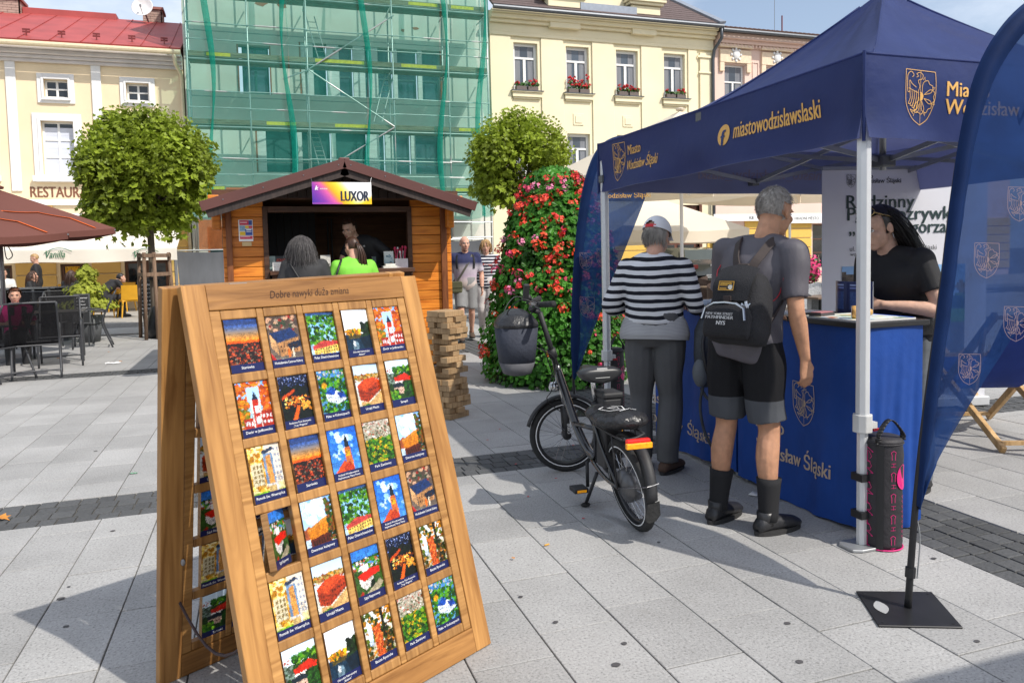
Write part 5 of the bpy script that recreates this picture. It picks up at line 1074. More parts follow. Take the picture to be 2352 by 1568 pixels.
# books and boxes on the counter
rb = random.Random(11); cz = ob_
def book(label, px0, px1, py0, cols_, txt=None, Y=KY+.0, tc=None, th=.025, tilt=.12, cap=.2):
    a, c = at(px0, py0, Y=Y), at(px1, py0, Y=Y); h = a[2]-cz; t = thing('book', label, 'book', ((a[0]+c[0])/2, Y, cz)); w_ = c[0]-a[0]
    m = MB(); dv = V3((0, tilt, 1)).normalized(); m.prism([(0, 0), (w_, 0), (w_, h), (0, h)], (a[0], Y, cz), (1, 0, 0), dv, th, (0, 1, 0)); m.build('book_block', M('paper_block', (.7, .68, .62), .8), t)
    P = Pic(14, 20, cols_[0], cols_[1], rb.randint(0, 99)); P.scat(.1, .25, .9, .95, 6, .16, cols_[2:] or cols_, .05)
    print_sheet('cover', P, V3((a[0], Y-.002, cz))+dv*h, (w_, 0, 0), -dv*h, t, .3)
    if txt:
        m = MB(); 
        for i, s in enumerate(txt): lettering(m, s, V3((a[0]+w_*.08, Y-.005, cz))+dv*h*(.62-.26*i), (1, 0, 0), dv, h*cap, width=w_*.84, bold=.015)
        m.build('lettering', tc or WHT, t)
RDP = M('red_print', (.6, .05, .02), .5)
book('black thriller with red letters standing on the hut counter', 632, 658, 588, ['101010', '181010', '202020'], ('ADLER', 'OLSEN'), KY+.1, RDP)
book('pale book with red frame in front of the black thriller', 626, 646, 602, ['f0ece4', 'f4f0ea', 'e0d8d0'], None, KY-.04)
book('grey teal book leaning at the hatch jamb', 618, 632, 588, ['9ab0ac', '788c88', 'c0ccc8', 'b04038'], None, KY+.1)
book('dark brown novel lying low beside the red framed book', 648, 668, 606, ['2a1c10', '3a2814', 'c0a060'], None, KY-.02, th=.04)
book('red spined small book behind the grey haired customer', 660, 676, 594, ['a02830', '802028', '301010'], None, KY+.08)
book('grey book with a line portrait between the two customers', 736, 759, 586, ['c8c4bc', 'b8b4ac', '7a7670', 'e0dcd4'], None, KY+.02)
book('tall grey blue book with a castle on the counter', 882, 904, 577, ['d8dad4', '6a8a98', '4a6a78', '88a0a8'], None, KY-.02)
book('dark green book beside the green shirt customer', 855, 864, 589, ['1a3a38', '204a44', '305a50'], None, KY+.08)
a, c = at(879, 614, Y=KY-.1), at(910, 607, Y=KY-.1); t = thing('paperback_pile', 'two pale paperbacks lying flat on the counter edge', 'book', ((a[0]+c[0])/2, KY-.1, cz))
MB().bb((a[0], KY-.17, cz), (c[0], KY-.03, cz+.028)).build('book_block', MATS['paper_block'], t); MB().bb((a[0]+.03, KY-.16, cz+.029), (c[0]-.02, KY-.05, cz+.055)).build('book_block', MATS['paper_block'], t)
a, c = at(907, 594, Y=KY-.02), at(936, 594, Y=KY-.02); t = thing('pen_box', 'white printed box holding a bunch of pink wrapped flower pens', 'box', ((a[0]+c[0])/2, KY, cz)); hgt = a[2]-cz
MB().bb((a[0], KY-.05, cz), (c[0], KY+.1, cz+hgt)).build('box_body', M('box_white', (.7, .64, .66), .6, var=.2, scale=12), t)
for k in range(12):
    q = V3((a[0]+.015+(c[0]-a[0]-.03)*rb.random(), KY+rb.uniform(-.03, .08), cz+.05)); e2 = q+V3((rb.uniform(-.03, .03), 0, hgt+rb.uniform(.02, .1))); m = MB(); m.tube([q, e2], .006, 5); m.ell(e2, (.014, .014, .02), nu=7, nv=5); m.build('flower_pen', M('pen_red', (.5, .03, .09), .4) if k % 4 else M('pen_white', (.75, .75, .75), .4), t)
# ================================================================ trees
LFM = cloth2('maple_leaf', (.245, .315, .03), .38, .45, .55, 1.6); BRKM = M('tree_bark', (.12, .095, .07), .95, var=.4, scale=9, stretch=(1, 1, .25), bump=.6, bscale=25)
def maple_leaf(mb, p, nrm, size, rg):
    _, a, u = frame(nrm); t = rg.random()*6.283; a, u = a*math.cos(t)+u*math.sin(t), u*math.cos(t)-a*math.sin(t); s = size; f = nrm*s
    P2 = [(0, -.5, 0), (.5, -.3, .12), (.28, -.02, .04), (.42, .3, .1), (.12, .22, .0), (0, .62, -.1), (-.12, .22, .0), (-.42, .3, .1), (-.28, -.02, .04), (-.5, -.3, .12)]
    mb.add([p+a*(x*s)+u*(y*s)+f*z for x, y, z in P2], [(0, 1, 2, 3, 4), (0, 4, 5, 6), (0, 6, 7, 8, 9)])
def crown_mesh(c, rad, n, size, seed, lumps=60):
    rg = random.Random(seed); m = MB(); L_ = []
    for _ in range(lumps):
        d = V3((rg.gauss(0, 1), rg.gauss(0, 1), rg.gauss(0, 1))).normalized(); k = rg.uniform(.6, .82); L_.append((V3((d[0]*rad[0]*k, d[1]*rad[1]*k, d[2]*rad[2]*k)), rg.uniform(.26, .42)*min(rad)))
    for _ in range(n):
        q, r = L_[rg.randrange(lumps)]; d = V3((rg.gauss(0, 1), rg.gauss(0, 1), rg.gauss(0, .9))).normalized(); p = q+d*r*rg.uniform(.65, 1.08); p *= 1+.22*mnoise.noise(p.normalized()*2.1+V3((seed, 0, 0)))
        if p[2] < -rad[2]*.78 and rg.random() < .7: continue
        nrm = (d*.7+V3((rg.uniform(-.5, .5), rg.uniform(-.5, .5), rg.uniform(.2, 1.0)))).normalized(); maple_leaf(m, V3(c)+p, nrm, size*rg.uniform(.6, 1.25), rg)
    for _ in range(n//14):   # shoots that stick out of the clipped outline
        d = V3((rg.gauss(0, 1), rg.gauss(0, 1), abs(rg.gauss(0, .9)))).normalized(); base = V3(c)+V3((d[0]*rad[0], d[1]*rad[1], d[2]*rad[2]))*rg.uniform(.88, 1.0)
        for k in range(3): maple_leaf(m, base+(d+V3((0, 0, .8))).normalized()*size*.8*k+V3((rg.gauss(0, .02), rg.gauss(0, .02), 0)), (V3((rg.uniform(-1, 1), rg.uniform(-1, 1), .5))).normalized(), size*(.85-.2*k), rg)
    return m
def street_tree(label, base, zc, rad, n, size, seed, ztr):
    t = thing('maple_tree', label, 'tree', base); c = V3((base[0], base[1], zc)); rg = random.Random(seed)
    crown_mesh(c, rad, n, size, seed).build('crown', LFM, t)
    m = MB(); m.tube([V3(base)+V3((0, 0, -.02)), V3(base)+V3((.01, 0, .5)), V3(base)+V3((.0, .0, zc-rad[2]*.6)), V3(base)+V3((.02, 0, zc))], [.085, .07, .06, .035], 10)
    m.build('trunk', BRKM, t, True)
    for k in range(9):
        a = k*2.4+rg.random(); z0 = zc-rad[2]*rg.uniform(.45, .8); q = c+V3((math.cos(a)*rad[0]*.62, math.sin(a)*rad[1]*.62, rad[2]*rg.uniform(-.2, .55))); s = V3((base[0], base[1], z0)); m = MB(); m.tube([s, s.lerp(q, .5)+V3((0, 0, .12)), q], [.03, .02, .008], 6); m.build('branch', BRKM, t, True)
    return t
tb = at(358, 776, Z=0); d_t = tb[1]; ctr = at(347, 412, Y=d_t); rr = (at(515, 412, Y=d_t)[0]-at(180, 412, Y=d_t)[0])/2; rz_ = (at(347, 262, Y=d_t)[2]-at(347, 566, Y=d_t)[2])/2
street_tree('round clipped maple tree held by wooden stakes before the terrace', (tb[0], tb[1], 0), ctr[2], (rr*.93, rr*.93, rz_*.97), 12500, .14, 21, 0)
# tree stakes
STK = wood('stake_wood', (.11, .07, .045), (.24, .16, .11), (8, 8, 1), 4, .9)
sf = thing('tree_stakes', 'three grey-brown timber stakes with crossbars round the maple trunk', 'tree stakes', (tb[0], tb[1]-.0, 0)); zt = at(358, 580, Y=d_t)[2]
pts3 = [(-.16, -.30), (.30, -.05), (-.08, .32)]
pts3 = [(-.12, -.34), (.36, .1), (-.3, .22), (.08, -.28)]
for i, (x, y) in enumerate(pts3): MB().tube([(tb[0]+x*1.0, tb[1]+y*1.1, 0), (tb[0]+x*.82, tb[1]+y*.8, zt)], .035, 8).build('stake', STK, sf, True)
for z in (zt-.06, zt-.42):
    for i in range(4):
        p, q = [pts3[j] for j in ((0, 3), (3, 1), (1, 2), (2, 0))[i]]; MB().beam((tb[0]+p[0]*.9, tb[1]+p[1]*.9, z), (tb[0]+q[0]*.9, tb[1]+q[1]*.9, z+.005), .04, .07).build('crossbar', STK, sf)
MB().tube([(tb[0]-.12, tb[1]-.1, zt-.5), (tb[0], tb[1]-.12, zt-.5), (tb[0]+.12, tb[1]+.05, zt-.5)], .03, 6).build('tree_tie', BLK, sf)
m = MB(); m.lathe([(.22, 0), (.25, .2), (.2, .45), (.15, .62), (.1, .68)], (tb[0]+.08, tb[1]+.05, 0), 14); tag(m.build('watering_bag', M('black_plastic', (.012, .012, .014), .35, var=.3, scale=6, bump=.8, bscale=9), None, True), 'black plastic watering bag wrapped round the maple foot', 'watering bag')
d2 = 17.5; c2 = at(1208, 385, Y=d2); rr = (at(1318, 385, Y=d2)[0]-at(1100, 385, Y=d2)[0])/2; rz_ = (at(1208, 282, Y=d2)[2]-at(1208, 520, Y=d2)[2])/2
street_tree('looser maple tree growing behind the red flower tower', (c2[0]-.15, d2, 0), c2[2], (rr, rr, rz_), 7500, .14, 33, 0)
# ================================================================ tower of geraniums
FT = V3((3.265, 8.1, 0)); ft = thing('geranium_tower', 'tall cone planter overgrown with green leaves and red pink geraniums', 'flower tower', FT)
prof = [(0, .82), (.15, .86), (.56, .81), (.96, .74), (1.36, .66), (1.66, .58), (1.96, .47), (2.16, .39), (2.32, .3), (2.4, .12)]
def pr(z): return float(np.interp(z, [p[0] for p in prof], [p[1] for p in prof]))
GLF = cloth2('ivy_leaf', (.055, .19, .02), .3, .4, .6, 2.5)
rg = random.Random(77); m = MB()
for _ in range(15000):
    z = rg.uniform(.0, 1)**.9*2.4; a = rg.random()*6.283; lump = 1+.09*mnoise.noise((math.cos(a)*2.2, math.sin(a)*2.2, z*2.4))+.05*mnoise.noise((math.cos(a)*6, math.sin(a)*6, z*7)); r = pr(z)*lump*rg.uniform(.84, 1.03)
    d = V3((math.cos(a), math.sin(a), .25)); p = V3((FT[0]+d[0]*r, FT[1]+d[1]*r, max(.015, z+rg.uniform(-.03, .03)))); s = rg.uniform(.035, .075); nrm = (d+V3((rg.uniform(-.7, .7), rg.uniform(-.7, .7), rg.uniform(-.1, .9)))).normalized(); _, e2, u = frame(nrm); t = rg.random()*6.28; e2, u = e2*math.cos(t)+u*math.sin(t), u*math.cos(t)-e2*math.sin(t)
    m.add([p-u*s*.5, p+e2*s*.5-u*s*.1+nrm*s*.12, p+e2*s*.3+u*s*.4, p+u*s*.5+nrm*s*.1, p-e2*s*.3+u*s*.4, p-e2*s*.5-u*s*.1+nrm*s*.12], [(0, 1, 2, 3), (0, 3, 4, 5)])
m.build('foliage', GLF, ft)
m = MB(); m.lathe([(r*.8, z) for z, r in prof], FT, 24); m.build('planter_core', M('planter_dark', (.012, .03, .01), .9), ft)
PET = [M('petal_red', (.62, .02, .018), .55, var=.3, scale=40), M('petal_scarlet', (.75, .06, .02), .55, var=.3, scale=40), M('petal_pink', (.66, .05, .13), .55, var=.3, scale=40), M('petal_pale', (.72, .2, .36), .55, var=.3, scale=40)]
UM = []
for v in range(8):
    mm = MB()
    for k in range(13 if v % 2 else 9):
        d = V3((rg.gauss(0, 1), rg.gauss(0, 1), rg.gauss(0, 1))).normalized()*.045; d[2] *= .7
        for q in range(4):
            a = q*1.57+rg.random(); _, e2, u = frame(d+V3((0, 0, .02))); r = .021; p0 = d; tip = d+(e2*math.cos(a)+u*math.sin(a))*r+d.normalized()*.006; sd = (u*math.cos(a)-e2*math.sin(a))*r*.42
            mm.add([p0, p0.lerp(tip, .6)+sd, tip, p0.lerp(tip, .6)-sd], [(0, 1, 2, 3)])
    me = mm.mesh('blossom'); me.materials.append(PET[v % 3 if v < 7 else 3]); UM.append(me)
nbl = 0
while nbl < 260:
    z = .25+rg.random()**.85*2.1; a = R(160)+rg.random()*R(225); r = pr(min(z, 2.34))*1.05
    if z < .9 and rg.random() < .62: continue
    o = mesh_obj('blossom', UM[rg.choice([0, 0, 3, 1, 4, 1, 4, 2, 5, 6, 7])], ft); o.location = (math.cos(a)*r, math.sin(a)*r, z); o.rotation_euler = (rg.uniform(-.6, .6), rg.uniform(-.6, .6), rg.random()*6.28); k = rg.uniform(.55, 1.35); o.scale = (k, k, k); nbl += 1
# ================================================================ blue promotional tent
TX0, TX1, TY0, TY1, TV0, TV1 = 2.69, 5.47, 2.82, 5.58, 1.925, 2.31
NAV = cloth2('tent_cloth', (.026, .043, .145), .36, .5, .12, 4, .12, (.30, .34, .62)); NAVI = NAV
GOLD = M('gold_print', (.72, .40, .10), .6, var=.05); GOLDD = M('dull_gold_print', (.36, .30, .36), .6, var=.05)
tent = thing('promo_tent', 'navy blue pop-up tent with gold town crest and lettering', 'tent', ((TX0+TX1)/2, (TY0+TY1)/2, 0))
AP = V3((4.12, 4.15, 3.18)); LIN = cloth2('tent_lining', (.36, .38, .52), .6, .7, .08, 3); o_ = .035
cs = [V3((TX0-o_, TY0-o_, TV1)), V3((TX1+o_, TY0-o_, TV1)), V3((TX1+o_, TY1+o_, TV1)), V3((TX0-o_, TY1+o_, TV1))]
for k in range(4):
    a, c = cs[k], cs[(k+1) % 4]
    def rf_(u, v, a=a, c=c):
        e = a.lerp(c, u); p = e.lerp(AP, v); hip = abs(u-.5)*2
        p[2] = TV1+(AP[2]-TV1)*(v**1.6)-.05*math.sin(math.pi*u)*math.sin(math.pi*v)-.012*math.sin(u*9+v*4)*math.sin(math.pi*v)+.006*math.sin(u*31+v*11)*v*(1-v)*4; return p
    m = MB(); m.grid(rf_, 28, 22); rp_o = m.build('roof_panel', NAV, tent, True); m = MB(); m.grid(lambda u, v: rf_(u, v)+V3((0, 0, -.012)), 16, 12); m.build('lining', LIN, rp_o, True)
    m = MB(); m.tube([rf_(0, v/14)+V3((0, 0, .004)) for v in range(14)], .007, 6); m.build('roof_seam', NAV, tent, True)
def vwarp(axis, sgn):
    def f(p):
        q = V3(p); s = q[1] if axis == 0 else q[0]; t = (TV1-q[2])/(TV1-TV0)
        q[axis] += sgn*(.026*math.sin(s*5.3+.6)*t*t+.012*math.sin(s*14+q[2]*9)*t*math.exp(-3*abs(s-2.8))+.016*math.sin(s*2.1+q[2]*6)*math.sin(math.pi*min(max(t, 0), 1))+.02*t*math.sin(math.pi*min(max(t, 0), 1)*.5)); return q
    return f
VW = [vwarp(1, -1), vwarp(0, 1), vwarp(1, 1), vwarp(0, -1)]; VAL = []
for k in range(4):
    a, c = cs[k], cs[(k+1) % 4]; m = MB()
    m.grid(lambda u, v: VW[k](V3((a[0]+(c[0]-a[0])*u, a[1]+(c[1]-a[1])*u, TV1-(TV1-TV0)*v))), 60, 12); VAL.append(m.build('valance', NAV, tent, True)); m = MB(); inn = V3(((0, 1, 0), (-1, 0, 0), (0, -1, 0), (1, 0, 0))[k])*.008; m.grid(lambda u, v: VW[k](V3((a[0]+(c[0]-a[0])*u, a[1]+(c[1]-a[1])*u, TV1-(TV1-TV0)*v)))+inn, 40, 8); m.build('lining', LIN, VAL[-1], True)
    m = MB(); m.tube([VW[k](V3((a[0]+(c[0]-a[0])*u/40, a[1]+(c[1]-a[1])*u/40, TV1))) for u in range(41)], .006, 6); m.build('piping', NAV, VAL[-1], True)
    m = MB(); m.tube([(a[0], a[1], TV1+.01), (a[0]-.004, a[1]-.004, TV0-.012)], .008, 6); m.build('corner_seam', NAV, VAL[-1])
def onX(px, py, X): p = at(px, py, X=X); return p
# lettering on the side valance
XV = TX0-o_; wl = lambda p: VW[3](p)-V3((.0035, 0, 0)); UXL, UZ_ = V3((0, -1, 0)), V3((0, 0, 1))
m = MB(); a, c = onX(1697, 311, XV), onX(1886, 268, XV); lettering(m, 'miastowodzislawslaski', (XV, a[1], (a[2]+c[2])/2-.012), UXL, UZ_, .098, width=a[1]-c[1], bold=.010, warp=wl); m.build('lettering', GOLD, VAL[3]); m = MB()
a = onX(1425, 372, XV); b_ = onX(1441, 358, XV); c = onX(1513, 372, XV); lettering(m, 'Wodzisław Śląski', (XV, b_[1], onX(1445, 391, XV)[2]), UXL, UZ_, .075, width=b_[1]-c[1], bold=.010, warp=wl); m.build('lettering', GOLD, VAL[3]); m = MB(); lettering(m, 'Miasto', (XV, b_[1], onX(1445, 391, XV)[2]+.115), UXL, UZ_, .075, width=(b_[1]-c[1])*.42, bold=.010, warp=wl)
m.build('lettering', GOLD, VAL[3]); m = MB(); crest(m, V3((XV, a[1]+.03, (TV0+TV1)/2+.01)), UXL, UZ_, .29, .015, wl); m.build('crest_print', GOLD, VAL[3])
fc = onX(1673, 311, XV); m = MB(); n = 24; rr = .062; vs = [V3((XV, fc[1]-rr*math.cos(6.283*i/n), fc[2]+rr*math.sin(6.283*i/n))) for i in range(n)]; m.add([wl(v) for v in vs], [tuple(range(n))]); m.build('round_logo', GOLD, VAL[3])
m = MB(); lettering(m, 'f', (XV-.002, fc[1]+.022, fc[2]-.062), UXL, UZ_, .095, bold=.03, warp=wl); m.build('logo_letter', M('navy_ink', (.010, .028, .14), .6), VAL[3])
# lettering on the front valance
YV = TY0-o_; wf = lambda p: VW[0](p)-V3((0, .0035, 0)); UXF = V3((1, 0, 0))
m = MB(); a, c = at(2170, 222, Y=YV), at(2168, 262, Y=YV); lettering(m, 'Miasto', (a[0], YV, a[2]), UXF, UZ_, .072, bold=.010, warp=wf); lettering(m, 'Wodzisław Śląski', (c[0], YV, c[2]), UXF, UZ_, .072, bold=.010, warp=wf)
m.build('lettering', GOLD, VAL[0]); q = at(2111, 225, Y=YV); m = MB(); crest(m, q, UXF, UZ_, .255, .011, wf); m.build('crest_print', GOLD, VAL[0])
# far valances carry the same print, seen from behind
for k, X0_, ux, w_ in ((2, V3((4.9, TY1+o_, 2.05)), V3((-1, 0, 0)), lambda p: VW[2](p)+V3((0, -.014, 0))),):
    m = MB(); lettering(m, 'miasto_wodzislaw_slaski', X0_, ux, UZ_, .09, width=1.3, bold=.010, warp=w_); m.build('lettering', GOLDD, VAL[k])
# frame
ALU = M('white_aluminium', (.62, .63, .64), .35, .25, var=.06); ALG = M('grey_aluminium', (.33, .34, .35), .4, .5, var=.1); PLG2 = M('grey_plastic', (.10, .105, .11), .5)
for (x, y) in ((TX0, TY0), (TX0, TY1), (TX1, TY0), (TX1, TY1)):
    def hexa(r): return [(r*math.cos(R(22.5+45*i)), r*math.sin(R(22.5+45*i))) for i in range(8)]
    m = MB(); m.prism(hexa(.033), (x, y, .6), (1, 0, 0), (0, 1, 0), 1.68); lg = m.build('leg', ALU, tent, bevel=.002)
    m = MB(); m.prism(hexa(.026), (x, y, .015), (1, 0, 0), (0, 1, 0), .6); m.build('lower_leg', ALU, lg)
    m = MB(); m.prism(hexa(.046), (x, y, .555), (1, 0, 0), (0, 1, 0), .085); m.build('leg_lock', M('lock_plastic', (.55, .55, .54), .5), lg, bevel=.004); MB().bb((x+.03, y-.02, .57), (x+.07, y+.015, .6)).build('lock_lever', MATS['lock_plastic'], lg); MB().bb((x+.05, y-.02, .556), (x+.085, y+.005, .568)).build('lock_button', M('red_button', (.5, .02, .03), .4), lg)
    m = MB(); m.prism([(-.1, -.05), (-.06, -.07), (.07, -.07), (.09, -.04), (.09, .05), (.06, .07), (-.07, .07), (-.1, .04)], (x, y, 0.0), (1, 0, 0), (0, 1, 0), .014); m.build('foot_plate', ALG, lg, bevel=.003)
    MB().bb((x-.04, y-.04, 2.0), (x+.04, y+.04, 2.06)).build('slider', PLG2, lg, bevel=.006)
mid = [V3((AP[0], TY0, 0)), V3((TX1, AP[1], 0)), V3((AP[0], TY1, 0)), V3((TX0, AP[1], 0))]; cor = [V3((TX0, TY0, 0)), V3((TX1, TY0, 0)), V3((TX1, TY1, 0)), V3((TX0, TY1, 0))]
zl, zh = 2.02, 2.27
for k in range(4):
    for c in (cor[k], cor[(k+1) % 4]):
        for z0, z1, of in ((zh, zl, .0), (zl, zh, .016)):
            n_ = (AP-mid[k]); n_[2] = 0; n_.normalize(); MB().beam(c+n_*(.03+of)+V3((0, 0, z0)), mid[k]+n_*(.03+of)+V3((0, 0, z1)), .014, .032).build('truss_bar', ALG, tent)
    MB().bb(mid[k]+V3((-.035, -.035, zl-.03)), mid[k]+V3((.035, .035, zl+.03))).build('truss_joint', PLG2, tent, bevel=.006); MB().bb(mid[k]+V3((-.035, -.035, zh-.03)), mid[k]+V3((.035, .035, zh+.03))).build('truss_joint', PLG2, tent, bevel=.006)
    ctr = V3((AP[0], AP[1], 0))
    for z0, z1, of in ((zh, zl, -.012), (zl, zh, .012)):
        d = (ctr-mid[k]).normalized(); sd = V3((-d[1], d[0], 0))*of; MB().beam(mid[k]+sd+V3((0, 0, z0)), ctr+sd+V3((0, 0, z1)), .014, .032).build('truss_bar', ALG, tent)
MB().tube([(AP[0], AP[1], 1.96), (AP[0], AP[1], 3.15)], .022, 10).build('centre_pole', ALG, tent, True)
MB().box((AP[0], AP[1], 2.02), (.12, .12, .08)).build('centre_hub', PLG2, tent, bevel=.01); MB().box((AP[0], AP[1], 2.27), (.12, .12, .06)).build('centre_hub', PLG2, tent, bevel=.01)
# ================================================================ counters under blue cloth
BLU = cloth2('counter_cloth', (.013, .062, .29), .05, .55, .12, 5, .08); BLKT = M('black_top', (.014, .014, .016), .35, var=.2)
SAND = M('sand_print', (.52, .40, .30), .65, var=.04)
def counter(label, x0, x1, y0, y1, h, zb, seed):
    t = thing('promo_counter', label, 'counter', ((x0+x1)/2, (y0+y1)/2, 0)); rg = random.Random(seed); ph = rg.random()*6
    per = [(x0, y1), (x0, y0), (x1, y0), (x1, y1)]
    def side(i):
        a, c = V3((*per[i], 0)), V3((*per[i+1], 0)); d = (c-a).normalized(); n_ = V3((d[1], -d[0], 0)); n_ = n_ if (a+n_-V3(((x0+x1)/2, (y0+y1)/2, 0))).length > (a-V3(((x0+x1)/2, (y0+y1)/2, 0))).length else -n_
        def f(u, v):
            p = a.lerp(c, u); fold = .010*math.sin(u*17+ph+i)*v+.006*math.sin(u*37+v*5+ph)*v+.008*math.sin(v*5+u*3); edge = min(1, min(u, 1-u)*9)
            q = p+n_*(fold*edge+.012*v*edge); q[2] = h*(1-v)+(zb+.012*math.sin(u*6+ph))*v; return q
        return f
    sides = [side(i) for i in range(3)]
    for i, f in enumerate(sides): m = MB(); m.grid(f, 48, 14); s = m.build('cloth_side', BLU, t, True)
    MB().bb((x0-.025, y0-.02, h), (x1+.025, y1+.02, h+.028)).build('table_top', BLKT, t, bevel=.004)
    for x in (x0+.04, x1-.04):
        for y in (y0+.04, y1-.04): MB().tube([(x, y, 0), (x, y, h)], .014, 6).build('leg', ALG, t)
    return t, sides[0]
CXF = 2.80
c1, s1 = counter('blue draped counter with gold lettering, right behind the tent leg', CXF, 3.19, 2.945, 3.955, 1.03, .015, 3); c1['label'] = 'blue draped counter corner standing against the tent leg, gold lettering'
c2, s2 = counter('blue draped counter half hidden by the striped shirt person', CXF+.01, 3.2, 3.99, 5.0, 1.03, .03, 9)
def cw(y0, y1, f, of=.004):
    def w_(p): u = (y1-p[1])/(y1-y0); v = 1-(p[2]-.015)/(1.03-.015); q = f(min(max(u, 0), 1), min(max(v, 0), 1)); return V3((q[0]-of, p[1], p[2]))
    return w_
w1 = cw(2.945, 3.955, s1); w2 = cw(3.99, 5.0, s2)
for w_, (l2a, l2b), (l1a), par, cr_p in ((w1, ((1736, 1034), (1912, 1099)), (1742, 990), c1, (1846, 928)), (w2, ((1478, 976), (1632, 997)), (1500, 930), c2, None)):
    a, c = at(*l2a, X=CXF), at(*l2b, X=CXF); m = MB(); zz = (a[2]+c[2])/2; lettering(m, 'Wodzisław Śląski', (CXF, a[1], zz), UXL, UZ_, .082, width=a[1]-c[1], bold=.010, warp=w_); m.build('lettering', SAND, par); m = MB(); lettering(m, 'Miasto', (CXF, a[1], zz+.15), UXL, UZ_, .082, width=(a[1]-c[1])*.42, bold=.010, warp=w_); m.build('lettering', SAND, par)
    if cr_p: q = at(*cr_p, X=CXF); m = MB(); crest(m, q, UXL, UZ_, .24, .016, w_); m.build('crest_print', SAND, par)
# printed matter on the counters
cz1 = 1.0585; PAP = M('paper_white', (.72, .71, .70), .6, var=.05); rp_ = random.Random(4)
P = Pic(40, 24, 'eef0e8', 'e4ece4', 8); P.scat(0, 0, 1, 1, 60, .05, ['c8dcb8', 'e8d8c8', 'b8d0e8', 'f0e8d0'], .03)
for k in range(26): 
    x, y = rp_.random(), rp_.random(); P.poly([(x, y), (x+.3, y+rp_.uniform(-.3, .3)), (x+.31, y+.03)], rp_.choice(['a8b8c8', 'c0705a', '90a890', 'd0b060']), 0, .8)
P.rect(.0, .9, 1, 1, '2a58b8')
mp_ = thing('map_sheet', 'large printed tourist map lying at the counter corner', 'map', (3.0, 3.15, cz1)); m = MB(); m.bb((2.80, 2.97, cz1), (3.17, 3.36, cz1+.008)); m.build('map_pad', PAP, mp_); print_sheet('map_print', P, (2.80, 3.36, cz1+.0095), (0, -.39, 0), (.37, 0, 0), mp_, .5)
for nm, lb, x, y, w_, d_, hh, rz, col in (('ink_pad', 'small flat ink pad box on the map edge', 2.87, 3.30, .13, .07, .016, .3, (.05, .045, .05)), ('flyer_pile', 'pile of pale flyers beside the map', 2.95, 3.62, .21, .15, .012, .1, (.6, .62, .66)), ('flyer_pile', 'white leaflets fanned on the second counter', 2.93, 4.18, .3, .2, .02, .35, (.68, .68, .7)), ('flyer_pile', 'pale blue leaflets stacked towards the striped person', 3.0, 4.5, .22, .16, .035, -.2, (.5, .58, .7)), ('flyer_pile', 'open brochure lying across the counter joint', 2.95, 3.98, .26, .18, .01, .6, (.66, .62, .58))):
    t = thing(nm, lb, 'printed matter' if nm != 'ink_pad' else 'ink pad', (x, y, cz1)); z_ = cz1+(.0097 if nm == 'ink_pad' else 0)
    for k in range(3 if nm == 'flyer_pile' else 1): m = MB(); m.box((x+.012*k, y-.01*k, z_+hh/3*(k+.5) if nm == 'flyer_pile' else z_+hh/2), (w_, d_, hh/3*.96 if nm == 'flyer_pile' else hh), rz+.12*k); m.build('sheet' if nm == 'flyer_pile' else 'pad_case', M('sheet_%d' % int(col[0]*1000+k), tuple(v*(1-.06*k) for v in col), .5, var=.15, scale=30), t)
    if nm == 'ink_pad': m = MB(); m.box((x, y, z_+hh+.003), (w_*.9, d_*.85, .004), rz); m.build('pad_lid', M('pad_pink', (.5, .2, .22), .4), t)
sp = at(1957, 712, X=2.86); st_ = thing('rubber_stamp', 'round rubber stamp with red print lying on the map', 'stamp', (sp[0], sp[1], cz1)); d = V3((.75, -.6, .0)); o = V3((sp[0], sp[1], cz1+.043)); m = MB(); m.lathe([(.032, 0), (.033, .02), (.02, .03), (.014, .05), (.022, .075), (.012, .095)], o, 16, d); m.build('handle', M('stamp_wood', (.6, .34, .1), .4), st_, True); P = Pic(16, 16, 'd8d0cc', 'd8d0cc', 2); P.blob(.5, .5, .45, 'a83028').blob(.5, .5, .38, 'd8ccc8').rect(.3, .35, .7, .55, 'a83028').blob(.38, .62, .1, 'a83028').blob(.64, .62, .13, 'a83028'); _, s_, u_ = frame(d); print_sheet('stamp_print', P, o-d.normalized()*.002-s_*.03+u_*.03, s_*.06, -u_*.06, st_)
# ================================================================ wide roll-up banner
BA, BB_ = V3((4.66, 5.36, 0)), V3((6.14, 5.0, 0)); BH = at(1903, 383, Y=5.36)[2]; BH = 2.12
bn = thing('rollup_banner', 'wide white roll-up banner with dark green heading behind the counter woman', 'banner', (BA+BB_)/2); bd = (BB_-BA).normalized(); bnrm = V3((bd[1], -bd[0], 0))
m = MB(); m.prism([(0, .08), (1, .08), (1, BH), (0, BH)], BA, BB_-BA, (0, 0, 1), .004, -bnrm); m.build('banner_sheet', cloth2('banner_film', (.78, .78, .82), .2, .5, .03, 2), bn)
MB().beam(BA+V3((0, 0, .05)), BB_+V3((0, 0, .05)), .14, .085).build('cassette', ALU, bn, bevel=.01); MB().beam(BA+V3((0, 0, BH)), BB_+V3((0, 0, BH)), .02, .03).build('top_rail', ALG, bn); MB().tube([(BA+BB_)/2-bnrm*.03+V3((0, 0, .05)), (BA+BB_)/2-bnrm*.03+V3((0, 0, BH))], .01, 6).build('support_pole', ALG, bn)
for k in (.2, .8): MB().beam(BA.lerp(BB_, k)-bnrm*.15+V3((0, 0, .012)), BA.lerp(BB_, k)+bnrm*.22+V3((0, 0, .012)), .04, .02).build('foot', ALG, bn)
DGR = M('dark_green_ink', (.006, .03, .03), .5); WBn = (BB_-BA).length
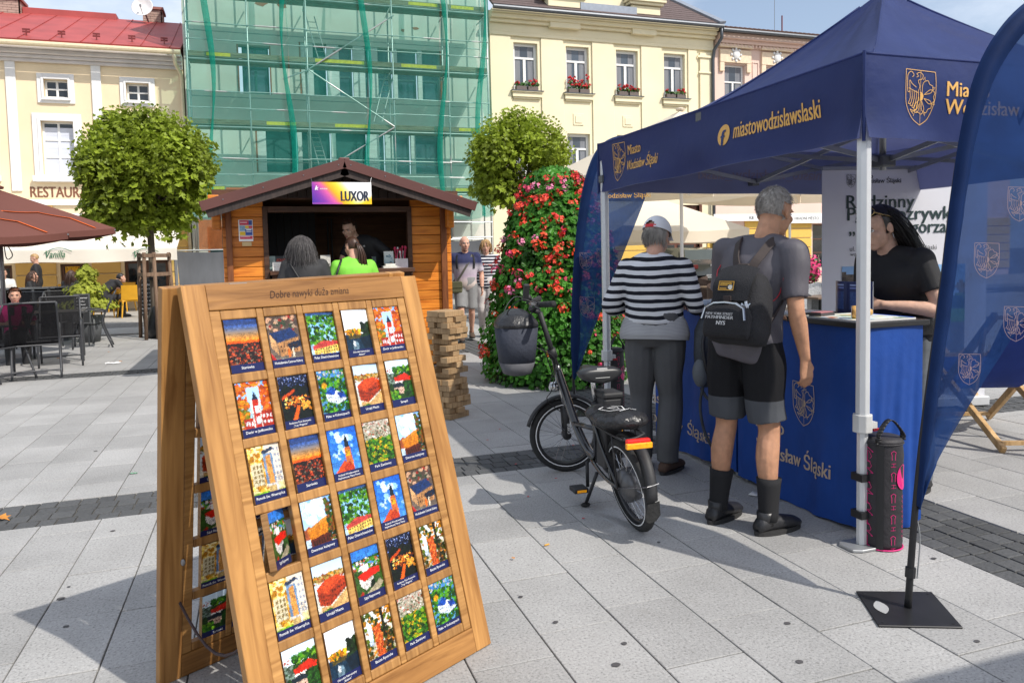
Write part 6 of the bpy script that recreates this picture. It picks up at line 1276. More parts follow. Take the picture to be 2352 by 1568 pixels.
def bpos(px, py): # pixel on the banner plane
    d = RI*((px-CXP)/F)+DN*((py-CYP-SH)/F)+FW; t = (BA-V3((0, 0, CH))).dot(bnrm)/d.dot(bnrm); return V3((0, 0, CH))+d*t
def bt(m, s, px, py, cap, **k): p = bpos(px, py)+bnrm*.006; lettering(m, s, p, bd, UZ_, cap, **k)
for s, px, py, wd in (('Rodzinny', 1944, 479, .62), ('Park Rozrywki', 1946, 507, .98), ('„Trzy Wzgórza”', 1950, 538, .95)): m = MB(); bt(m, s, px, py, .118, width=wd, bold=.010); m.build('lettering', DGR, bn)
m = MB(); bt(m, 'Wodzisław Śląski', 1968, 421, .04, bold=.012); bt(m, 'Miasto', 1968, 410, .04, bold=.012); bt(m, 'ul. Bogumińska, Wodzisław Śląski', 1951, 577, .042, width=.8); bt(m, 'wodzislaw-slaski.pl', 1952, 588, .032); m.build('lettering', M('grey_ink', (.05, .055, .06), .5), bn)
m = MB(); q = bpos(1954, 416)+bnrm*.006; crest(m, q, bd, UZ_, .115, .022); m.build('crest_print', MATS['grey_ink'], bn)
P = Pic(60, 46, '8ab4e0', 'c8dcec', 12); P.scat(0, .15, 1, .4, 60, .07, ['3a5a2a', '5a7a30', '2a4420', '8a7a40']).rect(0, .38, 1, 1, '7a7c80', .04).rect(0, .38, 1, .48, '6a9a3a', .06).poly([(.1, .5), (.3, .48), (.9, 1), (.6, 1)], '9a9ca0', .03).poly([(.5, .5), (.53, .5), (1, .8), (1, .86)], 'd8d8d8').scat(0, .1, .35, .6, 30, .08, ['202a24', '3a3230', '5a5048']).rect(.6, .5, .68, .7, 'c83a3a')
tl = BA+bd*.18+bnrm*.0045+V3((0, 0, 1.27)); print_sheet('banner_photo', P, tl, bd*1.14, V3((0, 0, -1.07)), bn, .45)
# ================================================================ feather flags
FLG = sheer('flag_cloth', (.014, .050, .18), .12, (.55, .7, 1), .6, 8); FLGS = sheer('flag_sleeve', (.008, .03, .115), .05, (.4, .55, 1), .6, 8); FPR = M('flag_print', (.25, .18, .21), .7, var=.05)
BKM = M('black_metal', (.018, .018, .02), .45, .2, var=.25, scale=12)
def flag(label, base, curve, right, prints, plate, txt=(), sleeve=36, nrm=None, low=2):
    n_ = nrm or V3((FW[0], FW[1], 0)).normalized(); base = V3(base)
    def pp(px, py):
        d = RI*((px-CXP)/F)+DN*((py-CYP-SH)/F)+FW; t = (base-V3((0, 0, CH))).dot(n_)/d.dot(n_); return V3((0, 0, CH))+d*t
    t = thing('feather_flag', label, 'flag', base); C_ = [pp(*q) for q in curve]
    pts = [V3(p) for p in crom([tuple(p) for p in C_], 5)]; pts[0] = V3((pts[0][0], pts[0][1], .01))
    k = len(pts); m = MB(); m.tube(pts, [.014-.009*i/k for i in range(k)], 8); pol = m.build('pole', BKM, t, True)
    Lc = [V3(p) for p in crom([tuple(C_[i]) for i in range(low, len(C_))], 8)]; Rc0 = crom([tuple(pp(*q)) for q in right], 8); nn_ = len(Lc)
    Rc = [V3(Rc0[min(int(round(i*(len(Rc0)-1)/(nn_-1))), len(Rc0)-1)]) for i in range(nn_)]
    side = n_.cross(V3((0, 0, 1))).normalized()
    def f(u, v):
        i = v*(nn_-1); j = min(int(i), nn_-2); a = Lc[j].lerp(Lc[j+1], i-j); c = Rc[j].lerp(Rc[j+1], i-j); p = a.lerp(c, u)
        return p+n_*(.016*math.sin(u*7+v*5)*u+.010*math.sin(u*15-v*9)*u+.02*math.sin(v*7)*u)
    m = MB(); m.grid(f, 22, 60); m.build('flag_sheet', FLG, t, True)
    sw_ = sleeve/F*(base-V3((0, 0, CH))).dot(FW)
    m = MB(); m.grid(lambda u, v: f(0, v)+(f(.3, v)-f(0, v)).normalized()*(sw_*(1.35*u-.35)*min(1, .3+v*6))-n_*(.02*math.sin(math.pi*u)+.012), 6, 60); m.build('pole_sleeve', FLGS, t, True)
    def wp(p): return V3(p)-n_*.03
    for px, py, h in prints: m = MB(); rv = V3((RI[0], RI[1], 0)).normalized(); crest(m, pp(px, py), rv, UZ_, h, .014, wp); m.build('crest_print', FPR, t)
    for s, px, py, cap, mt in txt: m = MB(); lettering(m, s, pp(px, py), V3((RI[0], RI[1], 0)).normalized(), UZ_, cap, bold=.010, warp=wp); m.build('lettering', mt, t)
    if plate:
        q = [V3((*at(*p, Z=0)[:2], 0)) for p in plate]; m = MB(); o = q[0]; m.add([p for p in q]+[p+V3((0, 0, .008)) for p in q], [(3, 2, 1, 0), (4, 5, 6, 7), (0, 1, 5, 4), (1, 2, 6, 5), (2, 3, 7, 6), (3, 0, 4, 7)]); pl = m.build('base_plate', BKM, t, bevel=.002, fix=True)
        c = q[0].lerp(q[3], .5); d = (q[3]-q[0]).normalized(); e = (q[1]-q[0]).normalized(); m = MB(); c = c+e*.055; m.add([c+d*(.055*math.cos(a_))+e*(.02*math.sin(a_)*(1.0-.35*math.cos(2*a_)))+V3((0, 0, .0095)) for a_ in [6.283*i/18 for i in range(18)]], [tuple(range(18))]); m.build('grip_hole', M('hole_shows_stone', (.33, .33, .33), .8), pl)
        for p in q: cc = p.lerp((q[0]+q[2])/2, .16); m = MB(); m.lathe([(.006, 0), (.0055, .001)], cc+V3((0, 0, .0085)), 8); m.build('bolt_hole', BLK, pl)
    m = MB(); a, c = pts[1], pts[4]; m.tube([a.lerp(c, .62)+V3((0, 0, 0)), a.lerp(c, .9)], .02, 8); m.build('clamp', BKM, pol)
    m = MB(); s0 = f(.0, 0); m.tube(crom([tuple(s0+side*-.01), tuple(s0+V3((.012, -.01, -.12))), tuple(a.lerp(c, .6)+V3((.02, -.015, 0)))], 5), .003, 5); m.build('tension_cord', ALG, pol)
    return t
fb_ = at(2085, 1398, Z=0)
flag('navy feather flag with faint crests on a flat black steel foot', (fb_[0], fb_[1], 0), [(2085, 1398), (2094, 1270), (2103, 1160), (2119, 1000), (2142, 820), (2166, 640), (2186, 470), (2212, 300), (2250, 165), (2310, 65), (2385, 0), (2470, -30), (2560, -20)], [(2109, 1168), (2180, 1040), (2270, 885), (2352, 742), (2440, 590), (2520, 430), (2570, 250), (2585, 80), (2575, -15)],
     [(2255, 598, .135), (2322, 742, .135), (2216, 845, .12), (2330, 470, .13)], [(1966, 1360), (2140, 1362), (2212, 1444), (2018, 1440)], [('Wodzisław', 2340, 266, .06, GOLD)])
flag('navy feather flag standing behind the far tent leg by the flowers', (2.75, 6.35, 0), [(1322, 945), (1319, 900), (1317, 868), (1316, 780), (1319, 660), (1326, 560), (1337, 470), (1352, 400), (1376, 345), (1410, 318), (1455, 310)], [(1322, 872), (1360, 770), (1400, 668), (1440, 562), (1484, 445), (1496, 380), (1488, 330), (1458, 312)],
     [(1348, 705, .19), (1385, 592, .17), (1345, 600, .16)], [(1296, 932), (1340, 930), (1352, 956), (1306, 958)], [('Wodzisław Śląski', 1379, 456, .045, GOLD)], sleeve=16)
# ================================================================ tube bags strapped to the legs
BGM = M('bag_black', (.022, .02, .024), .65, var=.35, scale=7, bump=.25, bscale=30); PKI = M('pink_print', (.62, .012, .17), .5, var=.05)
def tube_bag(label, c, h, r, ang):
    t = thing('tube_bag', label, 'bag', c); c = V3(c); m = MB(); pr_ = [(r*.93, .0), (r*.99, .03), (r*1.0, h*.3), (r*.96, h*.6), (r*1.02, h*.85), (r*.97, h*.93), (r*1.0, h*.955)]
    m.lathe(pr_, c, 28); bd_ = m.build('body', BGM, t, True); m = MB(); m.lathe([(r*1.01, h*.955), (r*1.0, h*.975), (r*.9, h*1.0), (.01, h*1.005)], c, 28); m.build('lid', BGM, t, True)
    for z, mt in ((.006, PKI), (h*.955, BGM)): m = MB(); m.tube([c+V3((r*1.005*math.cos(k*.2244), r*1.005*math.sin(k*.2244), z)) for k in range(28)], .0035, 6, closed=True); m.build('seam', mt, bd_)
    def cyl(a, z, k=1.014): return c+V3((r*k*math.cos(a), r*k*math.sin(a), z))
    m = MB(); m.grid(lambda u, v: cyl(ang+.16*(u-.5)*2, h*v*.96+.0, 1.025), 3, 20); q = [cyl(ang-.1, h*.95, 1.03), cyl(ang-.05, h*1.06, 1.0), cyl(ang+.7, h*1.17, .6), cyl(ang+1.5, h*1.06, .9), cyl(ang+1.6, h*.98, .95)]
    hp = [V3(p) for p in crom([tuple(x) for x in q], 5)]
    for i in range(len(hp)-1): m.beam(hp[i], hp[i+1], .026, .004, V3((hp[i]-c)[:])*V3((1, 1, 0)).length if False else (0, 0, 1))
    m.build('strap', BLK, t, True)
    # pink line drawings: parasols, loungers, bulbs
    m = MB()
    def dr(pts, a0, z0, s):
        ps = [(p[0], p[1]) for p in pts]
        for i in range(len(ps)-1):
            p, q_ = ps[i], ps[i+1]; dd = math.hypot(q_[0]-p[0], q_[1]-p[1])+1e-6; nx, ny = -(q_[1]-p[1])/dd*.028, (q_[0]-p[0])/dd*.028
            m.add([cyl(a0+s*x/r, z0+s*y) for x, y in ((p[0]+nx, p[1]+ny), (p[0]-nx, p[1]-ny), (q_[0]-nx, q_[1]-ny), (q_[0]+nx, q_[1]+ny))], [(0, 1, 2, 3)])
    par_ = [(-.5, .25), (0, .6), (.5, .25), (-.5, .25)]; stick = [(0, .25), (0, -.6), (-.25, -.62), (.25, -.62)]; lng = [(-.5, -.4), (-.35, .5), (.2, .4), (.5, -.2), (.3, -.5), (-.5, -.4)]
    for k in range(5):
        z = h*(.1+.19*k)
        dr(par_, ang-.62, z, .055); dr(stick, ang-.62, z, .055)
        if k < 5: dr(lng, ang-.62, z+.055 if k < 4 else z, .04)
        dr([(-.2, -.5), (-.2, .1), (-.3, .4), (0, .6), (.3, .4), (.2, .1), (.2, -.5)], ang+.62, z, .04); dr([(-.4, 0), (.4, .0)], ang+.62, z+.05, .03); dr([(-.35, .3), (.4, .3), (.0, .3), (.0, -.3)], ang+.62, z-.045, .03)
    n = 20; m.add([cyl(ang+1.28+.045*math.cos(6.283*i/n)/r, h*.66+.06*math.sin(6.283*i/n)) for i in range(n)], [tuple(range(n))])
    for k in range(9): dr([(-.4, .3), (.4, .3), (.2, -.3), (-.4, .3)], ang+1.25, h*(.12+.045*k), .02)
    m.build('pink_drawing', PKI, bd_)
    return t
bc = at(2050, 1262, Z=0); bcx = V3((bc[0], bc[1]+.07, 0)); angc = math.atan2(-bcx[1], -bcx[0])
tube_bag('black tube bag with pink drawings strapped to the tent leg', (bcx[0], bcx[1], 0), .53, .094, angc-.05)
bc2 = at(1416, 965, Z=0); tube_bag('black tube bag standing at the far tent leg by the bicycle', (bc2[0], bc2[1]+.05, 0), .62, .094, angc+.2)
for x, y, z in ((TX0, TY0, .16), (TX0, TY0, .34)): m = MB(); m.box((x, y, z), (.07, .07, .035)); m.box((x+.05, y-.01, z), (.06, .02, .03)); tag(m.build('leg_strap', BLK), 'black strap tying the tube bag to the tent leg', 'strap', 'straps on the tent leg')
# ================================================================ deck chairs
DKW = wood('deckchair_beech', (.42, .25, .10), (.66, .44, .22), (10, 10, 1), 2, .5); DKC = cloth2('deckchair_cloth', (.012, .035, .2), .1, .7)
dk = thing('deck_chair', 'folding beech deck chair with blue cloth beside the wide banner', 'deck chair', (0, 0, 0), 0, 'blue deck chairs', local=True)
for s in (-.28, .28):
    MB().beam((s, -.55, .02), (s, .45, .95), .035, .05).build('back_rail', DKW, dk, bevel=.004); MB().beam((s*.86, .5, .02), (s*.86, -.5, .56), .035, .05).build('seat_rail', DKW, dk, bevel=.004); MB().beam((s*1.12, .28, .0+.4), (s*1.12, .38, .86), .02, .035).build('prop_rail', DKW, dk)
for y, z, w_ in ((-.5, .06, .54), (.45, .93, .58), (.45, .06, .46), (-.48, .55, .5)): MB().beam((-w_/2, y, z), (w_/2, y, z), .028, .028).build('cross_rail', DKW, dk)
m = MB(); m.grid(lambda u, v: V3((-.21+.42*u, -.48+.92*v, .55+.38*v-.42*math.sin(math.pi*v)*(1-.25*v))), 6, 24); m.build('sling', DKC, dk, True)
dp = at(2290, 1010, Z=0); dk.location = (dp[0]+.1, dp[1]+.1, 0); dk.rotation_euler = (0, 0, R(160))
dp = at(2135, 965, Z=0); copy_tree(dk, (dp[0]+.35, dp[1]+.5, 0), R(100), 'folding beech deck chair partly hidden behind the blue counter')
# ================================================================ electric folding bicycle
RC, FC = V3((1.815, 3.42, 0)), V3((1.865, 4.54, 0)); BF = (FC-RC).normalized(); BR2 = V3((BF[1], -BF[0], 0)); LEAN = R(11)
bk = thing('bicycle', 'black electric city bicycle with front bag leaning on its kickstand', 'bicycle', ((RC+FC)/2)); WBS = (FC-RC).length; WR = .245
def bp(s, l, z): # along, to its side, up (whole bike leans towards its stand)
    return RC+BF*s+BR2*(l*math.cos(LEAN)-z*math.sin(LEAN))+V3((0, 0, z*math.cos(LEAN)+l*math.sin(LEAN)))
BPT = M('black_bike_paint', (.012, .012, .014), .22, var=.1, coat=.5); BPM = M('matt_black', (.02, .02, .022), .6, var=.2); RUB = M('bike_rubber', (.018, .018, .018), .85, var=.3, scale=30, bump=.3, bscale=60); CHR = M('chrome', (.55, .55, .56), .18, .95, var=.05); RIMB = M('rim_black', (.02, .02, .022), .35); REFL = M('reflective_white', (.75, .75, .75), .35)
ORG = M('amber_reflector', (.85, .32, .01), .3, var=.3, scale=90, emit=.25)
def wheel(c, axis, nm='wheel'):
    d, a, u = frame(axis); ring = lambda r, o, n=40: [c+d*o+(a*math.cos(6.2832*k/n)+u*math.sin(6.2832*k/n))*r for k in range(n)]
    m = MB(); m.tube(ring(WR-.023, 0), .023, 10, closed=True); w_ = m.build(nm, RUB, bk, True)
    m = MB(); m.loft([ring(WR-.043, -.013), ring(WR-.043, .013), ring(WR-.064, .010), ring(WR-.064, -.010)], False, True); m.build('rim', RIMB, w_, True)
    for s_ in (-1, 1): m = MB(); m.loft([ring(WR-.043, s_*.0245-.0), ring(WR-.037, s_*.024)], False); m.build('reflective_band', REFL, w_)
    m = MB()
    for k in range(28):
        t = 6.2832*k/28; p = c+d*(.026 if k % 2 else -.026)+(a*math.cos(t+(.5 if k % 4 < 2 else -.5))+u*math.sin(t+(.5 if k % 4 < 2 else -.5)))*.022; m.tube([p, c+(a*math.cos(t)+u*math.sin(t))*(WR-.062)], .0012, 4, False)
    m.build('spoke_set', CHR, w_)
    MB().lathe([(.006, -.06), (.012, -.05), (.03, -.032), (.02, 0), (.03, .032), (.012, .05), (.006, .06)], c, 12, axis).build('hub', BPM, w_, True); return w_
RH = bp(0, 0, WR); wheel(RH, bp(0, 1, WR)-RH, 'rear_wheel'); MB().lathe([(.03, -.055), (.085, -.035), (.09, 0), (.085, .03), (.03, .05)], RH, 20, bp(0, 1, WR)-RH).build('hub_motor', M('motor_grey', (.12, .12, .125), .35, .5), bk, True)
STE = R(-80); hd = BF.copy(); hd.rotate(Matrix.Rotation(-STE, 3, 'Z')); hs = V3((hd[1], -hd[0], 0)) # heading and its right hand side
A0 = bp(1.02, .075, .60); AT = bp(.97, .04, .80); AX = (AT-A0).normalized()
FH = FC+V3((.02, 0, WR))
wheel(FH, hs, 'front_wheel')
# frame
def tb(nm, pts, r, mt=BPT, n=10, par=None): m = MB(); m.tube([V3(p) for p in crom([tuple(p) for p in pts], 5)] if len(pts) > 2 else pts, r, n); return m.build(nm, mt, par or bk, True)
BBk = bp(.43, 0, .27)
tb('main_tube', [A0+AX*.1, bp(.87, .035, .58), bp(.70, .01, .40), bp(.56, 0, .30), BBk], .026); tb('head_tube', [A0-AX*.03, A0+AX*.14], .024)
tb('seat_tube', [BBk, bp(.27, 0, .62)], .019); tb('seat_post', [bp(.27, 0, .62), bp(.225, 0, .80)], .0145, CHR)
for s_ in (-1, 1):
    tb('chain_stay', [BBk+(bp(0, s_, 0)-RC)*.03, bp(.2, s_*.06, .25), bp(0, s_*.065, WR)], .011); tb('seat_stay', [bp(.3, s_*.02, .55), bp(.15, s_*.055, .42), bp(0, s_*.065, WR)], .009)
tb('brace_tube', [bp(.72, 0, .42), bp(.33, 0, .47)], .014)
m = MB(); o = bp(.205, 0, .36); m.T = Matrix((BF, BR2, AX.cross(BR2).cross(BR2)*0+V3((0, 0, 1)))).transposed().to_4x4(); m.T.translation = o; m.box((0, 0, .12), (.12, .105, .38)); m.box((0, 0, .325), (.135, .12, .035)); bt_ = m.build('battery', BPM, bk, bevel=.012); m = MB(); m.T = Matrix.Translation(o); m.box((-.02, 0, .334), (.05, .05, .006)); m.build('battery_sticker', M('sticker', (.35, .45, .5), .4, var=.4, scale=60), bt_); MB().ell(o+V3((-.055, -.02, .25)), .008, nu=8, nv=6).build('key_lock', CHR, bt_)
MB().lathe([(.02, 0), (.095, .012), (.1, .03), (.095, .045), (.02, .05)], bp(.43, .03, .27), 24, bp(0, 1, 0)-bp(0, 0, 0)).build('chain_guard', BPM, bk, True)
for s_, dz in ((-1, -.15), (1, .15)):
    e = bp(.43-.03*s_, s_*.075, .27+dz); cr_ = tb('crank', [bp(.43, s_*.06, .27), e], .010, BPM, 8); q = e+(bp(0, s_, 0)-RC)*.055
    m = MB(); T_ = Matrix((BF, BR2, V3((0, 0, 1)))).transposed(); m.box(q, (.095, .085, .026), T=T_); pd_ = m.build('pedal', BPM, bk, bevel=.005); m = MB()
    for k in (-1, 1): m.box(q+BF*(.049*k), (.004, .055, .014), T=T_)
    m.build('pedal_reflector', ORG, pd_)
# fork and steering
fk = [A0+hs*0, A0]
m = MB(); m.tube([A0-AX*.02-hs*.055, A0-AX*.02+hs*.055], .02, 8); m.build('fork_crown', BPT, bk, True)
for s_ in (-1, 1):
    a = A0-AX*.02+hs*(s_*.055); c = FH+hs*(s_*.055); lg = tb('fork_leg', [a, a.lerp(c, .45)], .014, CHR); tb('fork_lower', [a.lerp(c, .40), c], .019, BPM, par=lg)
    m = MB(); mid_ = a.lerp(c, .72); lettering(m, 'CARVE', mid_+hs*(s_*.0)-hd*.022+V3((0, 0, -.07)), (c-a).normalized()*-1, hd*1.0, .018, bold=.02); m.build('lettering', WHT, lg)
def fender(c, d, ax_, a0, a1, nm, wid=.03, Rr=None):
    Rr = Rr or WR+.022; m = MB(); up_ = V3((0, 0, 1)); n = 20; r_ = []
    for k in range(n+1):
        t = a0+(a1-a0)*k/n; o_ = d*math.cos(t)+up_*math.sin(t); r_.append([c+o_*(Rr+e)+ax_*(w_*wid) for w_, e in ((-1, -.014), (-.7, 0), (0, .006), (.7, 0), (1, -.014), (.7, -.003), (0, .002), (-.7, -.003))])
    m.loft(r_); return m.build(nm, BPM, bk, True)
RAX = (bp(0, 1, WR)-RH).normalized(); fr_ = fender(RH, BF, RAX, R(20), R(182), 'rear_mudguard'); fender(FH, hd, hs, R(15), R(170), 'front_mudguard')
m = MB(); t = R(183); c = RH+(BF*math.cos(t)+V3((0, 0, math.sin(t))))*(WR+.02); m.prism([(-.032, 0), (.032, 0), (.042, -.075), (.02, -.1), (-.02, -.1), (-.042, -.075)], c, RAX, (BF*-.15+V3((0, 0, 1))).normalized(), .003); m.build('mud_flap', RUB, fr_)
m = MB(); tt = R(165); c = RH+(BF*math.cos(tt)+V3((0, 0, math.sin(tt))))*(WR+.028); m.tube([RH+RAX*.07, c+RAX*.03, c-RAX*.03, RH-RAX*.07], .0025, 5); m.build('mudguard_stay', CHR, fr_)
ST = A0+AX*.52; tb('stem_post', [A0+AX*.1, ST], .017, BPM); m = MB(); m.tube([A0+AX*.2, A0+AX*.26], .027, 10); m.build('stem_clamp', BPM, bk, True)
HC = ST+hd*.05+V3((0, 0, .02)); tb('stem', [ST, HC], .016, BPM)
HB_ = [HC-hs*.30-hd*.09+V3((0, 0, .05)), HC-hs*.16-hd*.03+V3((0, 0, .04)), HC-hs*.06, HC+hs*.06, HC+hs*.16-hd*.03+V3((0, 0, .04)), HC+hs*.30-hd*.09+V3((0, 0, .05))]
tb('handlebar', HB_, .012, BPM)
for s_, e, f in ((-1, HB_[0], HB_[1]), (1, HB_[5], HB_[4])):
    g_ = MB(); d = (f-e).normalized(); g_.lathe([(.014, -.005), (.019, 0), (.019, .02), (.0175, .03), (.0185, .06), (.0175, .11), (.018, .125), (.013, .13)], e, 12, d); g_.build('grip', RUB, bk, True)
    q = e+d*.155; m = MB(); m.box(q, (.03, .03, .035)); m.tube([q+hd*.02, q+hd*.05-d*.03+V3((0, 0, -.01)), q+hd*.055-d*.11+V3((0, 0, -.03))], .006, 6); m.build('brake_lever', BPM, bk, bevel=.003)
    tb('cable', [q, q+hd*.12+V3((0, 0, .03)), HC+hd*.16+hs*(s_*.05)+V3((0, 0, -.06)), A0+AX*.3+hd*.06, A0+AX*.05+hd*.04], .0035, BLK, 6)
tb('cable', [HC-hs*.1, HC-hs*.12+hd*.1+V3((0, 0, -.1)), HC+hd*.05+V3((0, 0, -.2)), A0+AX*.2-hs*.05, bp(.95, -.04, .62)], .0035, BLK, 6); tb('cable', [A0+AX*.42+hs*.03, A0+AX*.3+hs*.09, A0+AX*.1+hs*.1+V3((0, 0, -.04)), A0-AX*.03+hd*.05], .003, CHR, 6); tb('cable', [A0+AX*.15-hs*.03, A0-hs*.09+hd*.08+V3((0, 0, -.02)), A0-hs*.02+hd*.1+V3((0, 0, -.1)), FH+hs*.06+V3((0, 0, .12))], .003, BLK, 6)
m = MB(); m.box(HC+V3((0, 0, .035))-hd*.02, (.085, .06, .018), T=Matrix((hs, hd, V3((0, 0, 1)))).transposed()); dsp = m.build('display', M('display_grey', (.14, .145, .15), .35), bk, bevel=.004); m = MB(); m.box(HC+V3((0, 0, .0455))-hd*.014, (.06, .03, .002), T=Matrix((hs, hd, V3((0, 0, 1)))).transposed()); m.build('screen', GLS, dsp)
MB().ell(HC+hs*.17+V3((0, 0, .065)), (.026, .026, .022)).build('bell', BPM, bk, True); m = MB(); m.box(HC+hs*.1+hd*.02+V3((0, 0, .10)), (.035, .03, .11), T=Matrix.Rotation(.3, 3, 'X')); m.build('phone_holder', BPM, bk, bevel=.005)
m = MB(); m.lathe([(.03, 0), (.034, .03), (.02, .06)], A0+hd*.08-AX*.02, 14, -hd); hl = m.build('headlight', CHR, bk, True); MB().lathe([(.026, 0), (.02, .006)], A0+hd*.082-AX*.02, 14, hd).build('headlight_lens', REFL, hl)
# front bag
BGG = M('bag_grey_blue', (.03, .035, .052), .8, var=.15, scale=20, bump=.2, bscale=60); BGG2 = M('bag_grey', (.085, .085, .095), .8, var=.2, scale=25); o = HC+hd*.10+V3((0, 0, -.245))
def bring(z, a, c, n=20): return [o+V3((0, 0, z*.15))+hs*(1.1*a*math.copysign(abs(math.cos(6.2832*k/n))**.7, math.cos(6.2832*k/n)))+hd*(1.15*c*math.copysign(abs(math.sin(6.2832*k/n))**.7, math.sin(6.2832*k/n)))+V3((0, 0, z)) for k in range(n)]
m = MB(); m.loft([bring(-.06, .135, .095), bring(.02, .145, .105), bring(.13, .155, .115)]); fbg = m.build('front_bag', BGG, bk, True); m = MB(); m.loft([bring(-.13, .07, .045), bring(-.12, .11, .075), bring(-.058, .137, .097)]); m.build('bag_base', BGG2, fbg, True)
m = MB(); m.loft([bring(.128, .157, .117), bring(.15, .15, .115), bring(.185, .12, .09), bring(.215, .06, .045), bring(.222, .02, .015)]); bt2 = m.build('bag_cover', M('black_nylon', (.016, .016, .018), .4, var=.3, scale=10, bump=.9, bscale=14), fbg, True); MB().ell(o+V3((0, 0, .232)), (.013, .013, .016)).build('cord_lock', CHR, bt2)
# saddle
SDL = bp(.20, 0, .815); T_ = Matrix((BR2, BF, V3((0, 0, 1)))).transposed(); sec = [(-.125, .09, .03), (-.115, .115, .045), (-.06, .12, .05), (.0, .09, .045), (.06, .05, .04), (.12, .03, .035), (.15, .022, .025), (.158, .01, .012)]
m = MB(); m.loft([[SDL+T_ @ V3((w_*math.cos(6.2832*k/16), y, h*math.sin(6.2832*k/16)*(1 if math.sin(6.2832*k/16) < 0 else .75)+.012*(abs(math.cos(6.2832*k/16)) if y < -.02 else 0))) for k in range(16)] for y, w_, h in sec]); sd = m.build('saddle', M('saddle_vinyl', (.022, .023, .025), .38, var=.15), bk, True)
m = MB(); m.add([SDL+T_ @ V3(p) for p in ((-.04, -.1255, -.012), (.04, -.1255, -.012), (.028, -.118, .04), (-.028, -.118, .04))], [(0, 1, 2, 3)]); m.T = None; m.build('saddle_badge', M('badge_grey', (.35, .35, .34), .5), sd); tb('seat_clamp', [bp(.25, 0, .60), bp(.262, 0, .64)], .026, BPM)
# rack with bag and light
for s_ in (-1, 1):
    tb('rack_rail', [bp(.28, s_*.03, .52), bp(.1, s_*.06, .54), bp(-.17, s_*.06, .54)], .006, BPM, 8); tb('rack_stay', [bp(0, s_*.07, WR), bp(-.05, s_*.065, .54)], .005, BPM, 8)
tb('rack_rail', [bp(-.17, -.06, .54), bp(-.19, 0, .54), bp(-.17, .06, .54)], .006, BPM, 8)
m = MB(); m.ell(bp(.01, 0, .60), (.13, .155, .05), T=T_, nu=18, nv=10); m.ell(bp(.1, -.03, .62), (.1, .08, .045), T=T_); m.ell(bp(-.08, .03, .60), (.12, .08, .045), T=T_)
BAGM = ('rack_bag', m)
tl_ = bp(-.215, 0, .525); m = MB(); m.box(tl_, (.125, .03, .035), T=T_); rl = m.build('rear_light', M('rear_light_red', (.5, .015, .01), .25, emit=.5), bk, bevel=.008); m = MB(); m.box(tl_-BF*.012+V3((0, 0, -.014)), (.135, .022, .028), T=T_); m.build('reflector', ORG, rl, bevel=.004)
kp = at(1345, 1163, Z=0); tb('kickstand', [bp(.30, -.06, .24), V3((kp[0], kp[1], .012))], .010, BPM); MB().ell((kp[0], kp[1], .012), (.03, .018, .012)).build('stand_foot', RUB, bk, True)
m = MB(); pts = [V3(p) for p in crom([tuple(bp(.24, .05, .52)), tuple(bp(.12, .07, .40)), tuple(bp(.10, .075, .28)), tuple(bp(.2, .07, .22)), tuple(bp(.26, .06, .40))], 8)]; m.tube(pts, .011, 8); m.build('chain_lock', M('lock_chain', (.09, .09, .09), .5, var=.8, scale=90), bk, True)
# ================================================================ people
def remesh(mb, vox, name, mat, parent, smooth=4, wr=0., wf=(9, 9, 5), seed=0., off=None):
    me = mb.mesh('tmp'); o = bpy.data.objects.new('tmp', me); COL.objects.link(o)
    r = o.modifiers.new('r', 'REMESH'); r.mode = 'VOXEL'; r.voxel_size = vox; r.use_smooth_shade = True
    if smooth: s = o.modifiers.new('s', 'SMOOTH'); s.factor = .5; s.iterations = smooth
    bpy.context.view_layer.update(); out = bpy.data.meshes.new_from_object(o.evaluated_get(bpy.context.evaluated_depsgraph_get()))
    bpy.data.objects.remove(o); bpy.data.meshes.remove(me); out.name = name
    n = len(out.vertices)
    if wr and n:
        co = np.empty(n*3, np.float32); out.vertices.foreach_get('co', co); no = np.empty(n*3, np.float32); out.vertex_normals.foreach_get('vector', no); co = co.reshape(-1, 3); no = no.reshape(-1, 3)
        q = co*np.array(wf, np.float32)+seed
        a = np.sin(q[:, 2]*2.1+2.3*np.sin(q[:, 0]*.9+q[:, 1]*.7))*.55+np.sin(q[:, 0]*1.7+q[:, 2]*1.3+1.9*np.sin(q[:, 1]*1.1+q[:, 2]*.6))*.45
        a = np.sign(a)*np.abs(a)**1.6*.9
        co += no*(a[:, None]*wr); out.vertices.foreach_set('co', co.ravel())
    for m in (mat if isinstance(mat, list) else [mat]): out.materials.append(m)
    return mesh_obj(name, out, parent, True)
def skin(name, col):
    if name in MATS: return MATS[name]
    m = M(name, col, .55, var=.2, scale=22, bump=.1, bscale=90); b = m.node_tree.nodes['Principled BSDF']; b.inputs['Subsurface Weight'].default_value = .08; b.inputs['Subsurface Radius'].default_value = (.02, .008, .004); b.inputs['Specular IOR Level'].default_value = .35; return m
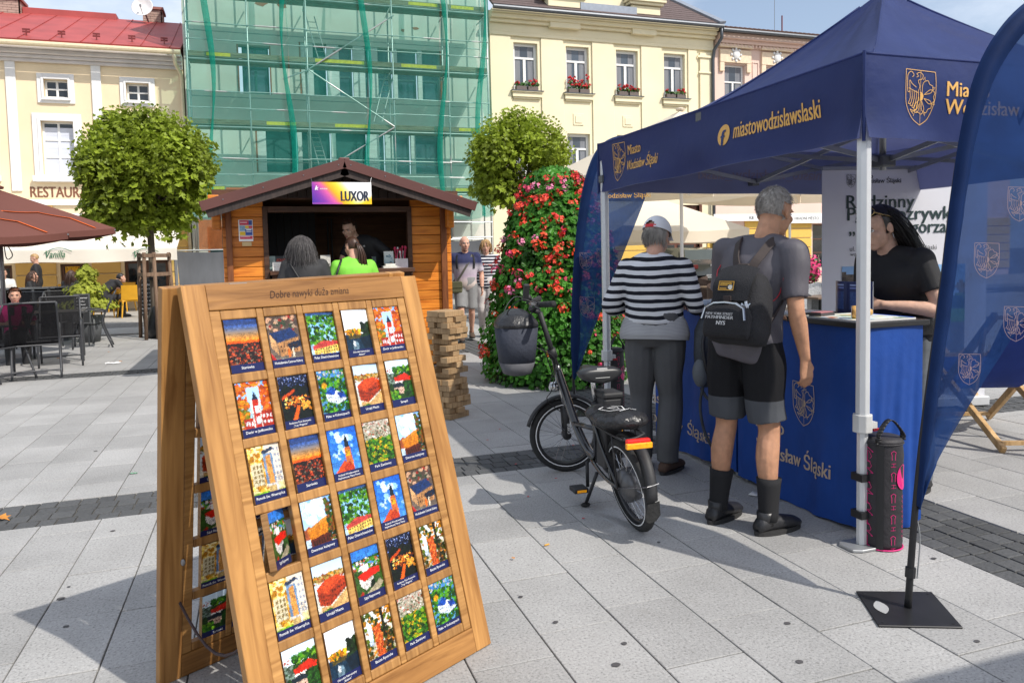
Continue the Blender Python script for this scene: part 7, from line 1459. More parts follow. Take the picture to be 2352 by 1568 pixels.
def hand(mb, w, d, nrm, side, curl=.35, s=1., spread=.0, thumb=.5):
    """palm, four fingers and a thumb; d = along the hand, nrm = out of the palm, side = +1 when the thumb is on +(d x nrm)"""
    d, n = V3(d).normalized(), V3(nrm).normalized(); x = d.cross(n).normalized()*side; n = (x.cross(d)*side).normalized(); n = V3(nrm)-d*V3(nrm).dot(d); n.normalize(); w = V3(w)
    mb.etube([w-d*.02*s, w+d*.02*s, w+d*.055*s, w+d*.09*s], [.027*s, .034*s, .041*s, .038*s], [.02*s, .017*s, .015*s, .012*s], x, 10, 2)
    for k, (l, o) in enumerate(((.072, .030), (.080, .010), (.074, -.010), (.058, -.029))):
        p = w+d*(.086-.004*abs(k-1))*s+x*o*s; a = 0; pts = [p-d*.012*s]
        for j, f in enumerate((.45, .32, .25)):
            a += curl*(1+.12*k)*(1 if j else .7); q = p+(d*math.cos(a)+n*math.sin(a)+x*(spread*(1.5-k)*.1))*l*f*s; pts.append(p); p = q
        pts.append(p); mb.tube(pts, [.0092*s, .009*s, .0085*s, .0078*s, .0062*s], 8)
    p = w+d*.028*s+x*.026*s; e1 = (d*.65+x*.75+n*thumb).normalized(); e2 = (d*.9+x*.25+n*thumb*1.2).normalized(); mb.tube([p, p+e1*.035*s, p+e1*.035*s+e2*.03*s, p+e1*.035*s+e2*.052*s], [.012*s, .0105*s, .0095*s, .0075*s], 8)
DEF = dict(pelvis=(0, 0, .95), waist=(0, 0, 1.08), chest=(0, .0, 1.28), neck=(0, -.015, 1.46), head=(0, .02, 1.625), sL=(-.19, -.01, 1.41), sR=(.19, -.01, 1.41), eL=(-.245, -.03, 1.13), eR=(.245, -.03, 1.13), wL=(-.25, .03, .885), wR=(.25, .03, .885), hL=(-.09, 0, .92), hR=(.09, 0, .92), kL=(-.10, .02, .50), kR=(.10, .02, .50), aL=(-.105, -.02, .085), aR=(.105, -.02, .085), tL=(-.15, .2, .03), tR=(.15, .2, .03))
def human(label, loc, az, H, J={}, look=(0, 0), vox=.0075, skinm=None, top=None, topm=None, sleeve=.8, bottom='trousers', botm=None, botlen=1., shoem=None, fat=1., hands=None, face=True, hair=None, hairm=None, name='person', hem=.90, sock=None, wr=.006, ears=True, hipw=1., topfit=1.0, beard=None, soft=4, group=None, chestf=1., toplo=None):
    s = H/1.75; j = {k: V3(v)*s for k, v in {**DEF, **J}.items()}
    t = thing(name, label, 'person', loc, -R(az), group, local=True); X = V3((1, 0, 0))
    Th = (Matrix.Rotation(-R(look[0]), 3, 'Z') @ Matrix.Rotation(-R(look[1]), 3, 'X')); hc = j['head']
    def hp(x, y, z): return hc+Th @ V3((x*s, y*s, z*s))
    bdy = MB()
    # head and neck
    bdy.ell(hp(0, -.012, .03), (.077*s, .098*s, .092*s), Th, 20, 14); bdy.ell(hp(0, .028, -.042), (.062*s, .068*s, .078*s), Th, 16, 12); bdy.ell(hp(0, .068, -.094), (.030*s, .026*s, .026*s), Th); bdy.ell(hp(0, .080, .028), (.052*s, .018*s, .016*s), Th)
    for q in (-1, 1):
        bdy.ell(hp(q*.038, .066, -.022), (.026*s, .022*s, .024*s), Th, 10, 8)
        if ears: bdy.ell(hp(q*.079, -.008, -.012), (.010*s, .021*s, .034*s), Th @ Matrix.Rotation(q*.35, 3, 'Z'), 10, 8)
    bdy.etube([hp(0, .088, .018), hp(0, .100, -.008), hp(0, .113, -.03), hp(0, .095, -.043)], [.008*s, .010*s, .016*s, .012*s], [.008*s, .011*s, .012*s, .008*s], Th @ X, 8, 2)
    bdy.ell(hp(0, .088, -.066), (.023*s, .012*s, .011*s), Th, 10, 8)
    bdy.etube([j['chest'].lerp(j['neck'], .7), j['neck'], j['neck'].lerp(hc, .5)+V3((0, -.012*s, 0)), hp(0, -.015, -.03)], [.08*s, .064*s, .056*s, .058*s], [.07*s, .062*s, .058*s, .062*s], X, 12, 3)
    # trunk core
    def trunk(mb, k, lo=None, hi=None, ex=0.):
        f = fat; pv, wa, ch, nk = j['pelvis'], j['waist'], j['chest'], j['neck']; dn = (pv-wa).normalized()
        P_ = [pv+dn*.10*s, pv+dn*.02*s, wa.lerp(pv, .5), wa, wa.lerp(ch, .5), ch, ch.lerp(nk, .5), ch.lerp(nk, .78), nk]
        rx = [.13*hipw, .172*hipw, .166*hipw, .152*f, .160*f, .178*f*chestf, .182*f*chestf, .135, .07]; ry = [.10, .125*f, .128*f, .118*f, .12*f, .124*f*chestf, .108*f, .085, .06]
        a, b_ = (0 if lo is None else lo), (9 if hi is None else hi)
        mb.etube(P_[a:b_], [v*k*s+ex for v in rx[a:b_]], [v*k*s+ex for v in ry[a:b_]], X, 18, 3)
    trunk(bdy, .86)
    for q, sh, el, wr_, hip, kn, an, to in ((-1, 'sL', 'eL', 'wL', 'hL', 'kL', 'aL', 'tL'), (1, 'sR', 'eR', 'wR', 'hR', 'kR', 'aR', 'tR')):
        S_, E2, W_ = j[sh], j[el], j[wr_]; af = .5+.5*fat
        bdy.ell(S_, .052*s*af); bdy.etube([S_, S_.lerp(E2, .25), S_.lerp(E2, .5), E2, E2.lerp(W_, .3), E2.lerp(W_, .75), W_], [v*s*af for v in (.05, .052, .046, .039, .041, .031, .026)], [v*s*af for v in (.05, .052, .046, .040, .039, .028, .021)], X if abs((E2-S_).normalized()[0]) < .8 else V3((0, 1, 0)), 12, 3)
        hk = (hands or {}).get('L' if q < 0 else 'R', {}); d = V3(hk.get('d', tuple(W_-E2))); hand(bdy, W_+d.normalized()*.004, d, V3(hk.get('n', (-q*.9, .4, 0))), hk.get('side', q), hk.get('curl', .38), s, thumb=hk.get('thumb', .5))
        Hp, K_, A_ = j[hip], j[kn], j[an]
        bdy.etube([Hp+V3((0, 0, .02)), Hp.lerp(K_, .35), Hp.lerp(K_, .8), K_, K_.lerp(A_, .3)+V3((0, -.018*s, 0)), K_.lerp(A_, .7), A_], [v*s for v in (.085, .080, .060, .053, .055, .040, .034)], [v*s for v in (.088, .082, .062, .057, .060, .043, .038)], X, 12, 3)
        if not shoem: bdy.ell(A_.lerp(j[to], .45)+V3((0, 0, -.0)), (.035*s, .09*s, .03*s), Matrix.Rotation(math.atan2(-(j[to]-A_)[0], (j[to]-A_)[1]), 3, 'Z'))
    bo = remesh(bdy, vox*.85, 'body', skinm, t, soft)
    # eyes, brows, lips
    if face:
        for q in (-1, 1):
            e = MB().ell(hp(q*.031, .077, .006), (.0135*s, .011*s, .0095*s), Th, 10, 8).build('eye', M('eye_white', (.7, .68, .66), .3), t, True); MB().ell(hp(q*.031, .0865, .006), (.0055*s, .003*s, .0058*s), Th, 8, 6).build('iris', M('iris_dark', (.03, .02, .014), .2), e, True)
            MB().tube([hp(q*.016, .098, .022), hp(q*.034, .095, .029), hp(q*.052, .082, .023)], [.003*s, .0042*s, .002*s], 6).build('eyebrow', hairm or BLK, t)
            MB().tube([hp(q*.018, .090, .012), hp(q*.032, .0905, .0155), hp(q*.045, .083, .010)], .0022*s, 5).build('eyelid', hairm or BLK, t)
        m = MB(); m.ell(hp(0, .0985, -.0625), (.021*s, .006*s, .0045*s), Th, 10, 6); m.ell(hp(0, .0975, -.071), (.018*s, .0065*s, .0055*s), Th, 10, 6); m.build('lips', M('lip_tone', (.42, .14, .12), .4), t, True)
    # clothes
    if bottom:
        m = MB(); trunk(m, 1.02, 0, 4, .012*s)
        for hip, kn, an in (('hL', 'kL', 'aL'), ('hR', 'kR', 'aR')):
            Hp, K_, A_ = j[hip], j[kn], j[an]; full = [Hp+V3((0, 0, .03)), Hp.lerp(K_, .35), Hp.lerp(K_, .75), K_, K_.lerp(A_, .4)+V3((0, -.012*s, 0)), K_.lerp(A_, .8), A_+V3((0, .01, -.005))]; rr = [.102, .100, .082, .074, .074, .068, .066]
            if bottom == 'shorts':
                n = 3; full = full[:2]+[Hp.lerp(K_, .55), Hp.lerp(K_, botlen)]; rr = [.104, .103, .096, .093]
            m.etube(full, [v*s*(.4+.6*fat) for v in rr], [v*1.06*s*(.4+.6*fat) for v in rr], X, 14, 3)
        remesh(m, vox, bottom, botm, t, 3, wr*.8, (8, 8, 7), 1.3)
    if top:
        m = MB(); trunk(m, 1.04*topfit, toplo if toplo is not None else 1 if hem > .9 else 0, 9, .012*s)
        for sh, el, wr_ in (('sL', 'eL', 'wL'), ('sR', 'eR', 'wR')):
            S_, E2, W_ = j[sh], j[el], j[wr_]; path = [S_, S_.lerp(E2, .25), S_.lerp(E2, .5)]; af = .5+.5*fat; m.ell(S_, .071*s*af, nu=16, nv=10); m.etube([j['neck']+V3((0, 0, -.012*s)), j['neck'].lerp(S_, .4)+V3((0, 0, .012*s)), j['neck'].lerp(S_, .75)+V3((0, 0, .006*s)), S_], [.055*s, .058*s, .062*s, .066*s], [.05*s, .045*s, .052*s, .064*s], V3((0, 1, 0)), 14, 3)
            r_ = [.07, .069, .064]
            if sleeve <= 1: path += [S_.lerp(E2, sleeve)]; r_ += [.064]
            else: path += [E2, E2.lerp(W_, (sleeve-1)*.5), E2.lerp(W_, sleeve-1)]; r_ += [.056, .052, .046]
            m.etube(path, [v*s*af for v in r_], [v*s*af for v in r_], X if abs((E2-S_).normalized()[0]) < .8 else V3((0, 1, 0)), 14, 3)
        remesh(m, vox, top, topm, t, 8, wr, (8, 8, 6), 4.1)
    if shoem:
        for an, to in (('aL', 'tL'), ('aR', 'tR')):
            A_, T_o = j[an], j[to]; d = (T_o-A_); d[2] = 0; d.normalize(); x = V3((d[1], -d[0], 0)); base = V3((A_[0], A_[1], A_[2]-.085*s)); m = MB()
            sec = [(-.075, .030, .030, .055), (-.055, .038, .045, .075), (0, .042, .055, .085), (.06, .046, .045, .06), (.12, .050, .037, .045), (.17, .044, .03, .035), (.2, .026, .02, .024)]
            m.loft([[base+d*y*s+x*(w_*s*math.cos(6.2832*k/14))+V3((0, 0, .012*s+(c*s+h*s*math.sin(6.2832*k/14)))) for k in range(14)] for y, w_, h, c in [(y, w_, h*.85, h*.85) for y, w_, h, _ in sec]]); m.etube([base+d*-.01*s+V3((0, 0, .05*s)), base+d*-.015*s+V3((0, 0, .115*s))], [.042*s, .042*s], [.05*s, .05*s], x, 12, 2)
            so = m.build('shoe', shoem, t, True); m = MB(); m.loft([[base+d*y*s*1.03+x*(w_*1.08*s*math.cos(6.2832*k/14))+V3((0, 0, z*s)) for y, w_ in ((0, 0),) for k in range(14)] for z in (0,)] if False else [[base+d*((-.085+.295*(.5-.5*math.cos(6.2832*k/20)))*s)+x*(math.sin(6.2832*k/20)*.05*s)+V3((0, 0, z*s)) for k in range(20)] for z in (0, .022)]); m.build('sole', M('shoe_sole', (.025, .024, .024), .8), so)
    if sock:
        for kn, an in (('kL', 'aL'), ('kR', 'aR')): K_, A_ = j[kn], j[an]; m = MB(); m.etube([A_+V3((0, 0, -.02)), A_.lerp(K_, .2), A_.lerp(K_, .46)], [v*s for v in (.046, .050, .060)], [v*s for v in (.05, .056, .067)], X, 14, 3); m.build('sock', sock, t, True)
    t['_'] = 0; del t['_']
    return t, j, hp, Th, s
def scalp(t, hp, Th, s, region, mat, thick=1.07, seed=1, nm='hair', disp=.03, nu=40, nv=26, full=(1., 1., 1.)):
    m = MB(); keep = []
    def P_(d): k = thick+disp*mnoise.noise(V3(d)*5+V3((seed, 0, 0)))+disp*.5*mnoise.noise(V3(d)*14); return hp(d[0]*.077*k*full[0], -.012+d[1]*.098*k*full[1], .03+d[2]*.092*k*full[2])
    for a in range(nu):
        for b_ in range(nv):
            c = []
            for da, db in ((0, 0), (1, 0), (1, 1), (0, 1)):
                th = math.pi*(b_+db)/nv; ph = 2*math.pi*(a+da)/nu; c.append(V3((math.sin(th)*math.cos(ph), math.sin(th)*math.sin(ph), math.cos(th))))
            if region((c[0]+c[2])/2): m.add([P_(q) for q in c], [(0, 1, 2, 3)])
    return m.build(nm, mat, t, True)
def strands(t, hp, s, region, mat, n, length, fall, seed, thick=.0022, nm='hair_strands', out=.03, drift=(0, 0, 0), par=None, seg=6, curl=.0, start=1.03):
    """single locks: grow out of the scalp, then follow gravity, kept outside the head"""
    rg = random.Random(seed); m = MB(); k = 0; C = hp(0, -.012, .03)
    while k < n:
        d = V3((rg.gauss(0, 1), rg.gauss(0, 1), rg.gauss(0, 1))).normalized()
        if not region(d): continue
        k += 1; p = hp(d[0]*.077*start, -.012+d[1]*.098*start, .03+d[2]*.092*start); dirn = (p-C).normalized(); pts = [p]; L_ = length*rg.uniform(.7, 1.1)*s; v = dirn*(1-fall)+V3((rg.gauss(0, .3), rg.gauss(0, .3), 0))*.3
        for i in range(seg):
            v = (v+V3((0, 0, -1))*fall*1.2+V3(drift)*.5+V3((rg.gauss(0, 1), rg.gauss(0, 1), 0))*curl); v.normalize(); p = p+v*L_/seg; q = p-C; e = math.sqrt((q[0]/(.079*s))**2+(q[1]/(.10*s))**2+(q[2]/(.094*s))**2)
            if e < start+.03: p = C+q*((start+.03)/max(e, .01))
            pts.append(p)
        m.tube(pts, [thick*s*(1-.75*i/seg) for i in range(seg+1)], 3, False)
    return m.build(nm, mat, par or t, True)
# ================================================================ who is there
def zmat(name, stops, rough=.8, period=None, bump=.25, bscale=120, tilt=(0, 0, 1), var=.12, interp='CONSTANT'):
    """cloth whose colour changes with height; with a period the stops repeat as stripes"""
    if name in MATS: return MATS[name]
    m, N, L, b = _base(name); MATS[name] = m; tc_ = N.new('ShaderNodeTexCoord'); dt = N.new('ShaderNodeVectorMath'); dt.operation = 'DOT_PRODUCT'; dt.inputs[1].default_value = tilt; L.new(tc_.outputs['Object'], dt.inputs[0]); f = dt.outputs['Value']
    if period:
        nz_ = N.new('ShaderNodeTexNoise'); nz_.inputs['Scale'].default_value = 5; L.new(tc_.outputs['Object'], nz_.inputs['Vector']); ma = N.new('ShaderNodeMath'); ma.operation = 'MULTIPLY_ADD'; ma.inputs[1].default_value = .022; L.new(nz_.outputs['Fac'], ma.inputs[0]); L.new(f, ma.inputs[2])
        dv = N.new('ShaderNodeMath'); dv.operation = 'DIVIDE'; dv.inputs[1].default_value = period; L.new(ma.outputs[0], dv.inputs[0]); fr_ = N.new('ShaderNodeMath'); fr_.operation = 'FRACT'; L.new(dv.outputs[0], fr_.inputs[0]); f = fr_.outputs[0]
    else:
        mr = N.new('ShaderNodeMapRange'); mr.inputs[1].default_value = 0; mr.inputs[2].default_value = 2; L.new(f, mr.inputs[0]); f = mr.outputs[0]; stops = [(p/2, c) for p, c in stops]
    r = N.new('ShaderNodeValToRGB'); r.color_ramp.interpolation = interp; L.new(f, r.inputs[0]); e = r.color_ramp.elements
    while len(e) < len(stops): e.new(.5)
    for i, (p, c) in enumerate(stops): e[i].position = p; e[i].color = (*c, 1)
    c = _mul(N, L, r.outputs[0], _ramp(N, L, _noise(N, L, tc_.outputs['Object'], 11, 5), [(.3, (1-var,)*3), (.7, (1,)*3)])); L.new(c, b.inputs['Base Color']); b.inputs['Roughness'].default_value = rough; b.inputs['Specular IOR Level'].default_value = .2; _bump(N, L, b, _noise(N, L, tc_.outputs['Object'], bscale, 2), bump, .004)
    return m
SK1 = skin('skin_tanned', (.50, .26, .155)); SK2 = skin('skin_fair', (.60, .37, .27)); SK3 = skin('skin_warm', (.55, .31, .22))
GRYH = M('hair_grey', (.36, .33, .30), .6, var=.45, scale=40, stretch=(1, 1, .3)); BLKH = M('hair_black', (.010, .008, .008), .35, var=.3, scale=40, stretch=(1, 1, .2)); BRNH = M('hair_brown', (.05, .022, .012), .45, var=.4, scale=40, stretch=(1, 1, .2)); SALT = M('hair_salt', (.085, .078, .078), .5, var=.8, scale=26, stretch=(1, 1, .15)); BLON = M('hair_blond', (.36, .22, .09), .5, var=.35, scale=30, stretch=(1, 1, .2)); WHTB = M('beard_white', (.45, .40, .36), .8, var=.3, scale=60)
def rg_full(d): return not (d[1] > .28 and d[2] < .52) and d[2] > -.62 and not (abs(d[0]) > .82 and d[1] > -.25 and d[2] < .1)
def rg_back(d): return rg_full(d) and d[2] < .55
# ---- man with the backpack
ML = (2.345, 3.255, 0)
GTEE = M('grey_sport_tee', (.085, .078, .092), .6, var=.12, scale=7, bump=.15, bscale=200); SHO = zmat('two_tone_shorts', [(0, (.075, .08, .09)), (.672, (.012, .012, .014))])
man, mj, mhp, mTh, ms = human('grey haired man in grey shirt and dark shorts with black backpack', ML, 68, 1.775, dict(pelvis=(.0, .0, .95), waist=(.01, .035, 1.09), chest=(.03, .085, 1.285), neck=(.045, .125, 1.455), head=(.05, .205, 1.598), sL=(-.165, .09, 1.405), sR=(.225, .065, 1.39), eR=(.27, .015, 1.12), wR=(.285, .075, .875), eL=(-.24, .15, 1.15), wL=(-.13, .37, 1.09), aL=(-.137, -.035, .085), aR=(.134, -.005, .085), tL=(-.14, .19, .03), tR=(.19, .2, .03), kL=(-.115, .01, .5), kR=(.12, .03, .5)),
    look=(4, 16), skinm=SK1, top='t_shirt', topm=GTEE, sleeve=.82, bottom='shorts', botm=SHO, botlen=.86, shoem=M('black_leather_shoe', (.02, .02, .022), .4, var=.2, bump=.2, bscale=30), sock=M('black_sock', (.012, .012, .014), .9), hands={'R': dict(n=(-.8, .3, 0), curl=.42, d=(.02, .12, -1)), 'L': dict(d=(.3, .5, -.2), n=(0, -.1, -1), curl=.2)}, hairm=GRYH, chestf=1.06, wr=.013)
def rg_man(d): return rg_full(d) and not (d[2] > .93 and abs(d[0]) < .3 and d[1] > .1)
scalp(man, mhp, mTh, ms, rg_man, GRYH, 1.02, 3, disp=.015); strands(man, mhp, ms, rg_man, GRYH, 1500, .018, .4, 5, .0012, seg=2)
scalp(man, mhp, mTh, ms, lambda d: d[1] > .0 and -1 < d[2] < -.35 and abs(d[0]) < .95, WHTB, 1.0, 4, 'beard', .04, full=(.93, 1.0, 1.36)); m = MB()
for q in (-1, 1): pts = [mj['neck']+V3((q*.05, -.05, -.0)), mj['neck']+V3((q*.13, -.02, -.03)), mj['sR' if q > 0 else 'sL']+V3((0, -.075, -.1)), mj['chest']+V3((q*.16, -.085, -.1)), mj['waist']+V3((q*.135, -.07, .05))]; m = MB(); m.tube([V3(p) for p in crom([tuple(p) for p in pts], 5)], .0035, 6); m.build('red_piping', M('red_piping', (.5, .03, .05), .6), man)
bpk = thing('backpack', 'black canvas backpack with metal zips on the man in grey', 'backpack', ML, -R(68), local=True)
CNV = M('black_canvas', (.011, .011, .014), .85, var=.25, scale=30, bump=.35, bscale=160); STRP = M('brown_strap', (.035, .024, .022), .75, var=.2); STI = M('white_stitch', (.4, .4, .4), .7)
Lb = R(-14); Tb = Matrix.Rotation(Lb, 3, 'X'); bo_ = mj['chest']+V3((.035, -.205, -.105))
def bq(x, y, z): return bo_+Tb @ V3((x*.88, y, z*.86-.035))
def rr_(w_, d_, z, y=0, n=24, p=.55): return [bq(w_*math.copysign(abs(math.cos(6.2832*k/n))**p, math.cos(6.2832*k/n)), y+d_*math.copysign(abs(math.sin(6.2832*k/n))**p, math.sin(6.2832*k/n)), z) for k in range(n)]
m = MB(); m.loft([rr_(.12, .06, -.235), rr_(.155, .085, -.225), rr_(.168, .098, -.15), rr_(.165, .095, -.02), rr_(.15, .085, .1), rr_(.115, .065, .165), rr_(.09, .045, .18)]); m.build('body', CNV, bpk, True)
m = MB(); m.loft([rr_(.135, .02, -.215, -.10), rr_(.14, .035, -.19, -.102), rr_(.14, .04, -.09, -.102), rr_(.12, .035, -.045, -.10), rr_(.07, .02, -.03, -.095)]); pk_ = m.build('front_pocket', CNV, bpk, True)
m = MB(); pts = [(-.135, -.12), (-.12, -.055), (-.07, -.028), (0, -.022), (.07, -.028), (.12, -.055), (.135, -.12)]; m.tube([bq(x, -.143, z) for x, z in pts], .006, 6); m.build('zip', CHR, pk_)
m = MB(); fl = [(-.115, .17), (-.12, .1), (-.1, .03), (-.05, -.005), (.05, -.005), (.1, .03), (.12, .1), (.115, .17)]; m.grid(lambda u, v: bq((-.12+.24*u)*(1-.25*max(0, v-.6)), -.045-.062*math.sin(min(1, v*1.5)*1.57)-.01*math.sin(u*3.14), .195-.2*v+.02*math.sin(u*3.14)*(1-v)), 12, 12); fl_ = m.build('flap', CNV, bpk, True)
m = MB(); P = Pic(24, 14, '1c1a16', '1c1a16'); P.rect(.04, .06, .96, .94, 'c8962a', .02).rect(.08, .12, .92, .88, '221c12').rect(.12, .18, .85, .36, 'd8a838').rect(.12, .45, .6, .5, 'c8962a').rect(.12, .56, .55, .6, 'c8962a').rect(.12, .7, .55, .8, 'd8a030').blob(.76, .62, .13, 'c8c4b8', .05, 1)
o = bq(-.075, -.118, .105); me = P.mesh('patch', lambda u, v: bq(-.075+.105*u, -.1195-.004*v, .108-.062*v)); me.materials.append(vcol('printed_patch', .5)); mesh_obj('badge_patch', me, fl_)
m = MB(); lettering(m, 'PATHFINDER', bq(-.063, -.1205, .088), Tb @ V3((1, 0, 0)), Tb @ V3((0, 0, 1)), .009, width=.075, bold=.02); m.build('lettering', M('patch_ink', (.01, .01, .01), .5), fl_)
m = MB(); lettering(m, 'NEW YORK STREET', bq(-.11, -.1455, -.095), Tb @ V3((1, 0, 0)), Tb @ V3((0, 0, 1)), .0125, width=.15, bold=.02); lettering(m, 'PATHFINDER', bq(-.11, -.1455, -.117), Tb @ V3((1, 0, 0)), Tb @ V3((0, 0, 1)), .0155, width=.155, bold=.03); lettering(m, 'NYS', bq(-.035, -.1455, -.15), Tb @ V3((1, 0, 0)), Tb @ V3((0, 0, 1)), .02, bold=.03); m.build('lettering', M('silver_print', (.5, .5, .5), .5), pk_)
m = MB(); m.tube([bq(.085, -.093, .03), bq(.128, -.088, -.17)], .0075, 6); zp = m.build('zip', CHR, bpk); m = MB(); lettering(m, 'NY', bq(.075, -.104, -.045), Tb @ V3((1, 0, 0)), Tb @ V3((0, 0, 1)), .026, bold=.04); lettering(m, 'S', bq(.09, -.104, -.072), Tb @ V3((1, 0, 0)), Tb @ V3((0, 0, 1)), .022, bold=.04); m.build('lettering', CHR, bpk)
m = MB(); m.box(bq(-.005, -.115, -.02), (.03, .012, .07)); m.box(bq(-.005, -.121, .005), (.04, .008, .022)); m.build('buckle_strap', STRP, bpk)
m = MB(); m.tube([bq(-.04, -.03, .18), bq(-.03, -.03, .22), bq(.03, -.03, .22), bq(.04, -.03, .18)], .008, 6); m.build('haul_loop', STRP, bpk, True)
for q, sh in ((-1, 'sL'), (1, 'sR')):
    S_ = mj[sh]; nk = mj['neck']; a = bq(q*.03, -.02, .17); tp_ = nk.lerp(S_, .55)+V3((0, -.02, .035)); fr2 = nk.lerp(S_, .62)+V3((0, .125, -.1)); lw = mj['waist']+V3((q*.175, .03, .08)); en = bq(q*.12, .03, -.2)
    pts = [V3(p) for p in crom([tuple(p) for p in (a, a.lerp(tp_, .5)+V3((0, -.035, .0)), tp_, fr2, lw, en)], 6)]; m = MB()
    for i in range(len(pts)-1): m.beam(pts[i], pts[i+1]+(pts[i+1]-pts[i])*.1, .042, .007, (pts[i]-(mj['chest'].lerp(nk, .3))))
    m.build('shoulder_strap', STRP, bpk)
# ---- striped person
SL_ = (2.43, 4.33, 0)
STRIPE = zmat('navy_white_stripes', [(0, (.66, .66, .68)), (.52, (.012, .013, .02))], period=.0505, tilt=(0, -.12, 1), bump=.1); GTRO = M('grey_trousers', (.085, .085, .088), .8, var=.1, bump=.1, bscale=150)
sp_, sj, shp, sTh, ss = human('person in striped navy and white shirt and white cap at counter', SL_, 40, 1.69, dict(neck=(.0, .03, 1.455), head=(.01, .085, 1.585), chest=(0, .02, 1.28), eL=(-.285, -.03, 1.12), wL=(-.2, .23, 1.11), eR=(.285, -.03, 1.12), wR=(.22, .24, 1.11), aL=(-.095, .0, .085), aR=(.085, -.04, .085), tL=(-.11, .22, .03), tR=(.16, .17, .03), sL=(-.185, .01, 1.37), sR=(.185, .01, 1.37)), look=(18, 18), skinm=SK3, top='striped_shirt', topm=STRIPE, sleeve=1.8, bottom='trousers', botm=GTRO, shoem=M('brown_suede_shoe', (.075, .042, .028), .85, var=.3), fat=1.16, hipw=1.12, toplo=2, wr=.012, hands={'L': dict(d=(.3, .8, -.1), n=(.2, 0, -1), curl=.3), 'R': dict(d=(-.2, .8, -.1), n=(-.2, 0, -1), curl=.3)}, hairm=GRYH, chestf=1.0)
m = MB(); c_ = sj['pelvis']; m.etube([c_+V3((0, -.005, -.055)), c_+V3((0, 0, -.01)), c_+V3((0, 0, .07)), c_+V3((0, .005, .12))], [.222, .228, .205, .17], [.165, .172, .15, .12], (1, 0, 0), 26, 4)
m.f = [f for f in m.f if len(f) == 4]; m.mi = m.mi[:len(m.f)]; m.build('undershirt_hem', zmat('pale_fine_stripe', [(0, (.42, .42, .43)), (.6, (.30, .30, .31))], period=.009, bump=.1), sp_, True)
def rg_cap(d): return not (d[1] > .25) and -.85 < d[2] < .06 and not (abs(d[0]) > .82 and d[1] > -.2)
scalp(sp_, shp, sTh, ss, rg_cap, GRYH, 1.07, 8, disp=.05); strands(sp_, shp, ss, rg_cap, GRYH, 900, .055, .6, 9, .002, seg=3)
cap = thing('baseball_cap', 'white baseball cap with red strap on the striped shirt person', 'cap', SL_, -R(40), local=True); WCP = M('white_cap', (.70, .71, .74), .8, var=.06)
def cp_(d, k=1.2): return shp(d[0]*.077*k, -.012+d[1]*.098*k, .03+d[2]*.092*k)
m = MB()
for a in range(36):
    for b_ in range(14):
        c = [];
        for da, db in ((0, 0), (1, 0), (1, 1), (0, 1)): th = (math.pi*.5)*(b_+db)/14*1.0; ph = 2*math.pi*(a+da)/36; c.append(V3((math.sin(th)*math.cos(ph), math.sin(th)*math.sin(ph), math.cos(th))))
        q = (c[0]+c[2])/2
        if q[1] < -.55 and abs(q[0]) < .36 and .02 < q[2] < .52 and (q[0]/.36)**2+((q[2]-.05)/.42)**2 < 1: continue
        m.add([cp_(x+V3((0, 0, .12))*(0 if x[2] > .05 else .0)) for x in c], [(0, 1, 2, 3)])
m.build('crown', WCP, cap, True); m = MB(); m.grid(lambda u, v: cp_(V3((math.sin((u-.5)*1.0)*.98, -math.cos((u-.5)*1.0)*.98, -.02+.19*v)), 1.215), 10, 3); m.build('strap', M('red_strap', (.55, .02, .03), .6), cap, True)
m = MB(); m.grid(lambda u, v: shp(.077*1.1*math.sin((u-.5)*2.2), -.012+.098*1.1*math.cos((u-.5)*2.2)+.075*v*math.cos((u-.5)*1.6), .045-.02*v-.03*(u-.5)**2*4*v), 12, 5); m.build('brim', WCP, cap, True); MB().ell(cp_(V3((0, 0, 1)), 1.21), (.008, .008, .005)).build('button', M('gold_button', (.5, .3, .05), .5), cap)
# day pack hanging from that person's shoulder
dpk = thing('daypack', 'dark grey hiking daypack hanging beside the grey trousers', 'backpack', SL_, -R(40), local=True); DGP = M('daypack_grey', (.045, .05, .058), .8, var=.35, scale=12, bump=.3, bscale=60); o = sj['hR']+V3((.235, .03, -.02))
def r2(w_, d_, z, n=18): return [o+V3((d_*math.cos(6.2832*k/n), w_*math.sin(6.2832*k/n), z)) for k in range(n)]
m = MB(); m.loft([r2(.06, .03, -.30), r2(.12, .06, -.27), r2(.14, .075, -.1), r2(.13, .07, .06), r2(.07, .04, .13)]); m.build('body', DGP, dpk, True)
m = MB(); m.ell(o+V3((-.02, -.12, -.2)), (.05, .06, .09)); m.build('side_pocket', M('pocket_grey', (.12, .13, .14), .8), dpk, True)
for pts, r_, mt in (([o+V3((.03, -.06, .1)), o+V3((0, -.14, 0)), o+V3((.02, -.16, -.15)), o+V3((.05, -.1, -.28))], .013, BLK), ([o+V3((.06, -.09, .05)), o+V3((.075, -.1, -.05)), o+V3((.07, -.08, -.16)), o+V3((.075, -.11, -.2))], .003, CHR), ([o+V3((0, -.1, -.26)), o+V3((-.02, -.14, -.4)), o+V3((.0, -.12, -.56)), o+V3((.05, -.14, -.66))], .010, DGP), ([o+V3((.04, -.05, -.28)), o+V3((.09, -.1, -.34)), o+V3((.03, -.13, -.36)), o+V3((-.02, -.1, -.3))], .010, DGP), ([o+V3((0, 0, .1)), o+V3((-.06, 0, .2)), sj['pelvis']+V3((.2, -.03, .18))], .012, BLK)): tbm = MB(); tbm.tube([V3(p) for p in crom([tuple(p) for p in pts], 5)], r_, 6); tbm.build('strap', mt, dpk, True)
MB().box(o+V3((.06, -.12, -.12)), (.012, .02, .035)).build('orange_tag', M('orange_tag', (.7, .14, .01), .5), dpk)
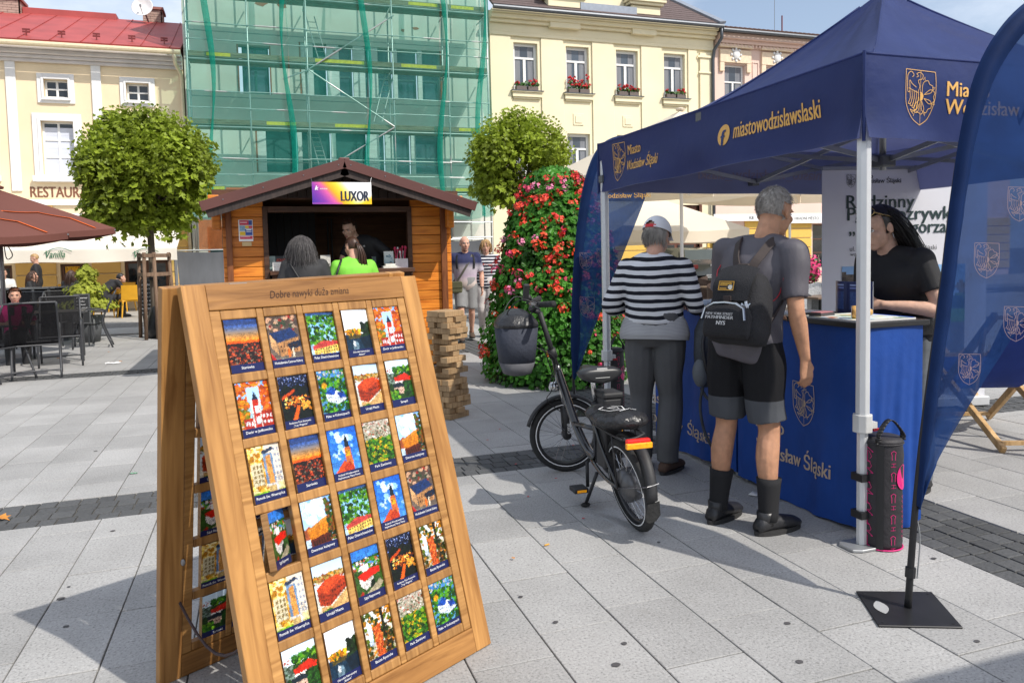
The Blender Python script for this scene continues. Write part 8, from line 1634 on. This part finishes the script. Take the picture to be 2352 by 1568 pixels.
# ---- woman behind the counter
WL = (3.59, 3.44, 0); BTEE = M('black_tee', (.011, .011, .013), .75, var=.25, scale=8, bump=.1, bscale=150)
wo, wj, whp, wTh, ws = human('dark haired woman in black t-shirt leafing through a booklet', WL, 268, 1.715, dict(pelvis=(0, -.02, .94), waist=(0, .02, 1.08), chest=(0, .07, 1.265), neck=(0, .135, 1.43), head=(.0, .215, 1.575), sL=(-.19, .09, 1.375), sR=(.19, .09, 1.375), eL=(-.29, .06, 1.10), wL=(-.10, .30, 1.13), eR=(.265, .07, 1.11), wR=(.085, .30, 1.185)), look=(4, 22), skinm=SK2, top='t_shirt', topm=BTEE, sleeve=.62, bottom='jeans', botm=M('grey_jeans', (.12, .13, .14), .85, var=.3), shoem=BLK, fat=1.14, hipw=1.1, hands={'L': dict(d=(.6, .5, .05), n=(.5, -.6, -.3), curl=.5, thumb=.7), 'R': dict(d=(-.55, .6, .1), n=(-.5, -.5, -.3), curl=.5, thumb=.7)}, hairm=BLKH, chestf=1.08, vox=.0075)
def rg_w(d): return not (d[1] > .30 and d[2] < .60) and d[2] > -.75
scalp(wo, whp, wTh, ws, rg_w, BLKH, 1.07, 6, disp=.02); strands(wo, whp, ws, lambda d: rg_w(d) and d[1] < -.12, BLKH, 900, .34, .5, 12, .0024, drift=(0, -.9, 0), seg=9, curl=.04, start=1.05); m = MB(); m.etube([whp(0, -.03, .085), whp(0, -.085, .03), whp(0, -.10, -.07), wj['neck']+V3((0, -.11, -.02)), wj['chest']+V3((0, -.15, .03))], [.06, .088, .10, .10, .05], [.05, .05, .055, .04, .018], (1, 0, 0), 20, 4); remesh(m, .008, 'hair_mass', BLKH, wo, 4, .006, (26, 26, 3), 2)
m = MB()
for q in (-1, 1):
    ring_ = [whp(q*.036+.03*math.cos(k*.4488), .082+.012*math.cos(k*.4488)*-q*.2, .115+.022*math.sin(k*.4488)) for k in range(14)]
    m2 = MB(); m2.add(ring_, [tuple(range(14))])
sg_ = thing('sunglasses', 'gold rimmed sunglasses pushed up on the dark haired woman', 'sunglasses', WL, -R(268), local=True)
def sgp(x, y, z): return whp(x, -.012+y, .03+z)
for q in (-1, 1):
    c = sgp(q*.038, .072, .085); m = MB(); nrm_ = wTh @ V3((q*.25, .75, .62)); _, a_, u_ = frame(nrm_); m.add([c+(a_*.03*math.cos(k*.393)+u_*.023*math.sin(k*.393)) for k in range(16)], [tuple(range(16))]); m.build('lens', glass('sun_lens', (.01, .015, .03)), sg_); m = MB(); m.tube([c+(a_*.031*math.cos(k*.393)+u_*.024*math.sin(k*.393)) for k in range(16)], .0022, 5, closed=True); m.build('rim', M('gold_metal', (.6, .42, .16), .25, .9), sg_); m = MB(); m.tube([c+wTh @ V3((q*.03, 0, .0)), sgp(q*.086, .03, .05), sgp(q*.088, -.05, .0)], .0035, 5); m.build('temple', MATS['gold_metal'], sg_)
MB().tube([whp(-.082, -.01, -.045), whp(-.084, -.008, -.075)], .003, 6).build('earring', CHR, wo)
bkl = thing('booklet', 'dark blue booklet held open by the woman in black', 'booklet', WL, -R(268), local=True); m = MB(); bo2 = (wj['wL']+wj['wR'])/2+V3((.02, .11, -.065)); P = Pic(18, 24, '14245a', '101c4a', 4); P.rect(.15, .3, .85, .8, '26407a', .04).rect(.15, .1, .6, .13, '8a9ac8').rect(.15, .17, .5, .19, '6a7ab8')
for q, col in ((-1, 0), (1, 1)):
    f_ = lambda u, v, q=q: bo2+V3((q*.135*u, .02-.05*u+.02*math.sin(u*3.1), .17-.2*v))
    m = MB(); m.grid(lambda u, v: f_(u, v)+V3((0, -.004, 0)), 6, 6); m.build('page_block', PAP, bkl, True); me = P.mesh('cover', lambda u, v: f_(u, v)+V3((0, .003, 0))); me.materials.append(vcol('printed_cover', .3)); mesh_obj('cover', me, bkl)
hb_ = thing('hip_bag', 'black leather waist bag worn by the woman at the counter', 'bag', WL, -R(268), local=True); m = MB(); c_ = wj['pelvis']+V3((-.16, .06, .08)); m.ell(c_, (.07, .15, .085), Matrix.Rotation(R(-20), 3, 'Z'), 18, 12); m.build('pouch', M('black_leather', (.016, .016, .017), .35, var=.2, bump=.2, bscale=50), hb_, True); m = MB(); m.tube([wj['pelvis']+V3((.215*math.cos(k*.3), .175*math.sin(k*.3), .12)) for k in range(21)], .014, 6, closed=True); m.build('belt', BLK, hb_, True); MB().ell(c_+V3((-.02, .06, .075)), (.03, .03, .02)).build('pink_puff', M('pink_puff', (.75, .03, .25), .7), hb_, True)
# ---- people at the kiosk
KYc = 9.18
def kloc(px, Y): return (at(px, 700, Y=Y)[0], Y, 0)
ch_, cj, chp, cTh, cs_ = human('customer with long grey hair and charcoal shirt at the hut counter', kloc(703, KYc), 5, 1.745, dict(sL=(-.2, 0, 1.38), sR=(.2, 0, 1.38), eL=(-.28, .02, 1.12), eR=(.29, .0, 1.10), wL=(-.2, .26, 1.12), wR=(.27, .25, 1.0), head=(-.03, .04, 1.60)), look=(-8, 6), vox=.012, skinm=SK3, top='blouse', topm=M('charcoal_blouse', (.028, .028, .030), .8, var=.2), sleeve=.95, bottom='trousers', botm=BTEE, shoem=BLK, fat=1.2, hipw=1.1, hairm=SALT, face=False)
scalp(ch_, chp, cTh, cs_, rg_full, SALT, 1.1, 2, disp=.08); strands(ch_, chp, cs_, lambda d: rg_full(d) and d[1] < .3, SALT, 1300, .30, .5, 31, .0028, seg=8, curl=.22, start=1.1, drift=(0, -.12, 0))
m = MB(); m.tube([V3(p) for p in crom([tuple(cj['sL']+V3((.04, -.13, .03))), tuple(cj['chest']+V3((-.06, -.17, -.05))), tuple(cj['waist']+V3((.04, -.17, -.02)))], 6)], .011, 6); tag(m.build('shoulder_strap', BLK, ch_, True))
gr_, gj, ghp, gTh, gs_ = human('customer with brown ponytail and lime green top at the hut', kloc(815, KYc+.02), -6, 1.73, dict(sL=(-.2, 0, 1.37), sR=(.2, 0, 1.37), eL=(-.30, .06, 1.13), eR=(.30, .02, 1.12), wL=(-.28, .28, 1.05), wR=(.22, .26, 1.02), head=(-.0, .05, 1.60)), look=(-20, 12), vox=.012, skinm=SK3, top='lime_top', topm=M('lime_green', (.20, .58, .05), .75, var=.08, scale=9), sleeve=.9, bottom='trousers', botm=BTEE, shoem=BLK, fat=1.26, hipw=1.15, hairm=BRNH, face=False)
scalp(gr_, ghp, gTh, gs_, rg_full, BRNH, 1.06, 2, disp=.02); m = MB(); rg = random.Random(6); p0 = ghp(0, -.115, .03)
for k in range(70):
    o = V3((rg.gauss(0, .012), rg.gauss(0, .008), 0)); m.tube([V3(p) for p in crom([tuple(p0+o*.3), tuple(p0+o+V3((.03, -.05, -.06))), tuple(p0+o*1.6+V3((.06, -.06, -.2))), tuple(p0+o*2.2+V3((.06+rg.gauss(0, .015), -.03, -.36-rg.random()*.06)))], 4)], [.006]*10+[.003]*3, 4, False)
m.build('ponytail', BRNH, gr_, True)
MB().ell(p0+V3((.005, -.008, -.01)), .018).build('hair_tie', BLK, gr_)
hbg = thing('handbag', 'black handbag on the shoulder of the lime green customer', 'bag', kloc(815, KYc+.02), R(6), local=True); m = MB(); m.ell((-.30, -.06, .98), (.06, .13, .13)); m.build('bag_body', MATS['black_leather'], hbg, True); m = MB(); m.tube([V3(p) for p in crom([(-.29, -.1, 1.08), (-.22, -.14, 1.3), tuple(gj['sL']+V3((.05, -.02, .08))), (-.2, .13, 1.28), (-.28, .05, 1.08)], 6)], .012, 6); m.build('bag_strap', BLK, hbg, True)
se, ej, ehp, eTh, es_ = human('bearded seller in black t-shirt leaning inside the hut', (*kloc(868, KY+.42)[:2], .25), 215, 1.80, dict(pelvis=(-.05, 0, .98), waist=(-.02, .05, 1.12), chest=(.08, .16, 1.28), neck=(.16, .26, 1.42), head=(.19, .36, 1.54), sL=(-.08, .2, 1.36), sR=(.26, .2, 1.38), eL=(-.30, .16, 1.18), wL=(-.34, .3, 1.04), eR=(.34, .3, 1.15), wR=(.26, .46, 1.06)), look=(0, 22), vox=.012, skinm=SK2, top='t_shirt', topm=BTEE, sleeve=.8, bottom='trousers', botm=BTEE, shoem=BLK, hairm=BRNH, fat=1.05)
scalp(se, ehp, eTh, es_, rg_full, BRNH, 1.06, 2, disp=.03); strands(se, ehp, es_, rg_full, BRNH, 250, .03, .2, 3, .003, seg=3)
m = MB(); q = ej['chest']+V3((.0, .165, .03)); lettering(m, 'PlayStation', q, (-1, 0, 0), V3((0, .35, 1)), .03, bold=.02, align='c'); m.build('lettering', WHT, se)
# ---- walking couple
wl = at(1073, 783, Z=0); wj_ = dict(hR=(.09, 0, .92), kR=(.09, .16, .52), aR=(.08, .12, .10), tR=(.10, .33, .06), kL=(-.09, .02, .50), aL=(-.09, -.22, .12), tL=(-.10, 0, .03), eL=(-.27, -.04, 1.12), wL=(-.27, .05, .88), eR=(.28, -.06, 1.12), wR=(.29, .02, .88))
PRT_ = zmat('printed_tee', [(0, (.02, .025, .07)), (1.0, (.50, .42, .38)), (1.12, (.42, .34, .42)), (1.25, (.46, .42, .46)), (1.345, (.03, .035, .09))], interp='LINEAR')
w1_, w1j, w1h, w1T, w1s = human('bald man in printed t-shirt and grey shorts walking past the hut', (wl[0], wl[1], 0), 193, 1.79, wj_, look=(-14, 4), vox=.013, skinm=SK3, top='t_shirt', topm=PRT_, sleeve=.85, bottom='shorts', botm=M('grey_shorts', (.20, .20, .20), .85), botlen=.9, shoem=M('brown_trainer', (.07, .045, .03), .8), fat=1.12, hairm=GRYH)
scalp(w1_, w1h, w1T, w1s, lambda d: rg_full(d) and d[2] < .25 and d[1] < .1, GRYH, 1.03, 2, disp=.02); scalp(w1_, w1h, w1T, w1s, lambda d: d[1] > .45 and d[2] < -.55 and abs(d[0]) < .55, WHTB, .98, 4, 'beard', .04, full=(.9, 1.05, 1.4))
cb = thing('crossbody_bag', 'olive crossbody bag slung on the bald walking man', 'bag', (wl[0], wl[1], 0), -R(193), local=True); OLV = M('olive_canvas', (.075, .075, .035), .85, var=.2); MB().box((.17, .14, .93), (.22, .08, .2)).build('bag_body', OLV, cb, bevel=.03); MB().box((.17, .185, .97), (.21, .01, .1)).build('bag_flap', OLV, cb, bevel=.004)
m = MB(); pts = [V3(p) for p in crom([(.15, .13, 1.03), (.05, .16, 1.18), (-.06, .14, 1.36), (-.13, .02, 1.48), (-.06, -.13, 1.35), (.1, -.15, 1.15), (.2, -.05, 1.02)], 6)]
for i in range(len(pts)-1): m.beam(pts[i], pts[i+1], .035, .006, pts[i]-V3((0, 0, 1.25)))
m.build('strap', M('bag_strap', (.08, .075, .06), .8), cb)
for q in (-1, 1):
    m = MB(); pts = [V3(p) for p in crom([(q*.14, .12, 1.24), (q*.15, .12, 1.36), (q*.14, .02, 1.48), (q*.12, -.12, 1.38)], 5)]; [m.beam(pts[i], pts[i+1], .045, .01, pts[i]-V3((0, 0, 1.25))) for i in range(len(pts)-1)]; m.build('backpack_strap', BLK, w1_)
MB().tube([w1j['wL']+V3((.031*math.cos(k*.5236), .031*math.sin(k*.5236), .02)) for k in range(12)], .008, 5, closed=True).build('wristwatch', BLK, w1_)
w2l = at(1122, 775, Z=0); w2_, w2j, w2h, w2T, w2s = human('blond woman in striped top and pale trousers walking by the flowers', (w2l[0]+.02, w2l[1]+.1, 0), 200, 1.74, dict(wj_, kR=(.09, .05, .5), aR=(.09, -.18, .1), tR=(.1, .03, .03), kL=(-.09, .15, .5), aL=(-.09, .16, .09), tL=(-.1, .36, .05)), look=(-6, 6), vox=.013, skinm=SK3, top='striped_top', topm=zmat('thin_navy_stripes', [(0, (.02, .02, .035)), (.6, (.6, .6, .62))], period=.055), sleeve=.9, bottom='trousers', botm=M('pale_trousers', (.52, .48, .46), .85), shoem=M('pale_shoe', (.3, .28, .26), .8), hairm=BLON, fat=1.12)
scalp(w2_, w2h, w2T, w2s, rg_full, BLON, 1.1, 2, disp=.05); strands(w2_, w2h, w2s, lambda d: rg_full(d) and d[2] < .9, BLON, 260, .15, .6, 8, .006, seg=5, start=1.08)
m = MB(); lettering(m, 'Hollywood', w2j['chest']+V3((0, .148, .0)), (-1, 0, 0), V3((0, .1, 1)), .05, align='c', shear=.3, bold=.01, width=.24); m.build('lettering', RDP, w2_)
# ---- guests and waitress on the terrace
SEAT = dict(pelvis=(0, 0, .52), waist=(0, -.02, .66), chest=(0, .0, .86), neck=(0, .02, 1.03), head=(0, .05, 1.19), sL=(-.18, 0, .98), sR=(.18, 0, .98), eL=(-.24, .06, .74), eR=(.24, .06, .74), wL=(-.15, .28, .76), wR=(.15, .28, .76), hL=(-.09, .0, .50), hR=(.09, 0, .50), kL=(-.11, .43, .52), kR=(.11, .43, .52), aL=(-.11, .40, .09), aR=(.11, .40, .09), tL=(-.12, .6, .03), tR=(.12, .6, .03))
def guest(label, px, py, Y, az, H, topm, hm, J=SEAT, long_=0, hz=None, **k):
    """px, py = the crown of the head in the photograph"""
    p = at(px, py, Y=Y); kk = dict(vox=.016, skinm=SK3, top='shirt', topm=topm, sleeve=.9, bottom='trousers', botm=BTEE, shoem=BLK, hairm=hm); kk.update(k)
    ztop = (J.get('head', DEF['head'])[2]+.125)*H/1.75; dz = p[2]-ztop
    t, j, h_, T_, s_ = human(label, (p[0], Y, dz if hz is None else hz), az, H, J, **kk); scalp(t, h_, T_, s_, rg_full, hm, 1.3 if 'pink' in label else 1.1, 3, disp=.2 if 'pink' in label else .06, nu=24, nv=16)
    if long_: strands(t, h_, s_, lambda d: rg_full(d) and d[1] < .35, hm, 120, long_, .6, 4, .01, seg=5, start=1.06)
    return t
CURL = M('hair_auburn', (.10, .035, .016), .5, var=.5, scale=20)
g1 = guest('smiling woman in bright pink top seated on the terrace', 33, 668, 13.2, 165, 1.62, M('pink_top', (.62, .02, .22), .8), CURL, hz=-.1)
guest('waitress in black with ponytail standing under the awning', 82, 607, 22.6, 262, 1.68, BTEE, BLON, J={}, look=(0, 22), hz=.1, bottom='trousers', botm=BTEE)
guest('dark haired woman seated in front of the waitress', 72, 632, 22.3, 95, 1.65, BTEE, BRNH, long_=.4, hz=.1)
guest('bearded man in white shirt seated beside the parasol pole', 8, 631, 22.6, 170, 1.75, M('white_shirt', (.62, .6, .57), .8), BRNH, hz=.1)
guest('woman with long brown hair seated near the potted conifer', 162, 640, 21.2, 20, 1.65, BTEE, BRNH, long_=.35, hz=.1)
guest('person in black bending over a table behind the conifer', 236, 645, 21.5, 60, 1.75, BTEE, BLKH, J=dict(SEAT, chest=(0, .2, .82), neck=(0, .34, .92), head=(0, .45, 1.0), sL=(-.18, .28, .92), sR=(.18, .28, .92), eL=(-.24, .4, .74), eR=(.24, .4, .74)), hz=.1)
# ================================================================ restaurant terrace
BRP = cloth2('brown_parasol', (.15, .058, .045), .15, .7, .1, .6); DKR = M('dark_rib', (.05, .04, .04), .5); ORL = M('orange_line', (.75, .13, .015), .6)
def brown_parasol(label, ax_, ay_, R_, H, rot):
    t = parasol(label, (ax_, ay_), R_, H, cloth=BRP, n=4, rot=rot, sag=.10, val=.09, ribm=MATS['grey_metal'], polm=MATS['grey_metal'], group='brown parasols of the terrace')
    top = V3((ax_, ay_, H+R_*.38)); cs_ = [V3((ax_+R_*math.cos(rot+math.pi/2*k), ay_+R_*math.sin(rot+math.pi/2*k), H)) for k in range(4)]
    for k in range(4):
        a, c = cs_[k], cs_[(k+1) % 4]
        def f(u, v): e = a.lerp(c, u); p = top.lerp(e, v); p[2] -= .10*(math.sin(math.pi*u)*v*(1.2-.4*v))-.008; return p
        for pts in ([(.12, .97), (.12, .72), (.3, .55), (.7, .55), (.88, .72), (.88, .97)],):
            m = MB()
            for i in range(len(pts)-1):
                for q in range(6):
                    A_ = [np.array(pts[i])*(1-s)+np.array(pts[i+1])*s for s in (q/6, (q+1)/6)]; P0, P1 = f(*A_[0]), f(*A_[1]); m.beam(P0, P1, .05, .006, (0, 0, 1))
            m.build('orange_line', ORL, t)
    return t
p = at(14, 500, Y=13.5); brown_parasol('large brown parasol with orange outline and pole in view', p[0]-.1, 13.5, 1.62, at(200, 528, Y=13.5)[2]+.02, R(-4))
p = at(-150, 500, Y=11.6); brown_parasol('brown parasol lower at the terrace edge, pole out of view', p[0], 11.6, 1.5, at(100, 534, Y=11.6)[2], R(2))
# sling chairs
CHF = M('chair_frame_grey', (.05, .052, .058), .5, .2, var=.1); SLG = sheer('chair_sling', (.012, .012, .014), .18, rough=.7, scale=60)
sc_ = thing('sling_chair', 'black mesh sling chair with grey metal arms', 'chair', (0, 0, 0), 0, 'black terrace chairs', local=True)
for s in (-.27, .27):
    MB().tube([V3(q) for q in crom([(s, .27, 0), (s, .25, .42), (s, .22, .64), (s, .0, .67), (s, -.2, .64), (s*.95, -.24, .62)], 5)], .014, 8).build('front_leg', CHF, sc_, True); MB().tube([V3(q) for q in crom([(s, -.34, 0), (s*.98, -.2, .42), (s*.96, -.27, .66), (s*.94, -.42, .98)], 5)], .014, 8).build('back_leg', CHF, sc_, True)
for a, b_ in (((-.27, .24, .43), (.27, .24, .43)), ((-.26, -.2, .42), (.26, -.2, .42)), ((-.25, -.42, .98), (.25, -.42, .98)), ((-.27, -.31, .1), (.27, -.31, .1))): MB().tube([a, b_], .012, 6).build('cross_tube', CHF, sc_)
m = MB(); prof_ = crom([(.25, .435), (.05, .40), (-.18, .43), (-.27, .66), (-.42, .975)], 6); m.grid(lambda u, v: V3((-.25+.5*u, *[np.interp(v*(len(prof_)-1), range(len(prof_)), [q[i] for q in prof_]) for i in (0, 1)])), 4, 24); m.build('sling', SLG, sc_, True)
spots = [((78, 868), 12, 'black sling chair turned with its back to the square, closest to the paving'), ((205, 800), 98, 'black sling chair standing sideways at the grey table'), ((135, 842), 190, None), ((30, 800), 150, None), ((160, 792), 215, None), ((-20, 880), 60, None)]
for i, ((px, py), az, lb) in enumerate(spots):
    p = at(px, py, Z=0); lb = lb or 'black sling chair pushed in among the terrace tables'
    if i == 0: sc_.location = (p[0], p[1]+.2, 0); sc_.rotation_euler = (0, 0, R(az)); sc_['label'] = lb
    else: copy_tree(sc_, (p[0], p[1]+.2, 0), R(az), lb)
def slab_table(label, loc, rz, w_, d_, h=.73):
    t = thing('terrace_table', label, 'table', loc, rz, 'grey terrace tables', local=True); MB().box((0, 0, h), (w_, d_, .03)).build('table_top', CHF, t, bevel=.005)
    for x in (-w_/2+.06, w_/2-.06):
        for y in (-d_/2+.06, d_/2-.06): MB().beam((x, y, 0), (x, y, h-.016), .06, .03, (1, 0, 0)).build('leg', CHF, t)
    return t
p = at(112, 835, Z=0); slab_table('grey slab table between the black sling chairs', (p[0], p[1]+.55, 0), R(8), .8, .8); p = at(20, 780, Z=0); slab_table('grey table in front of the woman in pink', (p[0]-.1, p[1]+.2, 0), R(5), .8, .8)
pg = at(45, 690, Y=12.75); 
for k, px in enumerate((34, 62)): q = at(px, 706, Y=12.7); m = MB(); m.lathe([(.03, 0), (.034, .12), (.032, .12), (.028, .005)], (q[0], 12.55, .7455), 12); tag(m.build('drinking_glass', glass('clear_glass', (.25, .27, .28), .1), None, True), 'clear drinking glass on the table before the woman in pink', 'glass', 'glasses on the terrace table')
# yellow chairs
YLP = M('mustard_plastic', (.62, .31, .012), .5, var=.1)
yc = thing('mustard_chair', 'mustard yellow plastic armchair under the awning', 'chair', (0, 0, 0), 0, 'mustard chairs under the awning', local=True)
MB().box((0, .02, .43), (.5, .48, .05)).build('seat', YLP, yc, bevel=.02); m = MB(); m.grid(lambda u, v: V3((-.26+.52*u, -.22-.1*v-.04*math.sin(u*3.14)+.05, .45+.38*v)), 8, 5); m.grid(lambda u, v: V3((.26-.52*u, -.26-.1*v-.04*math.sin(u*3.14)+.05, .45+.38*v)), 8, 5); m.build('backrest', YLP, yc, True)
for s in (-.25, .25):
    MB().beam((s, -.25, .66), (s, .2, .64), .05, .025).build('arm', YLP, yc); MB().beam((s, .2, .64), (s, .2, .44), .04, .03, (1, 0, 0)).build('arm_post', YLP, yc)
    for y in (-.22, .22): MB().tube([(s*.9, y, .42), (s*1.08, y*1.15, 0)], [.024, .016], 6).build('leg', YLP, yc)
for i, (px, py, az) in enumerate(((302, 728, 20), (248, 728, -100), (282, 715, 160), (262, 712, 60), (230, 715, -30), (12, 715, 40), (155, 718, 180))):
    q = at(px, py, Z=.1); lb = 'mustard yellow plastic armchair under the awning'
    if i == 0: yc.location = (q[0], q[1], .1); yc.rotation_euler = (0, 0, R(az))
    else: copy_tree(yc, (q[0], q[1], .1), R(az))
for px, py in ((270, 712), (140, 712)): q = at(px, py, Z=.1); cafe_table('small dark table among the mustard chairs', (q[0], q[1]+.4, .1), 'tables under the awning')
# service cabinet
q = at(75, 745, Z=0); cy_ = 16.5; a, c = at(-40, 664, Y=cy_), at(150, 664, Y=cy_); cab = thing('service_cabinet', 'long grey open service cabinet holding cutlery and bottles', 'cabinet', ((a[0]+c[0])/2, cy_, 0)); CBM = M('cabinet_grey', (.09, .095, .10), .6); tz = a[2]
MB().bb((a[0], cy_, tz-.03), (c[0], cy_+.45, tz)).build('cabinet_top', CBM, cab); MB().bb((a[0], cy_+.02, 0), (c[0], cy_+.45, .06)).build('plinth', CBM, cab); MB().bb((a[0], cy_+.42, .06), (c[0], cy_+.45, tz-.031)).build('back_panel', M('cabinet_dark', (.02, .02, .022), .7), cab); MB().bb((a[0], cy_+.03, tz-.5), (c[0], cy_+.42, tz-.47)).build('shelf', CBM, cab)
n = 5
for k in range(n+1): x = a[0]+(c[0]-a[0]-.04)*k/n; MB().bb((x, cy_+.01, .06), (x+.04, cy_+.42, tz-.031)).build('upright', CBM, cab)
for k, px in enumerate((72, 82, 88)): q = at(px, 690, Y=cy_+.2); m = MB(); m.lathe([(.04, 0), (.04, .15), (.015, .2), (.015, .25)], (q[0], cy_+.2, tz-.47), 10); tag(m.build('sauce_bottle', M('pale_sauce', (.6, .5, .3), .4), None, True), 'pale sauce bottle standing in the open service cabinet', 'bottle', 'sauce bottles in the cabinet')
# potted conifer and chalk boards
pl_y = 16.0; b0 = at(205, 735, Y=pl_y); cf = thing('potted_conifer', 'golden green conifer in a dark pot on the terrace', 'plant', (b0[0], pl_y, 0)); rg = random.Random(12); m = MB(); top_z = at(203, 608, Y=pl_y)[2]
for _ in range(1500):
    z = rg.random()**1.3; r = (.36*(1-z)**.8+.04)*rg.uniform(.3, 1.2)*(1+.35*math.sin(z*17)); a_ = rg.random()*6.28; p = V3((b0[0]+r*math.cos(a_), pl_y+r*math.sin(a_), .62+(top_z-.62)*z)); maple_leaf(m, p, V3((math.cos(a_), math.sin(a_), .6)).normalized(), rg.uniform(.05, .09), rg)
m.build('foliage', cloth2('golden_leaf', (.34, .38, .05), .3, .6, .4, 5), cf); MB().tube([(b0[0], pl_y, .3), (b0[0], pl_y, top_z-.2)], .02, 6).build('stem', BROWNF, cf); MB().lathe([(.17, 0), (.24, .5), (.22, .5), (.2, .44)], (b0[0], pl_y, 0), 16).build('pot', CBM, cf, True)
def chalk(label, px0, px1, py0, py1, Y, lines):
    a, c = at(px0, py0, Y=Y), at(px1, py1, Y=Y); t = thing('chalkboard', label, 'sign', ((a[0]+c[0])/2, Y, 0)); w_ = c[0]-a[0]; h = a[2]-c[2]; m = MB(); m.bb((a[0], Y, c[2]), (c[0], Y+.03, a[2])); m.build('board', M('slate', (.02, .022, .024), .7, var=.4, scale=4), t)
    for q in ((a[0]-.02, c[2]-.02, c[0]+.02, c[2]), (a[0]-.02, a[2], c[0]+.02, a[2]+.02), (a[0]-.02, c[2], a[0], a[2]), (c[0], c[2], c[0]+.02, a[2])): MB().bb((q[0], Y-.006, q[1]), (q[2], Y+.035, q[3])).build('frame_strip', CBM, t)
    for x in (a[0]+.03, c[0]-.03): MB().beam((x, Y+.02, c[2]), (x, Y+.02, 0), .03, .02, (1, 0, 0)).build('leg', CBM, t); MB().beam((x, Y+.04, a[2]-.1), (x, Y+.4, 0), .03, .02, (1, 0, 0)).build('leg', CBM, t)
    m = MB()
    for i, s in enumerate(lines): lettering(m, s, (a[0]+w_*.08, Y-.008, a[2]-h*(.13+.118*i)), (1, 0, 0), (0, 0, 1), h*(.065 if i == 0 else .045), width=w_*(.84 if i == 0 else rg.uniform(.6, .84)), shear=.2, bold=.01)
    m.build('chalk_lettering', WHT, t)
chalk('black chalkboard with white handwritten beer list beside the stakes', 317, 357, 646, 722, 17.3, ['Pilsner Urquell', '0,5l Pilsner 55', '0,3l Pilsner 45', 'Kofola 0,5', 'Radler 0,5', 'Domácí limo', 'Dnes 139,-', 'Zákusek 59,-'])
chalk('smaller chalkboard standing behind the black sling chair', 172, 206, 678, 740, 15.2, ['Menu', 'Polévka', 'Svíčková', 'Guláš', 'Kofola'])
# ================================================================ a second blue tent whose shade reaches the paving
copy_tree(tent, (tent.location[0]+.02, tent.location[1]-5.52, 0), 0, 'second navy blue pop-up tent of the same row of stalls')
# ================================================================ things lying on the paving
def litter(name, label, cat, px, py, fn, mat): p = at(px, py, Z=.002); m = MB(); fn(m, p); tag(m.build(name, mat, None, True), label, cat)
rg = random.Random(9)
def crumple(m, p): m.grid(lambda u, v: V3((p[0]-.09+.2*u, p[1]-.03+.06*v+.02*math.sin(u*9), .006+.018*abs(math.sin(u*11+v*5))*abs(math.sin(v*3)+.3))), 16, 6)
litter('paper_napkin', 'crumpled white paper napkin lying near the black chairs', 'napkin', 258, 835, crumple, PAP)
DRY = M('dry_leaf', (.50, .20, .03), .7, var=.3, scale=30)
for px, py, s_, lb in ((8, 1192, .075, 'orange dry maple leaf lying on the dark setts'), (277, 831, .045, 'small yellow leaf beside the crumpled napkin'), (250, 809, .04, 'tiny yellow leaf on the slabs near the side chair'), (133, 824, .05, 'yellow leaf under the black sling chairs'), (1178, 1285, .02, 'brown leaf scrap on the slab joint')):
    litter('fallen_leaf', lb, 'leaf', px, py, lambda m, p: maple_leaf(m, V3((p[0], p[1], .012)), V3((.1, -.1, 1)).normalized(), s_, rg), DRY)
litter('cigarette_end', 'orange and white cigarette end on a slab joint', 'cigarette end', 1256, 1252, lambda m, p: m.tube([(p[0]-.013, p[1]-.003, .006), (p[0]+.013, p[1]+.004, .006)], .004, 8), M('filter_orange', (.7, .35, .05), .8))
litter('paper_slip', 'small printed paper slip below the blue counter', 'paper', 1733, 1135, lambda m, p: m.box((p[0], p[1], .006), (.07, .05, .002), .6), PAP)
for px, py in ((1213, 1140), (1317, 1022), (1277, 1098), (1148, 985), (1185, 1065), (1340, 1190), (1120, 1010)):
    p = at(px, py, Z=.004); m = MB(); r = .009; m.add([(p[0]+r*math.cos(k*1.05+px), p[1]+r*.7*math.sin(k*1.05+px), .004+.003*(k % 2)) for k in range(6)], [tuple(range(6))]); tag(m.build('geranium_petal', PETR), 'single red petal fallen on the slabs near the bicycle', 'petal', 'fallen red petals')
litter('mint_wrapper', 'pale green sweet wrapper beside the wooden board', 'wrapper', 307, 1087, lambda m, p: m.grid(lambda u, v: V3((p[0]-.025+.05*u, p[1]-.012+.024*v, .003+.006*abs(math.sin(u*8)))), 8, 3), M('mint_foil', (.25, .55, .35), .3, .3))
nm_, mb_ = BAGM; rbag = thing('luggage_bag', 'black crumpled rain cover bag with white print on bicycle rack', 'bag', bp(0, 0, .55)); rb_o = mb_.build('bag_body', M('crinkled_nylon', (.018, .018, .02), .35, var=.3, scale=12, bump=1., bscale=18), rbag, True)
m = MB(); T3 = Matrix((BR2, BF, V3((0, 0, 1)))).transposed()
for pts in ([(-.08, .02), (-.02, .08), (.06, .05), (.04, -.03), (-.05, -.04), (-.08, .02)], [(-.03, .03), (.03, .04), (.02, -.01), (-.03, .03)], [(0, -.06), (.07, -.02), (.09, -.06)]): ribbon(m, pts, bp(.0, 0, .652), T3 @ V3((1, 0, 0)), T3 @ V3((0, 1, 0)), .007)
m.build('white_print', WHT, rbag)
